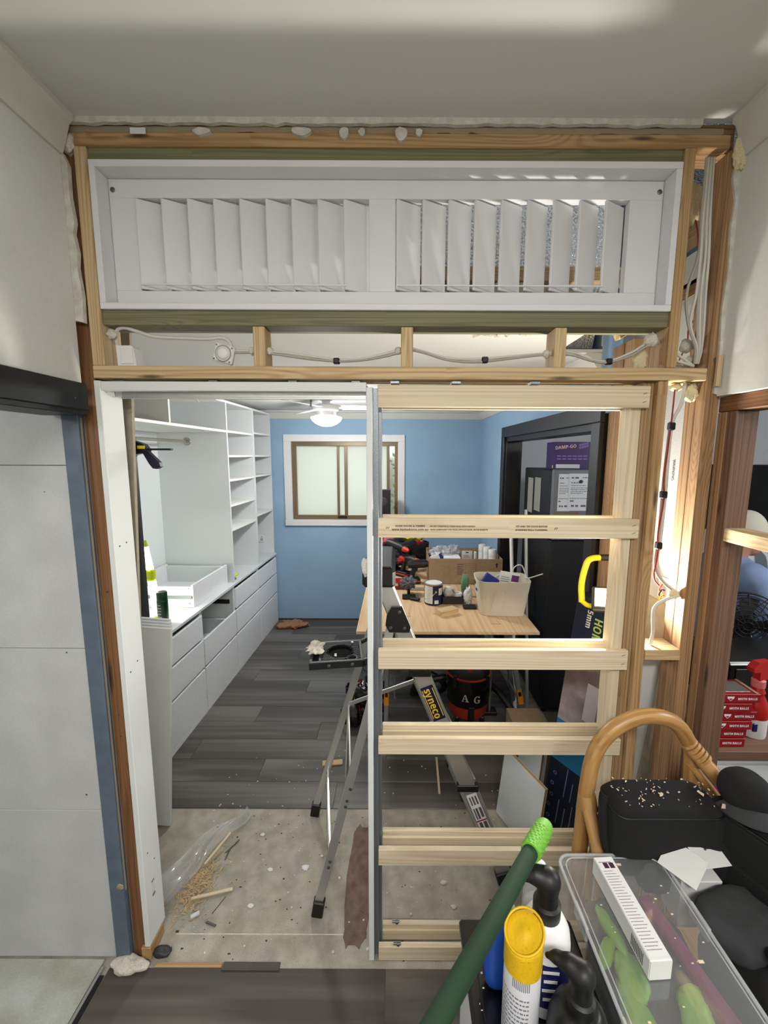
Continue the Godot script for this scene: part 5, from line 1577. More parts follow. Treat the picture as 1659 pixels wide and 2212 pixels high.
	var tape := MB.new()
	tape.poly([V(-0.06, 0.0, 0), V(0.0, 0.012, 0), V(0.03, 0.15, 0), V(-0.03, 0.16, 0)], V(0, 0, 1))
	put(bk, "clear_tape", tape.mesh(), glass("tape_clear", Color(0.9, 0.88, 0.82, 0.4), 0.15), bc + V(-0.03, 0.03, 0.118), Basis(Vector3.RIGHT, deg_to_rad(6)))
	spin([bk], bc, -3.0)
	var pk := thing("white_card_pack", "white hang-tab card pack with a purple corner in the felt basket", "packet", bc + V(0.03, 0.1, 0.04))
	box(pk, "card", M.card_white, bc + V(-0.045, 0.06, 0.04), bc + V(0.085, 0.285, 0.043), 0.001)
	box(pk, "purple_corner", mk("purple_print", Color(0.38, 0.12, 0.42), 0.5), bc + V(0.035, 0.225, 0.043), bc + V(0.083, 0.268, 0.0436), 0.0)
	for i in 4:
		box(pk, "print_row", M.pencil, bc + V(-0.035, 0.245 - 0.014 * i, 0.043), bc + V(0.02 + 0.004 * (i % 2), 0.249 - 0.014 * i, 0.0434), 0.0)
	spin([pk], bc, -4.0)
	pk.rotation.z = deg_to_rad(-9)
	var bp := thing("blue_packet", "blue printed packet tucked in the left of the felt basket", "packet", bc + V(-0.09, 0.15, 0.03))
	bar(bp, "packet", M.blue_card, bc + V(-0.13, 0.12, 0.035), bc + V(-0.095, 0.255, 0.03), 0.10, 0.03, 0.004, V(0, 0, 1))
	bp.rotation.z = deg_to_rad(-18)
	tag(tube(self, "white_cable_loop", M.cable_white, [bc + V(0.06, 0.2, 0.0), bc + V(0.08, 0.30, 0.0), bc + V(0.13, 0.32, 0.0), bc + V(0.16, 0.26, 0.0), bc + V(0.165, 0.235, 0.02), bc + V(0.26, 0.275, 0.05)], 0.004, 8, 6), "white cable curling out of the felt basket", "cable")
	# timber offcut
	var oc := bar(self, "timber_offcut", M.pine, V(0.285, Y + 0.021, -2.62), V(0.405, Y + 0.021, -2.68), 0.07, 0.04, 0.0015)
	tag(oc, "small pine offcut lying on the front of the plywood table", "offcut")
	# scrubbing brush
	var br := thing("scrub_brush", "grey bristled round brush with a black bracket lying on the plywood table", "brush", V(0.10, Y, -3.05))
	lump(br, "bristle_head", M.pencil, V(0.10, Y + 0.09, -3.05), V(0.052, 0.042, 0.05), 0.75, 0.45, 44, 34)
	lathe(br, "stem", M.black_plastic, [[0.012, 0.0], [0.012, 0.06]], V(0.10, Y + 0.012, -3.03), 10)
	box(br, "bracket", M.black_plastic, V(0.05, Y + 0.001, -3.0), V(0.15, Y + 0.02, -2.93), 0.003)
	bar(br, "bracket_foot", M.black_plastic, V(0.11, Y + 0.01, -2.93), V(0.175, Y + 0.015, -2.89), 0.025, 0.018, 0.003)
	# heap of power tools
	var org := mk("orange_plastic", Color(0.72, 0.20, 0.05), 0.45)
	var redp := mk("red_plastic", Color(0.55, 0.06, 0.05), 0.4)
	var tl := [
		[V(-0.06, Y + 0.008, -3.35), 25.0, 4.0, redp, "red and black cordless drill at the front of the tool heap"],
		[V(0.10, Y, -3.5), -40.0, 0.0, org, "orange and black cordless drill leaning on the cardboard box"],
		[V(0.02, Y + 0.10, -3.75), 70.0, -10.0, org, "orange-trimmed grinder lying on top of the tool heap"],
		[V(0.17, Y + 0.06, -3.85), -20.0, 15.0, redp, "red-trimmed cordless driver at the back of the tool heap"],
		[V(-0.12, Y + 0.04, -3.7), 120.0, 5.0, redp, "black cordless sander with a red stripe beside the steel stile"],
		[V(0.02, Y + 0.005, -3.58), -70.0, 0.0, org, "orange-nosed drill standing in the middle of the tool heap"],
		[V(0.13, Y + 0.09, -3.66), 35.0, 10.0, redp, "black driver with a red nose lying across the tool heap"],
		[V(-0.04, Y + 0.12, -3.55), -30.0, -14.0, org, "small orange-nosed driver on the left of the tool heap"],
		[V(0.18, Y, -3.33), 10.0, 0.0, org, "orange jigsaw standing next to the cardboard box"],
		[V(0.06, Y, -3.95), 45.0, 0.0, org, "orange and black torch tool behind the tool heap"]]
	for q in tl:
		var o: Vector3 = q[0]
		var d := thing("power_tool", q[4], "power tool", o)
		tube(d, "motor_body", M.black_plastic, [o + V(-0.08, 0.16, 0), o + V(-0.05, 0.165, 0), o + V(0.06, 0.165, 0), o + V(0.085, 0.16, 0)], [0.028, 0.036, 0.036, 0.026], 14)
		tube(d, "nose", q[3], [o + V(0.085, 0.16, 0), o + V(0.12, 0.16, 0), o + V(0.14, 0.16, 0)], [0.027, 0.022, 0.012], 12)
		bar(d, "grip", M.black_plastic, o + V(-0.02, 0.15, 0), o + V(-0.05, 0.05, 0), 0.036, 0.034, 0.008, V(0, 0, 1))
		box(d, "battery", M.black_plastic, o + V(-0.10, 0.001, -0.038), o + V(0.02, 0.05, 0.038), 0.006)
		box(d, "stripe", q[3], o + V(-0.101, 0.02, -0.039), o + V(0.021, 0.032, 0.039), 0.002)
		bar(d, "trigger", M.grey_plastic, o + V(0.0, 0.13, 0), o + V(-0.012, 0.10, 0), 0.014, 0.012, 0.003, V(0, 0, 1))
		d.rotation.y = deg_to_rad(q[1])
		d.rotation.z = deg_to_rad(q[2])
	tag(lump(self, "pink_cloth", M.pink_cloth, V(-0.06, 1.085, -3.98), V(0.10, 0.09, 0.08), 0.45, 0.2, 71, 22), "crumpled pink cloth on the back of the tool heap", "cloth")
	tag(lump(self, "safety_vest", M.hi_vis, V(0.16, 1.06, -4.1), V(0.11, 0.04, 0.07), 0.4, 0.25, 72, 18), "folded lime safety vest on the tool heap", "vest")
	tag(lump(self, "tool_bag", M.cloth_black, V(0.2, 0.925, -4.1), V(0.13, 0.10, 0.09), 0.25, 0.2, 73, 18, 0.6), "black canvas tool bag under the lime vest", "bag")
	tag(lump(self, "tool_bag", M.cloth_black, V(-0.08, 0.915, -4.05), V(0.11, 0.09, 0.10), 0.25, 0.2, 74, 18, 0.6), "black canvas tool bag under the pink cloth", "bag")
	var rc := thing("red_case", "flat red plastic case at the front of the tool heap", "case", V(0.0, Y, -3.2))
	box(rc, "case", redp, V(-0.09, Y + 0.001, -3.28), V(0.09, Y + 0.06, -3.16), 0.006)
	box(rc, "label", M.paper, V(-0.06, Y + 0.03, -3.16), V(0.02, Y + 0.05, -3.1594), 0.0)
	box(rc, "latch", M.black_plastic, V(0.04, Y + 0.02, -3.16), V(0.07, Y + 0.045, -3.154), 0.002)
	tag(box(self, "aluminium_strip", M.aluminium, V(0.12, Y + 0.001, -3.16), V(0.26, Y + 0.02, -3.14), 0.002), "short aluminium strip lying behind the grey brush", "strip")
	var sp := thing("speaker", "tall narrow black speaker at the back of the plywood table in front of the window", "speaker", V(-0.10, Y, -4.22))
	box(sp, "cabinet", M.black_plastic, V(-0.21, Y + 0.001, -4.29), V(-0.055, 1.52, -4.16), 0.004)
	lathe(sp, "cone", M.grey_plastic, [[0.0, 0.002], [0.03, 0.006], [0.05, 0.0]], V(-0.13, 1.40, -4.16), 18, bas(0, 90))
	lathe(sp, "cone", M.grey_plastic, [[0.0, 0.002], [0.03, 0.006], [0.05, 0.0]], V(-0.13, 1.22, -4.16), 18, bas(0, 90))


func under_table() -> void:
	# shop vacuum
	var c := V(0.525, 0, -2.80)
	var v := thing("shop_vacuum", "black and orange drum vacuum marked A G under the table", "vacuum cleaner", c)
	mk("vacuum_orange", Color(0.55, 0.15, 0.05), 0.5)
	lathe(v, "base_tub", M.vacuum_orange, [[0.0, 0.04], [0.125, 0.04], [0.135, 0.06], [0.142, 0.15]], c, 36)
	lathe(v, "drum", M.black_gloss, [[0.142, 0.13], [0.148, 0.14], [0.150, 0.30], [0.150, 0.335]], c, 36)
	lathe(v, "rim_band", M.vacuum_orange, [[0.150, 0.333], [0.158, 0.337], [0.158, 0.346], [0.150, 0.35]], c, 36)
	lathe(v, "motor_head", M.black_plastic, [[0.152, 0.348], [0.150, 0.39], [0.135, 0.44], [0.10, 0.475], [0.09, 0.50], [0.0, 0.505]], c, 36)
	tube(v, "carry_handle", M.black_plastic, [c + V(-0.07, 0.49, 0), c + V(-0.06, 0.54, 0), c + V(0.06, 0.54, 0), c + V(0.07, 0.49, 0)], 0.012, 8, 4)
	for k in 4:
		var a := deg_to_rad(45.0 + 90.0 * k)
		box(v, "caster", M.black_plastic, c + V(cos(a) * 0.125 - 0.016, 0.0, sin(a) * 0.125 - 0.016), c + V(cos(a) * 0.125 + 0.016, 0.05, sin(a) * 0.125 + 0.016), 0.008)
		box(v, "clip", M.black_plastic, c + V(cos(a) * 0.157 - 0.012, 0.28, sin(a) * 0.157 - 0.012), c + V(cos(a) * 0.157 + 0.012, 0.37, sin(a) * 0.157 + 0.012), 0.004)
	box(v, "tub_notch", M.black_plastic, c + V(-0.02, 0.05, 0.128), c + V(0.022, 0.15, 0.15), 0.004)
	text(v, "letter", "A", M.cable_grey, c + V(-0.045, 0.215, 0.147), bas(-17, -2), 0.048, true, true)
	text(v, "letter", "G", M.cable_grey, c + V(0.038, 0.205, 0.149), bas(14, -2), 0.048, true, true)
	box(v, "badge", M.red_plastic if M.has("red_plastic") else M.vacuum_orange, c + V(-0.025, 0.41, 0.14), c + V(0.0, 0.43, 0.147), 0.002)
	tag(tube(self, "vacuum_hose", M.black_plastic, [V(0.36, 0.30, -2.78), V(0.26, 0.30, -2.75), V(0.16, 0.2, -2.85), V(0.14, 0.05, -2.98), V(0.24, 0.04, -3.1), V(0.36, 0.06, -3.02), V(0.36, 0.16, -2.97), V(0.2, 0.22, -3.02), V(0.10, 0.1, -3.1)], 0.024, 12, 6), "coiled black vacuum hose left of the drum vacuum", "hose")
	tag(tube(self, "vacuum_hose", M.black_plastic, [V(0.62, 0.2, -2.95), V(0.74, 0.17, -2.85), V(0.84, 0.07, -2.72), V(0.89, 0.03, -2.62), V(0.88, 0.026, -2.5)], 0.024, 12, 6), "black vacuum hose running to the floor right of the drum vacuum", "hose")
	var wn := thing("vacuum_wand", "chrome vacuum wand standing beside the drum vacuum", "wand", V(0.70, 0, -2.8))
	tube(wn, "tube", M.chrome, [V(0.69, 0.02, -2.82), V(0.685, 0.72, -2.80)], 0.013, 12)
	tube(wn, "clip", M.black_plastic, [V(0.69, 0.2, -2.82), V(0.689, 0.26, -2.818)], 0.017, 10)
	box(wn, "floor_head", M.black_plastic, V(0.64, 0.0, -2.86), V(0.74, 0.03, -2.78), 0.006)
	# knobbly wheeled toy truck
	var w := thing("toy_buggy", "black remote-control buggy with knobbly tyres beside the ladder", "toy car", V(-0.22, 0, -2.75))
	for q in [[-0.285, -2.68], [-0.14, -2.68], [-0.285, -2.98], [-0.14, -2.98]]:
		var p := V(q[0], 0.085, q[1])
		var ty := lathe(w, "tyre", M.black_plastic, [[0.04, -0.036], [0.075, -0.036], [0.085, -0.024], [0.085, 0.024], [0.075, 0.036], [0.04, 0.036]], p, 22, bas(0, 0, 90))
		lathe(w, "hub", M.screw_steel, [[0.0, -0.03], [0.04, -0.03], [0.04, 0.03], [0.0, 0.03]], p, 16, bas(0, 0, 90))
		for k in 14:
			var a := TAU * k / 14
			put(ty, "tread_block", cbox(V(0.066, 0.012, 0.016), 0.002), M.black_plastic, p + V(0, cos(a) * 0.087, sin(a) * 0.087), Basis(Vector3.RIGHT, a))
	box(w, "chassis", M.grey_plastic, V(-0.27, 0.09, -3.0), V(-0.155, 0.13, -2.66), 0.006)
	lump(w, "shell", M.black_gloss, V(-0.212, 0.20, -2.83), V(0.10, 0.10, 0.18), 0.15, 0.3, 81, 18, 0.7)
	for k in 4:
		tube(w, "shock", M.hi_vis if k == 0 else (M.red_plastic if k == 1 else M.screw_steel), [V(-0.28 + 0.03 * k, 0.12, -2.66), V(-0.27 + 0.03 * k, 0.30 + 0.02 * k, -2.72)], 0.008, 8)
	tag(bar(self, "screwdriver", mk("blue_dark", Color(0.03, 0.05, 0.16), 0.5), V(0.02, 0.02, -2.62), V(0.14, 0.02, -2.66), 0.035, 0.035, 0.01), "dark blue handled screwdriver on the floor under the table", "screwdriver")


func ladder() -> void:
	var t := thing("step_ladder", "aluminium step ladder with a black tool tray standing in the doorway", "ladder", V(0.05, 0, -1.72))
	var al: StandardMaterial3D = M.aluminium
	var ad: StandardMaterial3D = M.aluminium_dull
	var Hn := V(0.011, 1.22, -1.60)
	var Hf := V(-0.045, 1.22, -1.92)
	var Fn := V(0.494, 0.03, -1.581)
	var Ff := V(0.40, 0.03, -2.05)
	var Rn := V(-0.316, 0.03, -1.467)
	var Rf := V(-0.418, 0.03, -1.943)
	# front stiles run on above the hinge
	var Tn := Hn + (Hn - Fn) * 0.13
	var Tf := Hf + (Hf - Ff) * 0.13
	for q in [[Tn, Fn], [Tf, Ff]]:
		var near: bool = q[0] == Tn
		var s := bar(t, "front_stile", al, q[0], q[1], 0.022, 0.062, 0.002, V(1, 0.4, 0))
		var off := V(0, 0, -0.013 if near else 0.013)
		bar(t, "stile_flange", ad, q[0] + off + V(0.028, 0.012, 0), q[1] + off + V(0.028, 0.012, 0), 0.02, 0.006, 0.001, V(1, 0.4, 0))
		bar(t, "stile_flange", ad, q[0] + off - V(0.028, 0.012, 0), q[1] + off - V(0.028, 0.012, 0), 0.02, 0.006, 0.001, V(1, 0.4, 0))
	for q in [[Hn + V(-0.02, 0, 0.0), Rn], [Hf + V(-0.02, 0, 0), Rf]]:
		bar(t, "rear_leg", al, q[0], q[1], 0.02, 0.034, 0.002, V(1, -0.3, 0))
	for p in [Fn, Ff]:
		bar(t, "foot", M.black_plastic, p + V(-0.022, 0.055, 0), p + V(0.006, -0.03, 0), 0.04, 0.075, 0.004, V(1, 0.4, 0))
	for p in [Rn, Rf]:
		bar(t, "foot", M.black_plastic, p + V(0.012, 0.04, 0), p + V(0.0, -0.03, 0), 0.034, 0.046, 0.004, V(1, -0.3, 0))
	# steps between the front stiles
	for k in 4:
		var f := 0.17 + 0.215 * k
		var a: Vector3 = Fn.lerp(Hn, f)
		var b: Vector3 = Ff.lerp(Hf, f)
		var st := bar(t, "step", ad, a + V(0, 0, -0.012), b + V(0, 0, 0.012), 0.08, 0.022, 0.002)
		for e in [a + V(0, -0.004, 0.004), b + V(0, -0.004, -0.004)]:
			box(t, "step_cap", M.black_plastic, e + V(-0.045, -0.018, -0.014), e + V(0.045, 0.012, 0.014), 0.003)
	# hinges, spreaders and braces
	for q in [[Hn, 1.0], [Hf, -1.0]]:
		var pl := []
		for w in [[-0.045, 0.02], [-0.025, 0.055], [0.015, 0.055], [0.05, -0.03], [0.045, -0.05], [-0.035, -0.05], [-0.05, -0.02]]:
			pl.append(Vector2(w[0], w[1]))
		var h := prism(t, "hinge_plate", M.black_plastic, pl, 0.014, q[0] + V(0, 0, 0.019 * q[1]))
		for w in [[0.005, 0.035], [-0.03, -0.03], [0.025, -0.032]]:
			lathe(h, "rivet", M.screw_steel, [[0.0, 0.003], [0.006, 0.002], [0.007, 0.0]], q[0] + V(w[0], w[1], 0.026 * q[1]), 12, bas(0, 90.0 * q[1]))
	bar(t, "spreader", al, Fn.lerp(Hn, 0.60) + V(-0.02, 0.01, -0.02), Rn.lerp(Hn, 0.60) + V(0, 0, -0.02), 0.006, 0.02, 0.001)
	bar(t, "spreader", al, Ff.lerp(Hf, 0.60) + V(-0.02, 0.01, 0.02), Rf.lerp(Hf, 0.52) + V(0, 0, 0.02), 0.006, 0.02, 0.001)
	bar(t, "rear_brace", al, Rf.lerp(Hf, 0.50), Rn.lerp(Hn, 0.42), 0.008, 0.022, 0.001)
	bar(t, "rear_brace", al, Rf.lerp(Hf, 0.20), Rn.lerp(Hn, 0.17), 0.008, 0.022, 0.001)
	for q in [[0.50, 0.40], [0.19, 0.20]]:
		tube(t, "rear_strut", M.chrome, [Rf.lerp(Hf, q[0]), Rn.lerp(Hn, q[1] - 0.05)], 0.006, 8)
	for q in [0.42, 0.38, 0.36, 0.17, 0.15]:
		lathe(t, "rivet", M.screw_steel, [[0.0, 0.003], [0.006, 0.002], [0.007, 0.0]], Rn.lerp(Hn, q) + V(0, 0, 0.0105), 12, bas(0, 90))
	# platform cap at the top
	box(t, "top_cap", M.black_plastic, V(-0.13, 1.355, -1.97), V(0.0, 1.43, -1.565), 0.012)
	box(t, "cap_grip", M.grey_plastic, V(-0.115, 1.43, -1.95), V(-0.015, 1.437, -1.585), 0.003)
	# maker's sticker and warning sticker on the near front stile
	var ax := (Fn - Hn).normalized()
	var side := V(ax.y, -ax.x, 0)
	var sb := Basis(ax, Vector3.BACK.cross(ax).normalized(), V(0, 0, 1)).orthonormalized()
	var c1 := Fn.lerp(Hn, 0.70) + V(0, 0, 0.0125)
	var navy := mk("sticker_navy", Color(0.05, 0.05, 0.20), 0.4)
	var stk := put(t, "maker_sticker", cbox(V(0.155, 0.052, 0.0012), 0.0), navy, c1, sb)
	var sy := mk("sticker_gold", Color(0.86, 0.72, 0.18), 0.5)
	var tx := text(t, "maker_name", "syneco", sy, c1 + V(0, 0, 0.0012) + sb.y * -0.002, sb, 0.030)
	put(t, "maker_rule", cbox(V(0.13, 0.003, 0.0006), 0.0), sy, c1 + V(0, 0, 0.001) + sb.y * 0.021, sb)
	put(t, "maker_rule", cbox(V(0.13, 0.003, 0.0006), 0.0), sy, c1 + V(0, 0, 0.001) - sb.y * 0.022, sb)
	var wt := lines_tex(128, 48, Color(0.80, 0.80, 0.80), Color(0.30, 0.28, 0.28), [[6, 6, 20, 8], [6, 20, 20, 8], [6, 34, 20, 6], [34, 4, 26, 12], [34, 22, 26, 10], [34, 36, 26, 6], [68, 4, 24, 16], [68, 26, 24, 14], [98, 6, 26, 12], [98, 24, 26, 16]], 9)
	var c2 := Fn.lerp(Hn, 0.255) + V(0, 0, 0.0125)
	var wb := MB.new()
	wb.poly([V(-0.13, -0.022, 0), V(0.13, -0.022, 0), V(0.13, 0.022, 0), V(-0.13, 0.022, 0)], V(0, 0, 1), [Vector2(0, 1), Vector2(1, 1), Vector2(1, 0), Vector2(0, 0)])
	wb.poly([V(-0.13, -0.022, -0.001), V(0.13, -0.022, -0.001), V(0.13, 0.022, -0.001), V(-0.13, 0.022, -0.001)], V(0, 0, -1))
	put(t, "warning_sticker", wb.mesh(), mk("warning_print", Color(1, 1, 1), 0.6, 0, wt), c2, sb)
	for f in [-0.13, -0.06, 0.0]:
		put(t, "warning_band", cbox(V(0.006, 0.044, 0.0006), 0.0), mk("crimson_ink", Color(0.50, 0.10, 0.16), 0.6) if f < -0.1 else M.crimson_ink, c2 + sb.x * -f + V(0, 0, 0.0006), sb)
	# tool tray: a grid plate with a round well, on arms
	var ty := 1.075
	var tr := thing("tool_tray", "black plastic ladder tool tray with a grid top and round well", "tray", V(-0.24, ty, -1.61))
	var x0 := -0.345
	var x1 := -0.135
	var z0 := -1.70
	var z1 := -1.515
	var bp: StandardMaterial3D = M.black_plastic
	for q in [[V(x0, ty - 0.028, z1 - 0.006), V(x1, ty, z1)], [V(x0, ty - 0.028, z0), V(x1, ty, z0 + 0.006)], [V(x0, ty - 0.028, z0), V(x0 + 0.006, ty, z1)], [V(x1 - 0.006, ty - 0.028, z0), V(x1, ty, z1)]]:
		box(tr, "skirt", bp, q[0], q[1], 0.003)
	var top := MB.new()
	# top plate as bars of a grid round the well and the slots
	var cx := -0.225
	var cz := -1.605
	box(tr, "under_plate", bp, V(x0 + 0.006, ty - 0.014, z0 + 0.006), V(x1 - 0.006, ty - 0.009, z1 - 0.006), 0.0)
	var gp_: StandardMaterial3D = M.grey_plastic
	for q in [[V(x0, ty - 0.006, z0), V(x1, ty + 0.002, z0 + 0.014)], [V(x0, ty - 0.006, z1 - 0.014), V(x1, ty + 0.002, z1)], [V(x0, ty - 0.006, z0 + 0.014), V(x0 + 0.012, ty + 0.002, z1 - 0.014)], [V(x0 + 0.035, ty - 0.006, z0 + 0.014), V(x0 + 0.045, ty + 0.002, z1 - 0.014)], [V(x1 - 0.012, ty - 0.006, z0 + 0.014), V(x1, ty + 0.002, z1 - 0.014)]]:
		box(tr, "rim_bar", gp_, q[0], q[1], 0.002)
	var gx := x0 + 0.05
	var cells := MB.new()
	var row := 0
	var zz := z0 + 0.017
	while zz < z1 - 0.016:
		var xx := x0 + 0.046 + (0.007 if row % 2 == 1 else 0.0)
		while xx < x1 - 0.014:
			var cxx := xx + 0.006
			if Vector2(cxx - cx, zz - cz).length() > 0.054 and Vector2(cxx - (cx + 0.045), zz - (cz + 0.06)).length() > 0.024:
				cells.box(V(cxx - cx, 0, zz - cz), V(0.0125, 0.006, 0.0022), 0.0)
				cells.box(V(cxx - 0.0065 - cx, -0.001, zz + 0.004 - cz), V(0.0018, 0.004, 0.0065), 0.0)
			xx += 0.0145
		zz += 0.0085
		row += 1
	put(tr, "grid_plate", cells.mesh(), gp_, V(cx, ty - 0.002, cz))
	lathe(tr, "well", M.matte_black, [[0.054, -0.004], [0.053, 0.002], [0.047, 0.0], [0.044, -0.008], [0.0, -0.008]], V(cx, ty, cz), 30)
	lathe(tr, "cup_hole", bp, [[0.016, -0.012], [0.018, 0.0], [0.022, 0.001], [0.023, -0.004]], V(cx + 0.045, ty, cz + 0.06), 18)
	for q in [[-0.18, z1], [-0.27, z1]]:
		lathe(tr, "rivet", M.screw_steel, [[0.0, 0.003], [0.006, 0.002], [0.007, 0.0]], V(q[0], ty - 0.014, q[1]), 12, bas(0, 90))
	bar(tr, "arm", bp, V(x1, ty - 0.005, z0 + 0.01), V(-0.05, ty + 0.03, z0 - 0.01), 0.02, 0.016, 0.003)
	bar(tr, "arm", bp, V(x1, ty - 0.02, z1 - 0.02), V(-0.05, ty - 0.01, z1 - 0.05), 0.012, 0.03, 0.003)
	spin([tr], V(-0.24, 0, -1.61), 8.0)
	var pa := thing("plaster_scrap", "cream plaster scrap lying on the corner of the ladder tray", "scrap", V(-0.33, ty, -1.62))
	lump(pa, "scrap", M.foam_white, V(-0.325, ty + 0.012, -1.605), V(0.034, 0.011, 0.05), 0.7, 0.35, 84, 22)
	lump(pa, "peak", M.foam_white, V(-0.333, ty + 0.018, -1.625), V(0.016, 0.016, 0.022), 0.7, 0.5, 85, 16)
	for q in [[-0.243, -1.60, 20.0, "white chip lying in the well of the ladder tray"], [-0.185, -1.683, 60.0, "white chip lying on the far edge of the ladder tray"]]:
		tag(bar(self, "plaster_chip", M.paper, V(q[0], ty + (-0.008 if q[0] < -0.2 else 0.006), q[1]), V(q[0] + 0.004, ty + (-0.006 if q[0] < -0.2 else 0.008), q[1] + (0.03 if q[0] < -0.2 else 0.014)), 0.009, 0.004, 0.001), q[3], "chip")


func floor_things() -> void:
	# reddish adhesive patch on the slab
	var pts := []
	var nz := FastNoiseLite.new()
	nz.seed = 3
	nz.frequency = 8.0
	for k in 40:
		var a := TAU * k / 40
		var px := sgp(cos(a), 0.5) * 0.052
		var pz := sgp(sin(a), 0.4) * 0.26
		pts.append(Vector2(px + 0.012 * nz.get_noise_2d(px * 10, pz * 10), pz + 0.03 * nz.get_noise_2d(px * 10 + 9, pz * 10)))
	var ap := prism(self, "adhesive_patch", M.adhesive, pts, 0.004, V(-0.155, -0.005, -1.62), Basis(V(1, 0, 0), V(0, 0, 1), V(0, -1, 0)))
	tag(ap, "long reddish-brown glue patch on the concrete beside the cavity frame", "glue patch")
	tag(box(self, "concrete_line", M.bare_plaster, V(-0.86, -0.0062, -1.401), V(-0.20, -0.0052, -1.397), 0.0002), "thin white mortar line across the concrete in the doorway", "mortar line")
	# edge between vinyl and concrete
	tag(box(self, "plank_offcut", M.vinyl_plank_front, V(-0.63, 0.0, -1.302), V(-0.42, 0.005, -1.276), 0.001), "short broken grey plank strip at the front edge of the concrete", "plank")
	tag(box(self, "timber_strip", M.pine_warm, V(-0.88, -0.006, -1.302), V(-0.635, 0.002, -1.287), 0.001), "tan timber strip let into the floor edge left of the broken plank", "timber strip")
	tag(box(self, "floor_batten", M.pine_warm, V(-0.94, 0.0, -1.31), V(-0.905, 0.05, -1.40), 0.002), "stub of timber under the bottom of the white door jamb", "timber stub")
	# mortar lumps at the foot of the blue jamb
	tag(lump(self, "mortar_lump", M.foam_white, V(-0.97, 0.012, -1.285), V(0.065, 0.022, 0.03), 0.5, 0.12, 87, 18), "white mortar lump at the foot of the blue-grey jamb", "mortar")
	tag(lump(self, "mortar_lump", M.grey_plastic, V(-0.872, 0.01, -1.33), V(0.035, 0.014, 0.02), 0.5, 0.2, 88, 14), "dark broken mortar lump at the foot of the white jamb", "mortar")
	# sawdust heap and plastic sheet
	var sd := MB.new()
	var r := RandomNumberGenerator.new()
	r.seed = 17
	for k in 900:
		var d := absf(r.randfn(0.0, 0.055))
		var a := r.randf() * TAU
		var p := V(cos(a) * d * 0.9, 0.002 + maxf(0.0, 0.02 - d * 0.25) * r.randf(), sin(a) * d * 1.5)
		var ln := r.randf_range(0.006, 0.026)
		var yaw := r.randf() * TAU
		var dx := V(cos(yaw), r.randf_range(-0.3, 0.3), sin(yaw)) * ln * 0.5
		var dy := V(-sin(yaw), 0, cos(yaw)) * r.randf_range(0.001, 0.003)
		var up := V(0, 0.0012, 0)
		sd.poly([p - dx - dy, p + dx - dy, p + dx + dy, p - dx + dy], Vector3.UP)
		sd.poly([p - dx - dy - up, p + dx - dy - up, p + dx + dy - up, p - dx + dy - up], Vector3.DOWN)
		sd.poly([p - dx - dy, p + dx - dy, p + dx - dy - up, p - dx - dy - up], -dy)
		sd.poly([p - dx + dy, p + dx + dy, p + dx + dy - up, p - dx + dy - up], dy)
	var shav := put(self, "sawdust_heap", sd.mesh(), mk("shaving", Color(0.73, 0.64, 0.50), 0.9), V(-0.87, -0.005, -1.60))
	tag(shav, "heap of wood shavings on the concrete behind the white jamb", "sawdust", "", "stuff")
	var sm := MB.new()
	sm.grid(func(u: float, v: float) -> Vector3: return V(lerpf(-0.06, 0.06, u) * lerpf(1.2, 0.5, v) + 0.02 * sin(v * 9.0), 0.012 + 0.014 * sin(u * 7.0 + v * 5.0) + 0.012 * sin(v * 11.0), -lerpf(0.0, 0.50, v)), 14, 30)
	sm.grid(func(u: float, v: float) -> Vector3: return V(lerpf(0.06, -0.06, u) * lerpf(1.2, 0.5, v) + 0.02 * sin(v * 9.0), 0.011 + 0.014 * sin((1 - u) * 7.0 + v * 5.0) + 0.012 * sin(v * 11.0), -lerpf(0.0, 0.50, v)), 14, 30)
	tag(put(self, "plastic_sheet", sm.mesh(), glass("film", Color(0.88, 0.89, 0.89, 0.16), 0.12), V(-1.0, 0.01, -1.52), bas(-26)), "strip of clear plastic sheet trailing onto the vinyl floor", "plastic sheet")
	var sticks := [[V(-0.86, 0.008, -1.52), V(-0.70, 0.004, -1.565), 0.012, "longest pale timber splinter beside the sawdust heap", "poplar"], [V(-0.865, 0.02, -1.66), V(-0.80, 0.04, -1.80), 0.01, "pale timber splinter propped on the sawdust heap", "poplar"], [V(-0.80, 0.0, -1.735), V(-0.76, 0.002, -1.80), 0.006, "dark nail by the plastic sheet behind the sawdust", "screw_steel"], [V(-0.79, 0.0, -1.70), V(-0.785, 0.002, -1.76), 0.006, "second dark nail beside the sawdust heap", "screw_steel"], [V(-0.76, 0.0, -1.44), V(-0.715, 0.0, -1.425), 0.008, "dark bolt lying on the concrete in front of the sawdust", "screw_steel"], [V(-0.72, 0.0, -1.54), V(-0.75, 0.0, -1.47), 0.003, "thin grey wire on the concrete beside the sawdust", "screw_steel"], [V(-0.83, 0.0, -1.455), V(-0.80, 0.004, -1.47), 0.014, "white plaster crumb in front of the sawdust heap", "paper"]]
	for q in sticks:
		tag(bar(self, "floor_splinter", M[q[4]], q[0] + V(0, q[2] * 0.25 - 0.005, 0), q[1] + V(0, q[2] * 0.25 - 0.004, 0), q[2], q[2] * 0.6, 0.001), q[3], "debris")
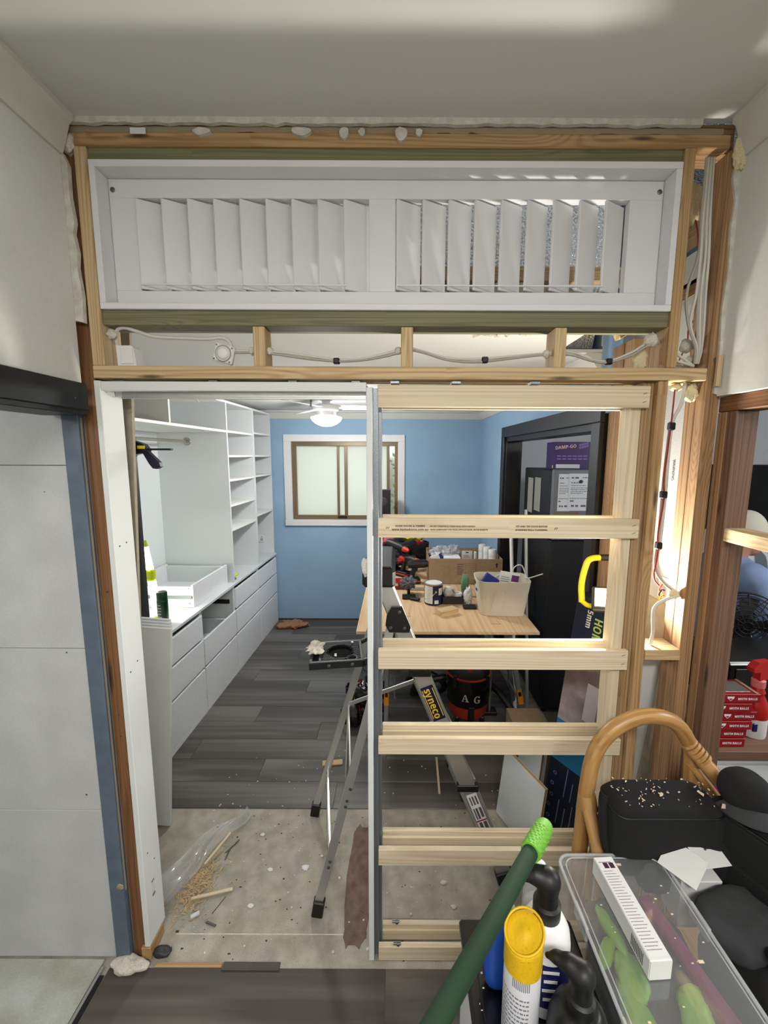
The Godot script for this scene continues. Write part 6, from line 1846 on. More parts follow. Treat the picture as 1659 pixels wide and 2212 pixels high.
	var chips := [[-0.405, -1.665, 0.018, "largest white plaster chip in the middle of the concrete"], [-0.315, -1.565, 0.014, "oblong white plaster chip nearest the near ladder foot"], [-0.565, -1.655, 0.012, "thin white plaster sliver left of the largest chip"], [-0.655, -1.83, 0.010, "white plaster chip close to the vinyl edge"], [-0.34, -1.72, 0.007, "small round white plaster chip by the rear ladder brace"], [-0.245, -1.62, 0.006, "tiny white plaster dot between ladder and glue patch"], [-0.60, -1.50, 0.012, "flat pale plaster flake in front of the ladder"], [-0.10, -1.35, 0.007, "white screw plug by the foot of the steel stile"], [-0.23, -1.34, 0.006, "small metal nut on the concrete before the ladder foot"], [0.22, -1.60, 0.013, "white plaster crumb behind the lowest rails"], [0.25, -1.50, 0.012, "white plaster sliver behind the lowest rails"], [0.07, -1.47, 0.006, "tiny plaster crumb by the steel stile behind the lowest rail"]]
	var ci := 0
	for q in chips:
		tag(lump(self, "plaster_chip", M.paper if ci < 8 else M.bare_plaster, V(q[0], -0.003, q[1]), V(q[2], 0.005, q[2] * 0.8), 0.5, 0.8, 200 + ci, 8), q[3], "chip")
		ci += 1
	var cr := MB.new()
	for k in 150:
		var p := V(r.randf_range(-1.0, 0.7), 0, r.randf_range(-2.5, -1.33))
		var s := r.randf_range(0.001, 0.0035)
		var yb := 0.0 if p.z < -1.99 else -0.006
		cr.box(p + V(0, yb + s * 0.5, 0), V(s * 2.0, s, s * r.randf_range(1, 2.5)), 0.0)
	tag(put(self, "floor_crumbs", cr.mesh(), M.foam_white), "scattered tiny plaster crumbs over the concrete and the vinyl edge", "debris", "", "stuff")
	var dk := MB.new()
	for k in 130:
		var p := V(r.randf_range(-0.95, 0.7), 0, r.randf_range(-1.97, -1.31))
		var s := r.randf_range(0.001, 0.004)
		dk.box(p + V(0, -0.006 + s * 0.4, 0), V(s * r.randf_range(1, 3), s * 0.8, s * r.randf_range(0.6, 1.5)), 0.0)
	tag(put(self, "floor_grit", dk.mesh(), M.ink_brown), "scattered dark grit over the bare concrete", "debris", "", "stuff")
	# rag by the back wall
	tag(put(self, "rag", lump_mesh(V(0.165, 0.035, 0.085), 0.8, 0.09, 14, 30), M.orange_cloth, V(-1.13, 0.02, -4.36)), "crumpled orange-brown rag on the vinyl floor by the blue back wall", "rag")
	tag(box(self, "floor_gap_strip", M.ink_brown, V(-1.38, 0.0, -4.54), V(0.92, 0.02, -4.53), 0.001), "dark bare strip along the foot of the blue back wall", "strip")
	tag(bar(self, "timber_scrap", M.pine, V(-0.44, 0.006, -2.30), V(-0.32, 0.006, -2.315), 0.04, 0.01, 0.001), "short pale timber scrap on the vinyl beyond the ladder", "offcut")
	tag(bar(self, "timber_scrap", M.poplar, V(0.26, 0.004, -2.36), V(0.25, 0.004, -2.08), 0.012, 0.008, 0.001), "long thin pale timber strip on the vinyl behind the rails", "offcut")
	# foam smear on the ladder side of the steel stile
	tag(lump(self, "foam_lump", M.foam_white, V(-0.100, 1.50, -1.335), V(0.012, 0.03, 0.012), 0.5, 0.6, 89, 12), "cream foam lump stuck on the left edge of the steel stile", "foam")


func foreground() -> void:
	# white drawer tower with a black lid
	var tw := thing("storage_tower", "white plastic storage tower with a black ridged lid under the bottles", "storage box", V(0.28, 0, -0.55))
	var LY := 0.80
	box(tw, "body", M.white_plastic, V(0.158, 0.0, -0.83), V(0.405, LY - 0.03, -0.25), 0.012)
	for k in 3:
		box(tw, "drawer", M.white_plastic, V(0.175, 0.05 + 0.24 * k, -0.252), V(0.388, 0.27 + 0.24 * k, -0.244), 0.004)
	box(tw, "lid", M.black_gloss, V(0.152, LY - 0.03, -0.838), V(0.411, LY - 0.004, -0.24), 0.008)
	for k in 4:
		box(tw, "lid_ridge", M.black_gloss, V(0.175 + 0.058 * k, LY - 0.005, -0.80), V(0.212 + 0.058 * k, LY, -0.27), 0.002)
	var cr := MB.new()
	for k in 60:
		cr.box(V(rng.randf_range(0.165, 0.24) - 0.2, 0.001, rng.randf_range(-0.78, -0.3) + 0.5), V(rng.randf_range(0.001, 0.004), 0.001, rng.randf_range(0.001, 0.004)), 0.0)
	tag(put(self, "lid_dust", cr.mesh(), M.foam_white, V(0.2, LY, -0.5)), "pale sawdust specks on the black ridged lid", "sawdust", "", "stuff")
	# yellow-capped can
	var c := V(0.232, LY, -0.632)
	var y := thing("spray_can", "white insect spray can with a domed yellow cap among the bottles", "spray can", c)
	var canm := mk("can_body", Color(1, 1, 1), 0.35, 0.0, lines_tex(256, 128, Color(0.80, 0.80, 0.82), Color(0.40, 0.41, 0.44), can_rows(), 5), Vector3(1, 1.0 / 0.19, 1))
	lathe(y, "body", canm, [[0.031, 0.0], [0.0325, 0.004], [0.0325, 0.165], [0.0305, 0.172]], c, 32)
	lathe(y, "base_rim", M.chrome, [[0.0, 0.002], [0.03, 0.0], [0.031, 0.001]], c, 24)
	var yc := mk("cap_yellow", Color(0.85, 0.68, 0.04), 0.4)
	var cap := MB.new()
	var tilt := func(u: float, v: float) -> Vector3:
		var a := u * TAU
		var rr := 0.0335
		if v < 0.7:
			var h := 0.168 + (v / 0.7) * (0.062 + 0.012 * sin(a + 2.2))
			return V(cos(a) * rr, h, sin(a) * rr)
		var w := (1.0 - v) / 0.3
		var q := rr * (w * 0.97)
		return V(cos(a) * q, 0.230 + 0.012 * sin(a + 2.2) * w + 0.003 * (1.0 - w) - 0.004 * sin(PI * w) , sin(a) * q)
	cap.grid(tilt, 36, 14, true)
	var cpo := put(y, "cap", cap.mesh(), mk("cap_stained", Color(1, 1, 1), 0.45, 0, blotch_tex(90, Color(0.86, 0.70, 0.06), Color(0.82, 0.65, 0.05), 0.05, 0.05, 256, 0.17, Color(0.34, 0.23, 0.03)), Vector3(10, 10, 10), true), c)
	tube(cpo, "cap_rim", yc, ring_pts(c + V(0, 0.232, 0), 0.033, 28, 0.012), 0.0022, 6, 0, true)
	box(y, "red_diamond", mk("label_red", Color(0.50, 0.02, 0.04), 0.5), c + V(-0.004, 0.02, 0.0318), c + V(0.012, 0.036, 0.033), 0.0)
	var ypl := MB.new()
	ypl.lathe([[0.0329, 0.0], [0.0329, 0.03]], 10, Vector3.ZERO, deg_to_rad(20), deg_to_rad(70))
	put(y, "yellow_panel", ypl.mesh(), mk("label_yellow", Color(0.72, 0.62, 0.10), 0.5), c)
	# white bottle with black pump
	var w := V(0.298, LY, -0.70)
	var wb := thing("pump_bottle", "round white lotion bottle with a black pump head", "bottle", w)
	lathe(wb, "body", M.white_plastic, [[0.0, 0.0], [0.044, 0.0], [0.047, 0.006], [0.047, 0.135], [0.044, 0.158], [0.034, 0.178], [0.018, 0.189], [0.0, 0.19]], w, 36)
	var bl := MB.new()
	bl.lathe([[0.0474, 0.03], [0.0474, 0.125]], 20, Vector3.ZERO, deg_to_rad(10), deg_to_rad(170))
	put(wb, "blue_label", bl.mesh(), mk("label_blue", Color(0.06, 0.10, 0.30), 0.4), w)
	for i in 4:
		put(wb, "label_row", cbox(V(0.03 - 0.005 * (i % 2), 0.006, 0.0008), 0.0), M.ink_white, w + V(-0.004, 0.112 - 0.02 * i, 0.0475), bas(-5))
	mk("pump_black", Color(0.035, 0.035, 0.036), 0.5)
	pump(wb, w + V(0, 0.180, 0), M.pump_black, 195.0, 1.3)
	# black bottle with pump
	var k2 := V(0.318, LY, -0.588)
	var kb := thing("pump_bottle", "round black soap bottle with a black pump head nearest the clear tub", "bottle", k2)
	lathe(kb, "body", mk("black_bottle", Color(0.045, 0.047, 0.052), 0.35), [[0.0, 0.0], [0.046, 0.0], [0.05, 0.008], [0.052, 0.07], [0.050, 0.10], [0.043, 0.125], [0.033, 0.138], [0.027, 0.141], [0.0, 0.142]], k2, 36)
	for i in 4:
		put(kb, "label_row", cbox(V(0.03, 0.0025, 0.0006), 0.0), M.cable_grey, k2 + V(-0.012, 0.03 + 0.009 * i, 0.0515), bas(-10))
	pump(kb, k2 + V(0, 0.136, 0), M.pump_black, 215.0, 1.15)
	# clear bottle with white pump
	var q := V(0.318, LY, -0.79)
	var cb := thing("pump_bottle", "clear sanitiser bottle with a white pump head behind the white bottle", "bottle", q)
	lathe(cb, "body", glass("clear_plastic", Color(0.86, 0.88, 0.90, 0.30), 0.1), [[0.0, 0.001], [0.032, 0.001], [0.034, 0.006], [0.034, 0.115], [0.028, 0.135], [0.014, 0.142]], q, 28)
	lathe(cb, "gel", glass("clear_gel", Color(0.85, 0.88, 0.92, 0.22), 0.1), [[0.0, 0.004], [0.031, 0.004], [0.031, 0.09], [0.0, 0.09]], q, 24)
	var lb := MB.new()
	lb.lathe([[0.0344, 0.03], [0.0344, 0.10]], 12, Vector3.ZERO, deg_to_rad(110), deg_to_rad(200))
	put(cb, "label", lb.mesh(), M.card_white, q)
	pump(cb, q + V(0, 0.138, 0), M.white_plastic, 165.0, 0.8)
	# blue bottle behind the can
	var b := V(0.222, LY, -0.712)
	var bb := thing("blue_bottle", "flat blue plastic bottle with a pale cap behind the yellow-capped can", "bottle", b)
	lump(bb, "body", mk("bottle_blue", Color(0.10, 0.28, 0.62), 0.35), b + V(0, 0.078, 0), V(0.042, 0.078, 0.022), 0.0, 1.0, 1, 18, 0.55)
	lathe(bb, "cap", mk("pale_cap", Color(0.66, 0.66, 0.58), 0.4), [[0.0, 0.0], [0.014, 0.0], [0.014, 0.028], [0.011, 0.032], [0.0, 0.033]], b + V(0.004, 0.155, 0), 18)
	# broom
	var tip := V(0.300, 1.095, -0.765)
	var far := V(0.196, 1.13, -0.62)
	var dirn := (V(0.075, 1.16, -0.458) - far).normalized()
	var br := thing("broom", "dark green broom handle with a bright lime ribbed grip crossing the foreground", "broom", far)
	var g0 := V(0.262, 1.112, -0.705)
	dirn = (V(0.075, 1.16, -0.458) - g0).normalized()
	var hend := g0 + dirn * 1.12
	tube(br, "handle", mk("broom_green", Color(0.006, 0.18, 0.062), 0.8), [g0 - dirn * 0.01, g0 + dirn * 0.3, g0 + dirn * 0.7, hend], 0.0148, 16)
	var gm := mk("grip_lime", Color(0.40, 0.66, 0.18), 0.6)
	var gb := MB.new()
	var gl := 0.10
	gb.tube([V(0, 0, 0), -dirn * (gl * 0.5), -dirn * (gl - 0.016), -dirn * (gl - 0.006), -dirn * gl], [0.0185, 0.0185, 0.018, 0.0155, 0.009], 20)
	var px := dirn.cross(Vector3.UP).normalized()
	var py := dirn.cross(px)
	for i in 9:
		for j in 14:
			var a := TAU * (j + 0.5 * (i % 2)) / 14
			var p := -dirn * (0.006 + 0.0075 * i) + (px * cos(a) + py * sin(a)) * 0.0185
			var n := (px * cos(a) + py * sin(a))
			var tt := n.cross(dirn)
			for s in 6:
				var a0 := TAU * s / 6
				var a1 := TAU * (s + 1) / 6
				var e0 := (dirn * cos(a0) + tt * sin(a0))
				var e1 := (dirn * cos(a1) + tt * sin(a1))
				gb.tri(p + n * 0.0016, p + e0 * 0.0032, p + e1 * 0.0032, n, (n + e0).normalized(), (n + e1).normalized())
	put(br, "grip", gb.mesh(), gm, g0)
	bar(br, "head", M.broom_green, hend + V(-0.16, -0.01, 0.09), hend + V(0.16, -0.01, -0.09), 0.05, 0.045, 0.01)
	for i in 8:
		var p := hend + V(-0.15 + 0.0428 * i, -0.03, 0.084 - 0.024 * i)
		bar(br, "bristle_tuft", M.grey_plastic, p, p + V(-0.02, -0.085, 0.03), 0.036, 0.03, 0.004, V(0, 0, 1))
	tag(box(self, "side_cabinet", M.white_board, V(hend.x - 0.25, 0.0, hend.z - 0.15), V(hend.x + 0.2, hend.y - 0.118, hend.z + 0.25), 0.004), "plain white cabinet behind the viewer on which the broom head rests", "cabinet")
	# clear tub with lid
	var tb := thing("clear_tub", "long clear plastic tub with a clip lid holding green and purple things", "storage tub", V(0.552, 0.70, -0.65))
	var cp := glass("tub_clear", Color(0.90, 0.91, 0.91, 0.07), 0.04)
	var rimm := glass("tub_rim", Color(0.86, 0.88, 0.89, 0.35), 0.15)
	var tx0 := 0.425
	var tx1 := 0.68
	var tz0 := -0.938
	var tz1 := -0.36
	box(tb, "side", cp, V(tx0, 0.70, tz0), V(tx0 + 0.002, 0.838, tz1), 0.0)
	box(tb, "side", cp, V(tx1 - 0.002, 0.70, tz0), V(tx1, 0.838, tz1), 0.0)
	box(tb, "end", cp, V(tx0 + 0.002, 0.70, tz0), V(tx1 - 0.002, 0.838, tz0 + 0.002), 0.0)
	box(tb, "end", cp, V(tx0 + 0.002, 0.70, tz1 - 0.002), V(tx1 - 0.002, 0.838, tz1), 0.0)
	box(tb, "base", cp, V(tx0, 0.698, tz0), V(tx1, 0.70, tz1), 0.0)
	var lidp := rounded_rect(0.135, 0.298, 0.03)
	prism(tb, "lid", cp, lidp, 0.002, V(0.552, 0.85, -0.649), Basis(V(1, 0, 0), V(0, 0, 1), V(0, -1, 0)))
	var rr := []
	for p in lidp:
		rr.append(V(0.552 + p.x * 0.985, 0.848, -0.649 + p.y * 0.99))
	tube(tb, "lid_rim", rimm, rr, 0.004, 8, 0, true)
	var rr2 := []
	for p in lidp:
		rr2.append(V(0.552 + p.x * 0.90, 0.8515, -0.649 + p.y * 0.955))
	tube(tb, "lid_bead", rimm, rr2, 0.0016, 6, 0, true)
	for z in [-0.80, -0.60, -0.45]:
		box(tb, "clip", rimm, V(tx1 + 0.002, 0.82, z - 0.03), V(tx1 + 0.009, 0.854, z + 0.03), 0.002)
		box(tb, "clip", rimm, V(tx0 - 0.009, 0.82, z - 0.03), V(tx0 - 0.002, 0.854, z + 0.03), 0.002)
	# contents of the tub
	var lf := mk("leaf_green", Color(0.38, 0.55, 0.16), 0.45)
	var gi := 0
	for p in [[V(0.482, 0.826, -0.795), V(0.014, 0.010, 0.050), 10.0], [V(0.455, 0.822, -0.752), V(0.013, 0.010, 0.038), -38.0], [V(0.485, 0.815, -0.715), V(0.030, 0.014, 0.045), -8.0], [V(0.470, 0.81, -0.625), V(0.026, 0.014, 0.085), 6.0], [V(0.575, 0.815, -0.655), V(0.028, 0.016, 0.05), -25.0]]:
		tag(lump(self, "green_peg", lf, p[0], p[1], 0.25, 0.3, 300 + gi, 16, 0.9, bas(p[2])), ["lime green plastic finger at the far end inside the clear tub", "short lime green plastic stub beside the finger inside the clear tub", "lime green plastic palm under the long carton inside the clear tub", "large lime green plastic leaf along the left side of the clear tub", "lime green plastic pouch in the middle of the clear tub"][gi], "toy")
		gi += 1
	tag(bar(self, "purple_strip", mk("maroon_plastic", Color(0.38, 0.10, 0.26), 0.5), V(0.595, 0.825, -0.86), V(0.65, 0.82, -0.52), 0.03, 0.02, 0.006), "long purple strip along the right side inside the clear tub", "strip")
	tag(lump(self, "grey_bundle", M.cloth_charcoal, V(0.55, 0.755, -0.74), V(0.11, 0.052, 0.17), 0.25, 0.2, 310, 20, 0.7), "dark grey cloth bundle lining the far half of the clear tub", "cloth")
	tag(lump(self, "grey_bundle", M.cloth_charcoal, V(0.55, 0.742, -0.47), V(0.11, 0.038, 0.10), 0.25, 0.2, 311, 20, 0.7), "dark grey cloth bundle in the near half of the clear tub", "cloth")
	var oc := thing("ornament_card", "cream printed card with a grey round ornament inside the clear tub", "card", V(0.60, 0.80, -0.50))
	bar(oc, "card", mk("cream_card", Color(0.66, 0.64, 0.50), 0.7), V(0.58, 0.806, -0.60), V(0.60, 0.80, -0.44), 0.09, 0.004, 0.0005)
	lathe(oc, "printed_ornament", M.pencil, [[0.0, 0.0006], [0.014, 0.0006], [0.014, 0.0]], V(0.593, 0.8085, -0.565), 16)
	# long white carton on the lid
	var lc := thing("long_carton", "long slim white carton with fine print lying on the clear tub lid", "carton", V(0.515, 0.852, -0.79))
	var fine := []
	for i in 26:
		fine.append([10, 40 + i * 8, 70 + (i * 13) % 30, 2])
	fine.append([10, 12, 90, 3])
	var pm := mk("carton_print", Color(1, 1, 1), 0.55, 0, lines_tex(128, 256, Color(0.86, 0.86, 0.86), Color(0.42, 0.40, 0.42), fine, 12))
	var ctr := V(0.516, 0.8745, -0.79)
	var cbz := bas(3.0)
	put(lc, "box", cbox(V(0.046, 0.044, 0.212), 0.0015), M.card_white, ctr, cbz)
	var tp := MB.new()
	tp.poly([V(-0.021, 0, 0.10), V(0.021, 0, 0.10), V(0.021, 0, -0.102), V(-0.021, 0, -0.102)], Vector3.UP, [Vector2(0, 1), Vector2(1, 1), Vector2(1, 0), Vector2(0, 0)])
	tp.poly([V(-0.021, -0.0004, 0.10), V(0.021, -0.0004, 0.10), V(0.021, -0.0004, -0.102), V(-0.021, -0.0004, -0.102)], Vector3.DOWN)
	put(lc, "top_print", tp.mesh(), pm, ctr + V(0, 0.0226, 0), cbz)
	for i in 2:
		put(lc, "print_picture", cbox(V(0.011, 0.0006, 0.013), 0.0), mk("plum_ink", Color(0.24, 0.10, 0.20), 0.6) if i == 0 else M.plum_ink, ctr + cbz * V(-0.004 + 0.014 * i, 0.0229, -0.083), cbz)
	put(lc, "end_flap", cbox(V(0.044, 0.042, 0.001), 0.0), M.card_white, ctr + cbz * V(0, 0, 0.1065), cbz)
	for i in 9:
		put(lc, "barcode_bar", cbox(V(0.0006, 0.026, 0.0022), 0.0), M.pencil, ctr + cbz * V(-0.0233, -0.002, 0.05 + 0.0045 * i), cbz)
	var lch := MB.new()
	for k in 46:
		var p := V(rng.randf_range(-0.11, 0.11), 0.0, rng.randf_range(-0.27, 0.1))
		if absf(p.x + 0.036) < 0.036 and p.z < 0.0:
			continue
		var sz := rng.randf_range(0.001, 0.003) * (2.2 if k % 9 == 0 else 1.0)
		lch.box(p, V(sz * 2.0, 0.0008, sz), 0.0)
	tag(put(self, "wood_chips", lch.mesh(), M.poplar, V(0.552, 0.8518, -0.649)), "pale wood chips scattered on the clear tub lid", "wood chips", "", "stuff")
	# crate under the tub
	tag(box(self, "black_crate", M.black_plastic, V(0.44, 0.47, -0.90), V(0.67, 0.696, -0.38), 0.01), "black plastic crate under the clear tub on the rattan chair", "crate")
	# rattan chair
	var rc := thing("rattan_chair", "honey rattan armchair with an arched back piled with bags", "chair", V(0.74, 0, -0.75))
	var ra: StandardMaterial3D = M.rattan
	tube(rc, "back_arch", ra, [V(0.535, 0.0, -1.10), V(0.54, 0.45, -1.085), V(0.543, 0.78, -1.07), V(0.545, 0.95, -1.06), V(0.56, 1.05, -1.06), V(0.60, 1.115, -1.06), V(0.665, 1.15, -1.065), V(0.73, 1.152, -1.07), V(0.79, 1.125, -1.08), V(0.835, 1.07, -1.09), V(0.865, 1.0, -1.10), V(0.885, 0.8, -1.12), V(0.89, 0.45, -1.14), V(0.89, 0.0, -1.16)], 0.021, 16, 6)
	tube(rc, "arm_rail", ra, [V(0.545, 0.90, -1.055), V(0.555, 0.80, -0.99), V(0.56, 0.66, -0.955), V(0.56, 0.46, -0.945)], 0.019, 14, 6)
	tube(rc, "arm_rail", ra, [V(0.845, 1.045, -1.09), V(0.885, 1.0, -1.06), V(0.935, 0.945, -1.01), V(0.965, 0.90, -0.95), V(0.975, 0.85, -0.80), V(0.975, 0.8, -0.5)], 0.020, 14, 6)
	tube(rc, "back_inner_rail", ra, [V(0.575, 0.45, -1.08), V(0.572, 0.86, -1.035), V(0.585, 0.75, -0.985), V(0.6, 0.5, -0.96)], 0.011, 10, 5)
	tube(rc, "back_inner_rail", ra, [V(0.855, 0.99, -1.10), V(0.9, 0.93, -1.06), V(0.94, 0.87, -1.02)], 0.012, 10, 5)
	for p in [[V(0.546, 0.915, -1.06), V(0.55, 0.885, -1.05)], [V(0.843, 1.055, -1.09), V(0.872, 1.02, -1.07)]]:
		for i in 5:
			var cc: Vector3 = p[0].lerp(p[1], i / 4.0)
			var d: Vector3 = (p[1] - p[0]).normalized()
			tube(rc, "binding", ra, [cc - d * 0.004, cc + d * 0.004], 0.0235, 14)
	box(rc, "seat", ra, V(0.50, 0.42, -1.08), V(0.97, 0.465, -0.42), 0.012)
	for p in [V(0.53, 0, -0.46), V(0.94, 0, -0.46)]:
		tube(rc, "front_leg", ra, [p, p + V(0, 0.43, 0)], 0.02, 12)
	# black lunch bag with chips
	var lbg := thing("lunch_bag", "boxy black fabric bag dusted with wood chips against the rattan arch", "bag", V(0.70, 0.78, -1.0))
	lump(lbg, "body", M.cloth_black, V(0.705, 0.885, -0.99), V(0.145, 0.105, 0.06), 0.03, 0.1, 320, 28, 0.35)
	var zp := []
	for p in rounded_rect(0.140, 0.056, 0.03):
		zp.append(V(0.705 + p.x, 0.962, -0.99 + p.y))
	tube(lbg, "zip_piping", M.black_plastic, zp, 0.003, 6, 0, true)
	tube(lbg, "strap", M.cloth_black, [V(0.565, 0.97, -1.0), V(0.553, 0.93, -0.985), V(0.556, 0.86, -0.97), V(0.575, 0.82, -0.955)], 0.011, 8, 5)
	var ch := MB.new()
	for k in 75:
		var p := V(rng.randf_range(-0.125, 0.13), 0.0, rng.randf_range(-0.045, 0.05))
		var s := rng.randf_range(0.0010, 0.0038) * (2.6 if k % 14 == 0 else 1.0)
		var yw := rng.randf() * TAU
		var bx_ := V(cos(yw), 0, sin(yw)) * s
		var bz_ := V(-sin(yw), 0.2, cos(yw)) * s * 0.45
		ch.poly([p - bx_ - bz_, p + bx_ - bz_ * 0.4, p + bx_ + bz_, p - bx_ * 0.7 + bz_], Vector3.UP)
		ch.poly([p - bx_ - bz_ - V(0, 0.001, 0), p + bx_ - bz_ * 0.4 - V(0, 0.001, 0), p + bx_ + bz_ - V(0, 0.001, 0), p - bx_ * 0.7 + bz_ - V(0, 0.001, 0)], Vector3.DOWN)
	tag(put(self, "wood_chips", ch.mesh(), M.poplar, V(0.705, 0.9935, -0.99)), "pale wood chips scattered on top of the black lunch bag", "wood chips", "", "stuff")
	# bags and clothes to the right of the tub
	var dfb := thing("duffel_bag", "large black fabric duffel bag right of the clear tub", "bag", V(0.84, 0.47, -0.66))
	lump(dfb, "body", M.cloth_black, V(0.845, 0.655, -0.62), V(0.15, 0.185, 0.26), 0.10, 0.08, 330, 36, 0.6)
	tube(dfb, "handle", M.cloth_black, [V(0.80, 0.82, -0.75), V(0.77, 0.87, -0.70), V(0.78, 0.87, -0.60), V(0.82, 0.83, -0.52)], 0.012, 10, 6)
	var bcs := thing("soft_case", "upright black soft case standing on edge right of the duffel bag", "case", V(0.92, 0.61, -0.866))
	var cd := V(0.417, 0, 0.909)
	var cn := V(0.909, 0, -0.417)
	var cb2 := Basis(cn, V(0, 1, 0), cn.cross(V(0, 1, 0)))
	put(bcs, "shell", cbox(V(0.07, 0.36, 0.31), 0.012), M.cloth_black, V(0.915, 0.79, -0.862), cb2)
	bar(bcs, "top_piping", M.leather_black, V(0.915, 0.968, -0.862) - cd * 0.152 - cn * 0.032, V(0.915, 0.968, -0.862) + cd * 0.152 - cn * 0.032, 0.008, 0.008, 0.003)
	bar(bcs, "side_pocket", M.cloth_black, V(0.915, 0.76, -0.862) - cd * 0.11 - cn * 0.04, V(0.915, 0.76, -0.862) + cd * 0.11 - cn * 0.04, 0.012, 0.2, 0.005)
	tag(lump(self, "charcoal_cloth", M.cloth_charcoal, V(0.775, 0.83, -0.80), V(0.085, 0.035, 0.065), 0.2, 0.10, 332, 28, 0.7, bas(20)), "charcoal grey folded cloth lying before the white carton", "cloth")
	var wc := thing("open_carton", "white carton with its flap open among the black bags", "carton", V(0.74, 0.78, -0.90))
	bar(wc, "panel", M.card_white, V(0.688, 0.855, -0.885), V(0.745, 0.885, -0.925), 0.085, 0.002, 0.0003, V(-0.3, 1, 0.2))
	bar(wc, "flap", M.card_white, V(0.745, 0.885, -0.925), V(0.825, 0.885, -0.935), 0.085, 0.002, 0.0003, V(-0.1, 1, 0.3))
	box(wc, "box", M.card_white, V(0.70, 0.72, -0.945), V(0.80, 0.845, -0.88), 0.002)
	lathe(wc, "spot", M.ink_brown, [[0.0, 0.0006], [0.003, 0.0]], V(0.785, 0.8865, -0.925), 8)
	tag(lump(self, "black_shoe", M.cloth_charcoal, V(0.70, 0.80, -0.955), V(0.075, 0.05, 0.04), 0.12, 0.2, 333, 24, 0.75, bas(15)), "rounded dark grey shoe in front of the lunch bag", "shoe")
	tag(lump(self, "black_shoe", M.cloth_black, V(0.81, 0.83, -0.965), V(0.07, 0.07, 0.05), 0.15, 0.2, 334, 24, 0.75), "black shoe between the lunch bag and the soft case", "shoe")
	var cpn := thing("peaked_hat", "black hat with a curved peak on top of the soft case", "hat", V(0.905, 0.97, -0.965))
	lump(cpn, "crown", M.cloth_black, V(0.905, 1.015, -0.965), V(0.058, 0.05, 0.06), 0.05, 0.15, 335, 26, 0.95)
	var pk := MB.new()
	pk.grid(func(u: float, v: float) -> Vector3:
		var a := lerpf(-0.2, PI + 0.2, u)
		var rr_ := lerpf(0.05, 0.085, v)
		return V(cos(a) * rr_ * 0.8, 0.012 * sin(a) - 0.02 * v, sin(a) * rr_), 24, 5)
	pk.grid(func(u: float, v: float) -> Vector3:
		var a := lerpf(PI + 0.2, -0.2, u)
		var rr_ := lerpf(0.05, 0.085, v)
		return V(cos(a) * rr_ * 0.8, 0.012 * sin(a) - 0.02 * v - 0.003, sin(a) * rr_), 24, 5)
	put(cpn, "peak", pk.mesh(), M.cloth_charcoal, V(0.900, 0.998, -0.955))
	tag(lump(self, "leather_jacket", M.leather_black, V(0.965, 0.995, -0.84), V(0.06, 0.03, 0.10), 0.45, 0.14, 336, 30, 0.8), "creased dark leather jacket heaped on top of the soft case", "jacket")


func can_rows() -> Array:
	var out := []
	for i in 14:
		out.append([60, 8 + i * 6, 60 + (i * 7) % 20, 2])
	for i in 10:
		out.append([60 + i * 4, 100, 2, 24])
	return out


func ring_pts(c: Vector3, r: float, n: int, tilt: float) -> Array:
	var out := []
	for k in n:
		var a := TAU * k / n
		out.append(c + V(cos(a) * r, tilt * sin(a + 2.2), sin(a) * r))
	return out


func rounded_rect(hx: float, hy: float, r: float) -> Array:
	var out := []
	for q in [[1, 1, 0.0], [-1, 1, 90.0], [-1, -1, 180.0], [1, -1, 270.0]]:
		for k in 6:
			var a := deg_to_rad(q[2] + 18.0 * k)
			out.append(Vector2(q[0] * (hx - r) + cos(a) * r, q[1] * (hy - r) + sin(a) * r))
	return out


func pump(parent: Node, at: Vector3, mat: Material, turn: float, s: float) -> void:
	lathe(parent, "collar", mat, [[0.019 * s, 0.0], [0.02 * s, 0.002], [0.02 * s, 0.022 * s], [0.014 * s, 0.026 * s], [0.008 * s, 0.028 * s]], at, 24)
	var d := V(cos(deg_to_rad(turn)), 0, sin(deg_to_rad(turn)))
	var hb := [[V(0, 0.018, 0) * s, V(0, 0.045, 0) * s, 0.0165 * s, 0.0135 * s], [V(0, 0.045, 0) * s, V(0, 0.058, 0) * s, 0.0135 * s, 0.0165 * s], [V(0, 0.060, 0) * s, V(0, 0.063, 0) * s + d * 0.018 * s, 0.0155 * s, 0.0115 * s], [V(0, 0.063, 0) * s + d * 0.018 * s, V(0, 0.060, 0) * s + d * 0.036 * s, 0.0115 * s, 0.0075 * s], [V(0, 0.060, 0) * s + d * 0.036 * s, V(0, 0.053, 0) * s + d * 0.05 * s, 0.0075 * s, 0.004 * s]]
	if mat == M.white_plastic:
		hb = [[V(0, 0.02, 0) * s, V(0, 0.045, 0) * s, 0.0085 * s, 0.0085 * s], [V(0, 0.05, 0) * s, V(0, 0.06, 0) * s, 0.012 * s, 0.015 * s], [V(0, 0.062, 0) * s, V(0, 0.064, 0) * s + d * 0.03 * s, 0.012 * s, 0.009 * s], [V(0, 0.064, 0) * s + d * 0.03 * s, V(0, 0.055, 0) * s + d * 0.05 * s, 0.009 * s, 0.005 * s]]
	put(parent, "pump_head", nets(hb, 0.0024, 0.008 * s), mat, at)


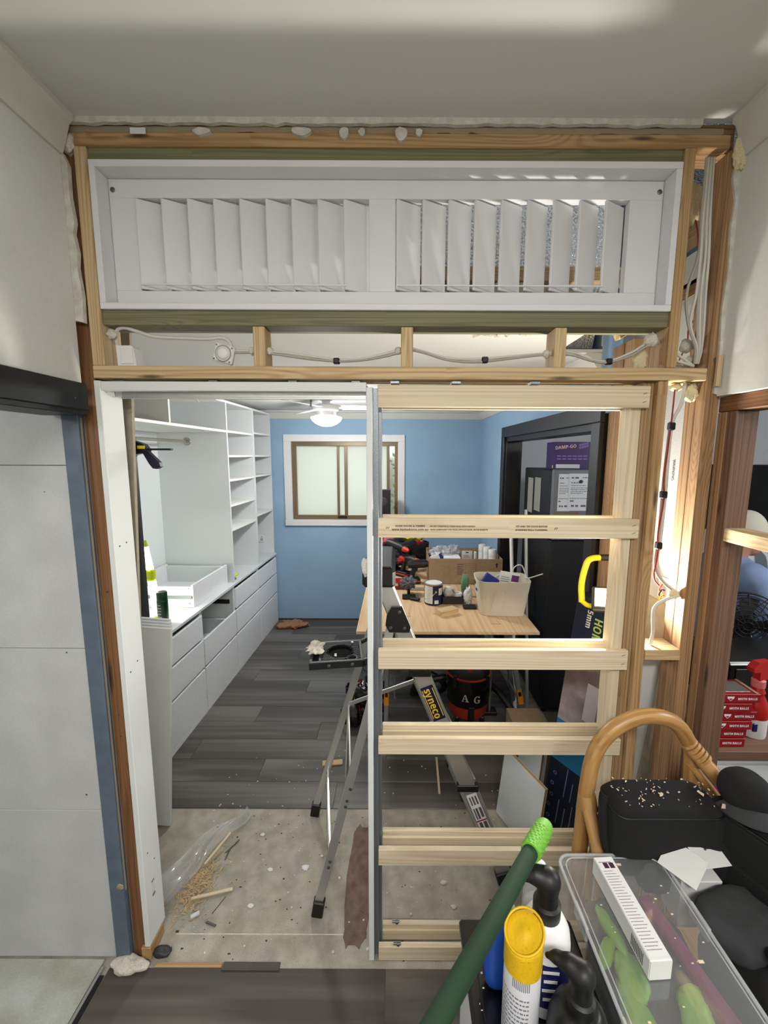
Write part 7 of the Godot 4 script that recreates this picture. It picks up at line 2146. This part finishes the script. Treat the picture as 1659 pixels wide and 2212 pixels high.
func nets(bones: Array, cell: float, k: float) -> ArrayMesh:
	# surface nets over tapered capsules joined with a smooth minimum
	var lo := V(1e9, 1e9, 1e9)
	var hi := -lo
	for b in bones:
		for e in [[b[0], b[2]], [b[1], b[3]]]:
			var r: Vector3 = V(1, 1, 1) * (e[1] + cell * 3.0)
			lo = lo.min(e[0] - r)
			hi = hi.max(e[0] + r)
	var nx := int((hi.x - lo.x) / cell) + 2
	var ny := int((hi.y - lo.y) / cell) + 2
	var nz := int((hi.z - lo.z) / cell) + 2
	var f := PackedFloat32Array()
	f.resize(nx * ny * nz)
	f.fill(1.0)
	for b in bones:
		var m: float = maxf(b[2], b[3]) + k + cell * 2.0
		var a: Vector3 = b[0].min(b[1]) - V(m, m, m)
		var c: Vector3 = b[0].max(b[1]) + V(m, m, m)
		var i0 := ((a - lo) / cell).floor()
		var i1 := ((c - lo) / cell).ceil()
		var ab: Vector3 = b[1] - b[0]
		var den := maxf(ab.length_squared(), 1e-9)
		for z in range(maxi(0, int(i0.z)), mini(nz, int(i1.z) + 1)):
			for y in range(maxi(0, int(i0.y)), mini(ny, int(i1.y) + 1)):
				for x in range(maxi(0, int(i0.x)), mini(nx, int(i1.x) + 1)):
					var p := lo + V(x, y, z) * cell
					var t := clampf((p - b[0]).dot(ab) / den, 0.0, 1.0)
					var d: float = (p - b[0] - ab * t).length() - lerpf(b[2], b[3], t)
					var id := (z * ny + y) * nx + x
					var o := f[id]
					var h := clampf(0.5 + 0.5 * (o - d) / k, 0.0, 1.0)
					f[id] = lerpf(o, d, h) - k * h * (1.0 - h)
	var vid := PackedInt32Array()
	vid.resize(nx * ny * nz)
	vid.fill(-1)
	var P := PackedVector3Array()
	var N := PackedVector3Array()
	var sx := 1
	var sy := nx
	var sz := nx * ny
	for z in nz - 1:
		for y in ny - 1:
			for x in nx - 1:
				var id := z * sz + y * sy + x
				var cs := [f[id], f[id + sx], f[id + sy], f[id + sx + sy], f[id + sz], f[id + sx + sz], f[id + sy + sz], f[id + sx + sy + sz]]
				var neg := 0
				for q in cs:
					if q < 0.0:
						neg += 1
				if neg == 0 or neg == 8:
					continue
				var s := Vector3.ZERO
				var cnt := 0
				for e in [[0, 1], [2, 3], [4, 5], [6, 7], [0, 2], [1, 3], [4, 6], [5, 7], [0, 4], [1, 5], [2, 6], [3, 7]]:
					var u: float = cs[e[0]]
					var w: float = cs[e[1]]
					if (u < 0.0) != (w < 0.0):
						var t := u / (u - w)
						var pa := V(e[0] & 1, (e[0] >> 1) & 1, e[0] >> 2)
						var pb := V(e[1] & 1, (e[1] >> 1) & 1, e[1] >> 2)
						s += pa.lerp(pb, t)
						cnt += 1
				vid[id] = P.size()
				P.append(lo + (V(x, y, z) + s / cnt) * cell)
				N.append(V(cs[1] + cs[3] + cs[5] + cs[7] - cs[0] - cs[2] - cs[4] - cs[6], cs[2] + cs[3] + cs[6] + cs[7] - cs[0] - cs[1] - cs[4] - cs[5], cs[4] + cs[5] + cs[6] + cs[7] - cs[0] - cs[1] - cs[2] - cs[3]).normalized())
	var mb := MB.new()
	for z in range(1, nz - 1):
		for y in range(1, ny - 1):
			for x in range(1, nx - 1):
				var id := z * sz + y * sy + x
				for q in [[sx, sy, sz], [sy, sz, sx], [sz, sx, sy]]:
					if (f[id] < 0.0) != (f[id + q[0]] < 0.0):
						var a := vid[id]
						var b2 := vid[id - q[1]]
						var c2 := vid[id - q[1] - q[2]]
						var d2 := vid[id - q[2]]
						if a >= 0 and b2 >= 0 and c2 >= 0 and d2 >= 0:
							mb.tri(P[a], P[b2], P[c2], N[a], N[b2], N[c2])
							mb.tri(P[a], P[c2], P[d2], N[a], N[c2], N[d2])
	return mb.mesh()


func right_room() -> void:
	# ceiling fitting
	var cl := thing("ceiling_light", "round white ceiling light of the room on the right", "light", V(2.7, 2.42, -0.9))
	lathe(cl, "base", M.white_plastic, [[0.0, 0.0], [0.15, 0.0], [0.15, -0.02], [0.14, -0.025]], V(2.7, 2.42, -0.9), 28)
	lathe(cl, "lamp_globe", glow("room_globe", Color(0.96, 0.98, 1.0), 2.0), [[0.14, -0.02], [0.13, -0.1], [0.09, -0.20], [0.0, -0.23]], V(2.7, 2.42, -0.9), 28)
	var cl2 := thing("ceiling_light", "round white ceiling light of the neighbouring room on the left", "light", V(-1.95, 2.45, 0.1))
	lathe(cl2, "base", M.white_plastic, [[0.0, 0.0], [0.15, 0.0], [0.15, -0.02], [0.14, -0.025]], V(-1.95, 2.45, 0.1), 28)
	lathe(cl2, "lamp_globe", glow("room_globe_left", Color(0.98, 0.99, 1.0), 2.0), [[0.14, -0.02], [0.13, -0.12], [0.09, -0.25], [0.0, -0.28]], V(-1.95, 2.45, 0.1), 28)
	# cabinet with brown top
	var cab := thing("sideboard", "white sideboard with a brown timber top behind the corner studs", "cabinet", V(1.55, 0, -1.72))
	box(cab, "body", M.white_board, V(1.115, 0.0, -2.1), V(2.0, 0.80, -1.37), 0.002)
	box(cab, "top", M.red_timber, V(1.10, 0.80, -2.12), V(2.02, 0.838, -1.34), 0.003)
	box(cab, "door", M.white_board, V(1.13, 0.08, -1.37), V(1.55, 0.77, -1.354), 0.003)
	box(cab, "door", M.white_board, V(1.56, 0.08, -1.37), V(1.98, 0.77, -1.354), 0.003)
	box(cab, "knob", M.chrome, V(1.50, 0.5, -1.354), V(1.515, 0.56, -1.34), 0.003)
	# moth ball boxes
	var red := mk("moth_red", Color(0.55, 0.03, 0.07), 0.45)
	var xr := [1.252, 1.257, 1.27, 1.288, 1.262, 1.292]
	var lab := ["bottom red box of the moth ball stack", "second red box from the bottom of the moth ball stack", "third red box from the bottom of the moth ball stack", "fourth red box from the bottom of the moth ball stack", "fifth red box of the moth ball stack just under the top one", "top red box of the moth ball stack with an open window lid"]
	for k in 6:
		var x1: float = xr[k]
		var y0 := 0.839 + 0.0335 * k
		var zf := -1.362 - 0.004 * (k % 2)
		var b := thing("moth_ball_box", lab[k], "box", V(x1 - 0.07, y0, zf - 0.05), "moth ball boxes in a stack")
		box(b, "tray", red, V(x1 - 0.135, y0, zf - 0.10), V(x1, y0 + 0.032, zf), 0.001)
		text(b, "box_text", "MOTH BALLS", M.ink_white, V(x1 - 0.046, y0 + 0.015, zf + 0.0004), Basis(), 0.0082)
		prism(b, "badge", M.ink_white, [Vector2(-0.013, 0.008), Vector2(0.013, 0.008), Vector2(0.011, 0.001), Vector2(0.0, -0.009), Vector2(-0.011, 0.001)], 0.0006, V(x1 - 0.106, y0 + 0.016, zf + 0.0002))
		prism(b, "badge_centre", red, [Vector2(-0.007, 0.0005), Vector2(0.007, 0.0005), Vector2(0.0, -0.0065)], 0.0006, V(x1 - 0.106, y0 + 0.016, zf + 0.0006))
		if k == 5:
			box(b, "window", M.chrome, V(x1 - 0.12, y0 + 0.0325, zf - 0.085), V(x1 - 0.025, y0 + 0.034, zf - 0.015), 0.0005)
			box(b, "card_edge", M.cardboard, V(x1 - 0.016, y0 + 0.0325, zf - 0.099), V(x1 - 0.006, y0 + 0.0345, zf - 0.002), 0.0003)
	# red trigger bottle
	var s := V(1.345, 0.838, -1.44)
	var sb := thing("trigger_bottle", "red trigger spray bottle beside the moth ball stack", "spray bottle", s)
	var rp := mk("bottle_red", Color(0.66, 0.07, 0.06), 0.3)
	lathe(sb, "label", M.card_white, [[0.0, 0.0], [0.038, 0.0], [0.040, 0.006], [0.040, 0.075]], s, 24)
	lathe(sb, "body", rp, [[0.0395, 0.074], [0.040, 0.10], [0.036, 0.13], [0.024, 0.155], [0.022, 0.165], [0.025, 0.17], [0.022, 0.178], [0.018, 0.19]], s, 24)
	lathe(sb, "collar", mk("pink_plastic", Color(0.78, 0.42, 0.40), 0.4), [[0.018, 0.188], [0.022, 0.19], [0.022, 0.215], [0.014, 0.22]], s, 20)
	var hp := []
	for q in [[-0.055, 0.012], [-0.05, -0.004], [-0.02, -0.006], [-0.018, -0.04], [0.018, -0.04], [0.03, -0.01], [0.055, 0.0], [0.06, 0.012], [0.03, 0.03], [-0.03, 0.032]]:
		hp.append(Vector2(q[0], q[1]))
	prism(sb, "trigger_head", rp, hp, 0.026, s + V(0.004, 0.258, 0), bas(15))
	box(sb, "blue_mark", M.label_blue if M.has("label_blue") else M.ink, s + V(-0.03, 0.03, 0.03), s + V(-0.008, 0.06, 0.0365), 0.001)
	# magazine edge
	tag(bar(self, "magazine", mk("magenta_card", Color(0.55, 0.05, 0.32), 0.5), V(1.06, 0.66, -1.26), V(1.10, 0.80, -1.30), 0.10, 0.004, 0.0005, V(0, 0, 1)), "magenta edged magazine leaning against the sideboard", "magazine")
	# black appliance, desk fan
	var ap := thing("black_appliance", "glossy black bench appliance on the sideboard", "appliance", V(1.65, 0.838, -1.65))
	box(ap, "body", M.black_gloss, V(1.33, 0.84, -1.80), V(1.98, 1.055, -1.56), 0.01)
	box(ap, "chrome_edge", M.chrome, V(1.335, 1.045, -1.562), V(1.975, 1.05, -1.556), 0.001)
	box(ap, "door_glass", M.black_plastic, V(1.36, 0.87, -1.562), V(1.80, 1.03, -1.556), 0.003)
	var fc := V(1.72, 1.06, -1.95)
	var df := thing("desk_fan", "black wire-grille desk fan behind the black appliance", "fan", V(1.72, 0.838, -1.95))
	var fb := bas(-28)
	for side in [-1.0, 1.0]:
		for i in 8:
			var r := 0.02 + 0.019 * i
			var pts := []
			for k in 32:
				var a := TAU * k / 32
				pts.append(fc + fb * V(cos(a) * r, sin(a) * r, side * (0.045 - 0.04 * pow(float(i) / 7.0, 2.0))))
			tube(df, "grille_ring", M.black_plastic, pts, 0.0022 if i < 7 else 0.004, 5, 0, true)
		for k in 12:
			var a := TAU * k / 12
			tube(df, "grille_spoke", M.black_plastic, [fc + fb * V(cos(a) * 0.02, sin(a) * 0.02, side * 0.045), fc + fb * V(cos(a) * 0.10, sin(a) * 0.10, side * 0.033), fc + fb * V(cos(a) * 0.153, sin(a) * 0.153, side * 0.006)], 0.0018, 5)
	for k in 4:
		var bl := MB.new()
		bl.prism(PackedVector2Array([Vector2(0.02, -0.015), Vector2(0.12, -0.05), Vector2(0.135, 0.0), Vector2(0.11, 0.04), Vector2(0.02, 0.015)]), -0.001, 0.001)
		put(df, "blade", bl.mesh(), M.grey_plastic, fc, fb * Basis(Vector3.BACK, TAU * k / 4) * Basis(Vector3.RIGHT, 0.3))
	lathe(df, "motor", M.black_plastic, [[0.0, -0.02], [0.04, -0.02], [0.045, 0.06], [0.0, 0.07]], fc, 18, fb * bas(0, -90))
	lathe(df, "base", M.black_plastic, [[0.0, 0.0], [0.09, 0.0], [0.085, 0.015], [0.02, 0.03], [0.015, 0.2], [0.0, 0.2]], V(1.72, 0.839, -1.99), 24)
	# sofa and striped cushion
	var so := thing("sofa", "dark sofa at the far side of the right room", "sofa", V(2.95, 0, -3.4))
	box(so, "seat", M.cloth_charcoal, V(2.3, 0.1, -3.7), V(3.8, 0.45, -2.9), 0.04)
	box(so, "backrest", M.cloth_charcoal, V(2.3, 0.45, -3.75), V(3.8, 0.85, -3.5), 0.05)
	for x in [2.35, 3.75]:
		box(so, "leg", M.black_plastic, V(x - 0.03, 0, -3.65), V(x + 0.03, 0.1, -3.55), 0.004)
	var stripes := Image.create(128, 8, false, Image.FORMAT_RGB8)
	for x in 128:
		for yy in 8:
			stripes.set_pixel(x, yy, Color(0.80, 0.81, 0.82) if (x / 8) % 2 == 0 else Color(0.40, 0.42, 0.44))
	var stm := mk("striped_cloth", Color(1, 1, 1), 0.95, 0, ImageTexture.create_from_image(stripes), Vector3(2.0, 1, 1))
	tag(lump(self, "striped_cushion", stm, V(2.78, 0.86, -3.25), V(0.26, 0.30, 0.12), 0.04, 0.1, 340, 24, 0.55), "plump grey and white striped cushion on the sofa", "cushion")
	# wall television
	var tv := thing("television", "large black television on the far wall of the right room", "television", V(3.5, 1.2, -4.17))
	box(tv, "panel", M.black_gloss, V(2.75, 1.15, -4.195), V(4.05, 1.78, -4.16), 0.006)
	box(tv, "bezel", M.black_plastic, V(2.74, 1.14, -4.198), V(4.06, 1.79, -4.17), 0.004)
	# person in a pale cap and blue shirt, facing right
	var p := thing("person", "person in a pale cap and light blue shirt standing beyond the corner studs", "person", V(2.03, 0, -2.42))
	var skin := mk("skin", Color(0.62, 0.43, 0.35), 0.6)
	var hx := 2.07
	var hz := -2.42
	var body := [
		[V(hx - 0.005, 1.46, hz), V(hx + 0.015, 1.43, hz), 0.088, 0.083], [V(hx + 0.03, 1.40, hz), V(hx + 0.045, 1.33, hz), 0.062, 0.045],
		[V(hx + 0.092, 1.405, hz), V(hx + 0.108, 1.378, hz), 0.010, 0.015], [V(hx + 0.07, 1.342, hz - 0.015), V(hx + 0.07, 1.342, hz + 0.015), 0.016, 0.016],
		[V(hx - 0.005, 1.41, hz + 0.075), V(hx - 0.01, 1.375, hz + 0.078), 0.016, 0.011],
		[V(hx - 0.03, 1.36, hz), V(hx - 0.05, 1.24, hz), 0.052, 0.058],
		[V(hx - 0.06, 1.2, hz - 0.15), V(hx - 0.06, 1.2, hz + 0.15), 0.065, 0.065], [V(hx - 0.06, 1.15, hz), V(hx - 0.07, 0.85, hz), 0.135, 0.125],
		[V(hx - 0.07, 0.82, hz - 0.07), V(hx - 0.07, 0.82, hz + 0.07), 0.12, 0.12],
		[V(hx - 0.06, 1.18, hz + 0.18), V(hx + 0.03, 0.95, hz + 0.22), 0.05, 0.042], [V(hx + 0.03, 0.95, hz + 0.22), V(hx + 0.24, 1.0, hz + 0.17), 0.04, 0.03],
		[V(hx - 0.06, 1.18, hz - 0.18), V(hx - 0.02, 0.94, hz - 0.22), 0.05, 0.042], [V(hx - 0.02, 0.94, hz - 0.22), V(hx + 0.19, 0.98, hz - 0.17), 0.04, 0.03]]
	for sgn in [-1.0, 1.0]:
		body.append([V(hx - 0.07, 0.78, hz + 0.09 * sgn), V(hx - 0.05, 0.44, hz + 0.09 * sgn), 0.085, 0.058])
		body.append([V(hx - 0.05, 0.44, hz + 0.09 * sgn), V(hx - 0.07, 0.07, hz + 0.09 * sgn), 0.055, 0.04])
		body.append([V(hx - 0.08, 0.035, hz + 0.09 * sgn), V(hx + 0.10, 0.03, hz + 0.10 * sgn), 0.035, 0.028])
		var wrist := V(hx + 0.24, 1.0, hz + 0.17) if sgn > 0 else V(hx + 0.19, 0.98, hz - 0.17)
		body.append([wrist, wrist + V(0.08, 0.01, -0.01 * sgn), 0.032, 0.034])
		for fi in 4:
			var base := wrist + V(0.09, 0.022 - 0.015 * fi, -0.012 * sgn)
			var l: float = [0.032, 0.036, 0.033, 0.026][fi]
			body.append([base, base + V(l, -0.004, -0.006 * sgn), 0.009, 0.0085])
			body.append([base + V(l, -0.004, -0.006 * sgn), base + V(l * 1.5, -0.014, -0.02 * sgn), 0.0085, 0.0075])
		body.append([wrist + V(0.04, 0.025, -0.015 * sgn), wrist + V(0.08, 0.045, -0.03 * sgn), 0.011, 0.0085])
	put(p, "body", nets(body, 0.0125, 0.022), skin)
	var shirt := []
	for b in body.slice(6, 9):
		shirt.append([b[0], b[1], b[2] + 0.014, b[3] + 0.014])
	for i in [9, 11]:
		shirt.append([body[i][0], body[i][1], body[i][2] + 0.016, body[i][3] + 0.022])
	var so2: Array = body[10]
	shirt.append([so2[0], so2[0].lerp(so2[1], 0.4), 0.062, 0.058])
	put(p, "shirt", nets(shirt, 0.0125, 0.03), mk("blue_shirt", Color(0.46, 0.53, 0.66), 0.9))
	var tro := []
	for b in body.slice(13):
		if b[0].y < 0.8 and b[1].y > 0.06 and b[0].x < hx:
			tro.append([b[0], b[1], b[2] + 0.012, b[3] + 0.02])
	tro.append([body[8][0], body[8][1], 0.128, 0.128])
	put(p, "trousers", nets(tro, 0.0125, 0.03), mk("dark_trousers", Color(0.10, 0.11, 0.14), 0.9))
	var capm := mk("cap_cloth", Color(0.72, 0.70, 0.64), 0.9)
	var cpm := MB.new()
	cpm.grid(func(u: float, v: float) -> Vector3:
		var a := u * TAU
		var t := v * PI * 0.5
		return V(cos(a) * 0.107 * cos(t) * (1.0 + 0.02 * sin(a * 6.0)), -0.02 + 0.125 * sin(t), sin(a) * 0.098 * cos(t)), 32, 10, true)
	put(p, "cap", cpm.mesh(), capm, V(hx, 1.455, hz))
	var pkm := MB.new()
	pkm.prism(PackedVector2Array([Vector2(0.07, -0.08), Vector2(0.13, -0.07), Vector2(0.165, -0.03), Vector2(0.17, 0.0), Vector2(0.165, 0.03), Vector2(0.13, 0.07), Vector2(0.07, 0.08)]), -0.002, 0.002)
	put(p, "cap_peak", pkm.mesh(), M.black_plastic, V(hx, 1.435, hz), Basis(V(1, -0.12, 0).normalized(), V(0, 0, 1), V(0.12, 1, 0).normalized()))
	put(p, "hair", lump_mesh(V(0.09, 0.05, 0.092), 0.05, 0.3, 5, 14), mk("dark_hair", Color(0.10, 0.07, 0.05), 0.8), V(hx - 0.02, 1.405, hz))
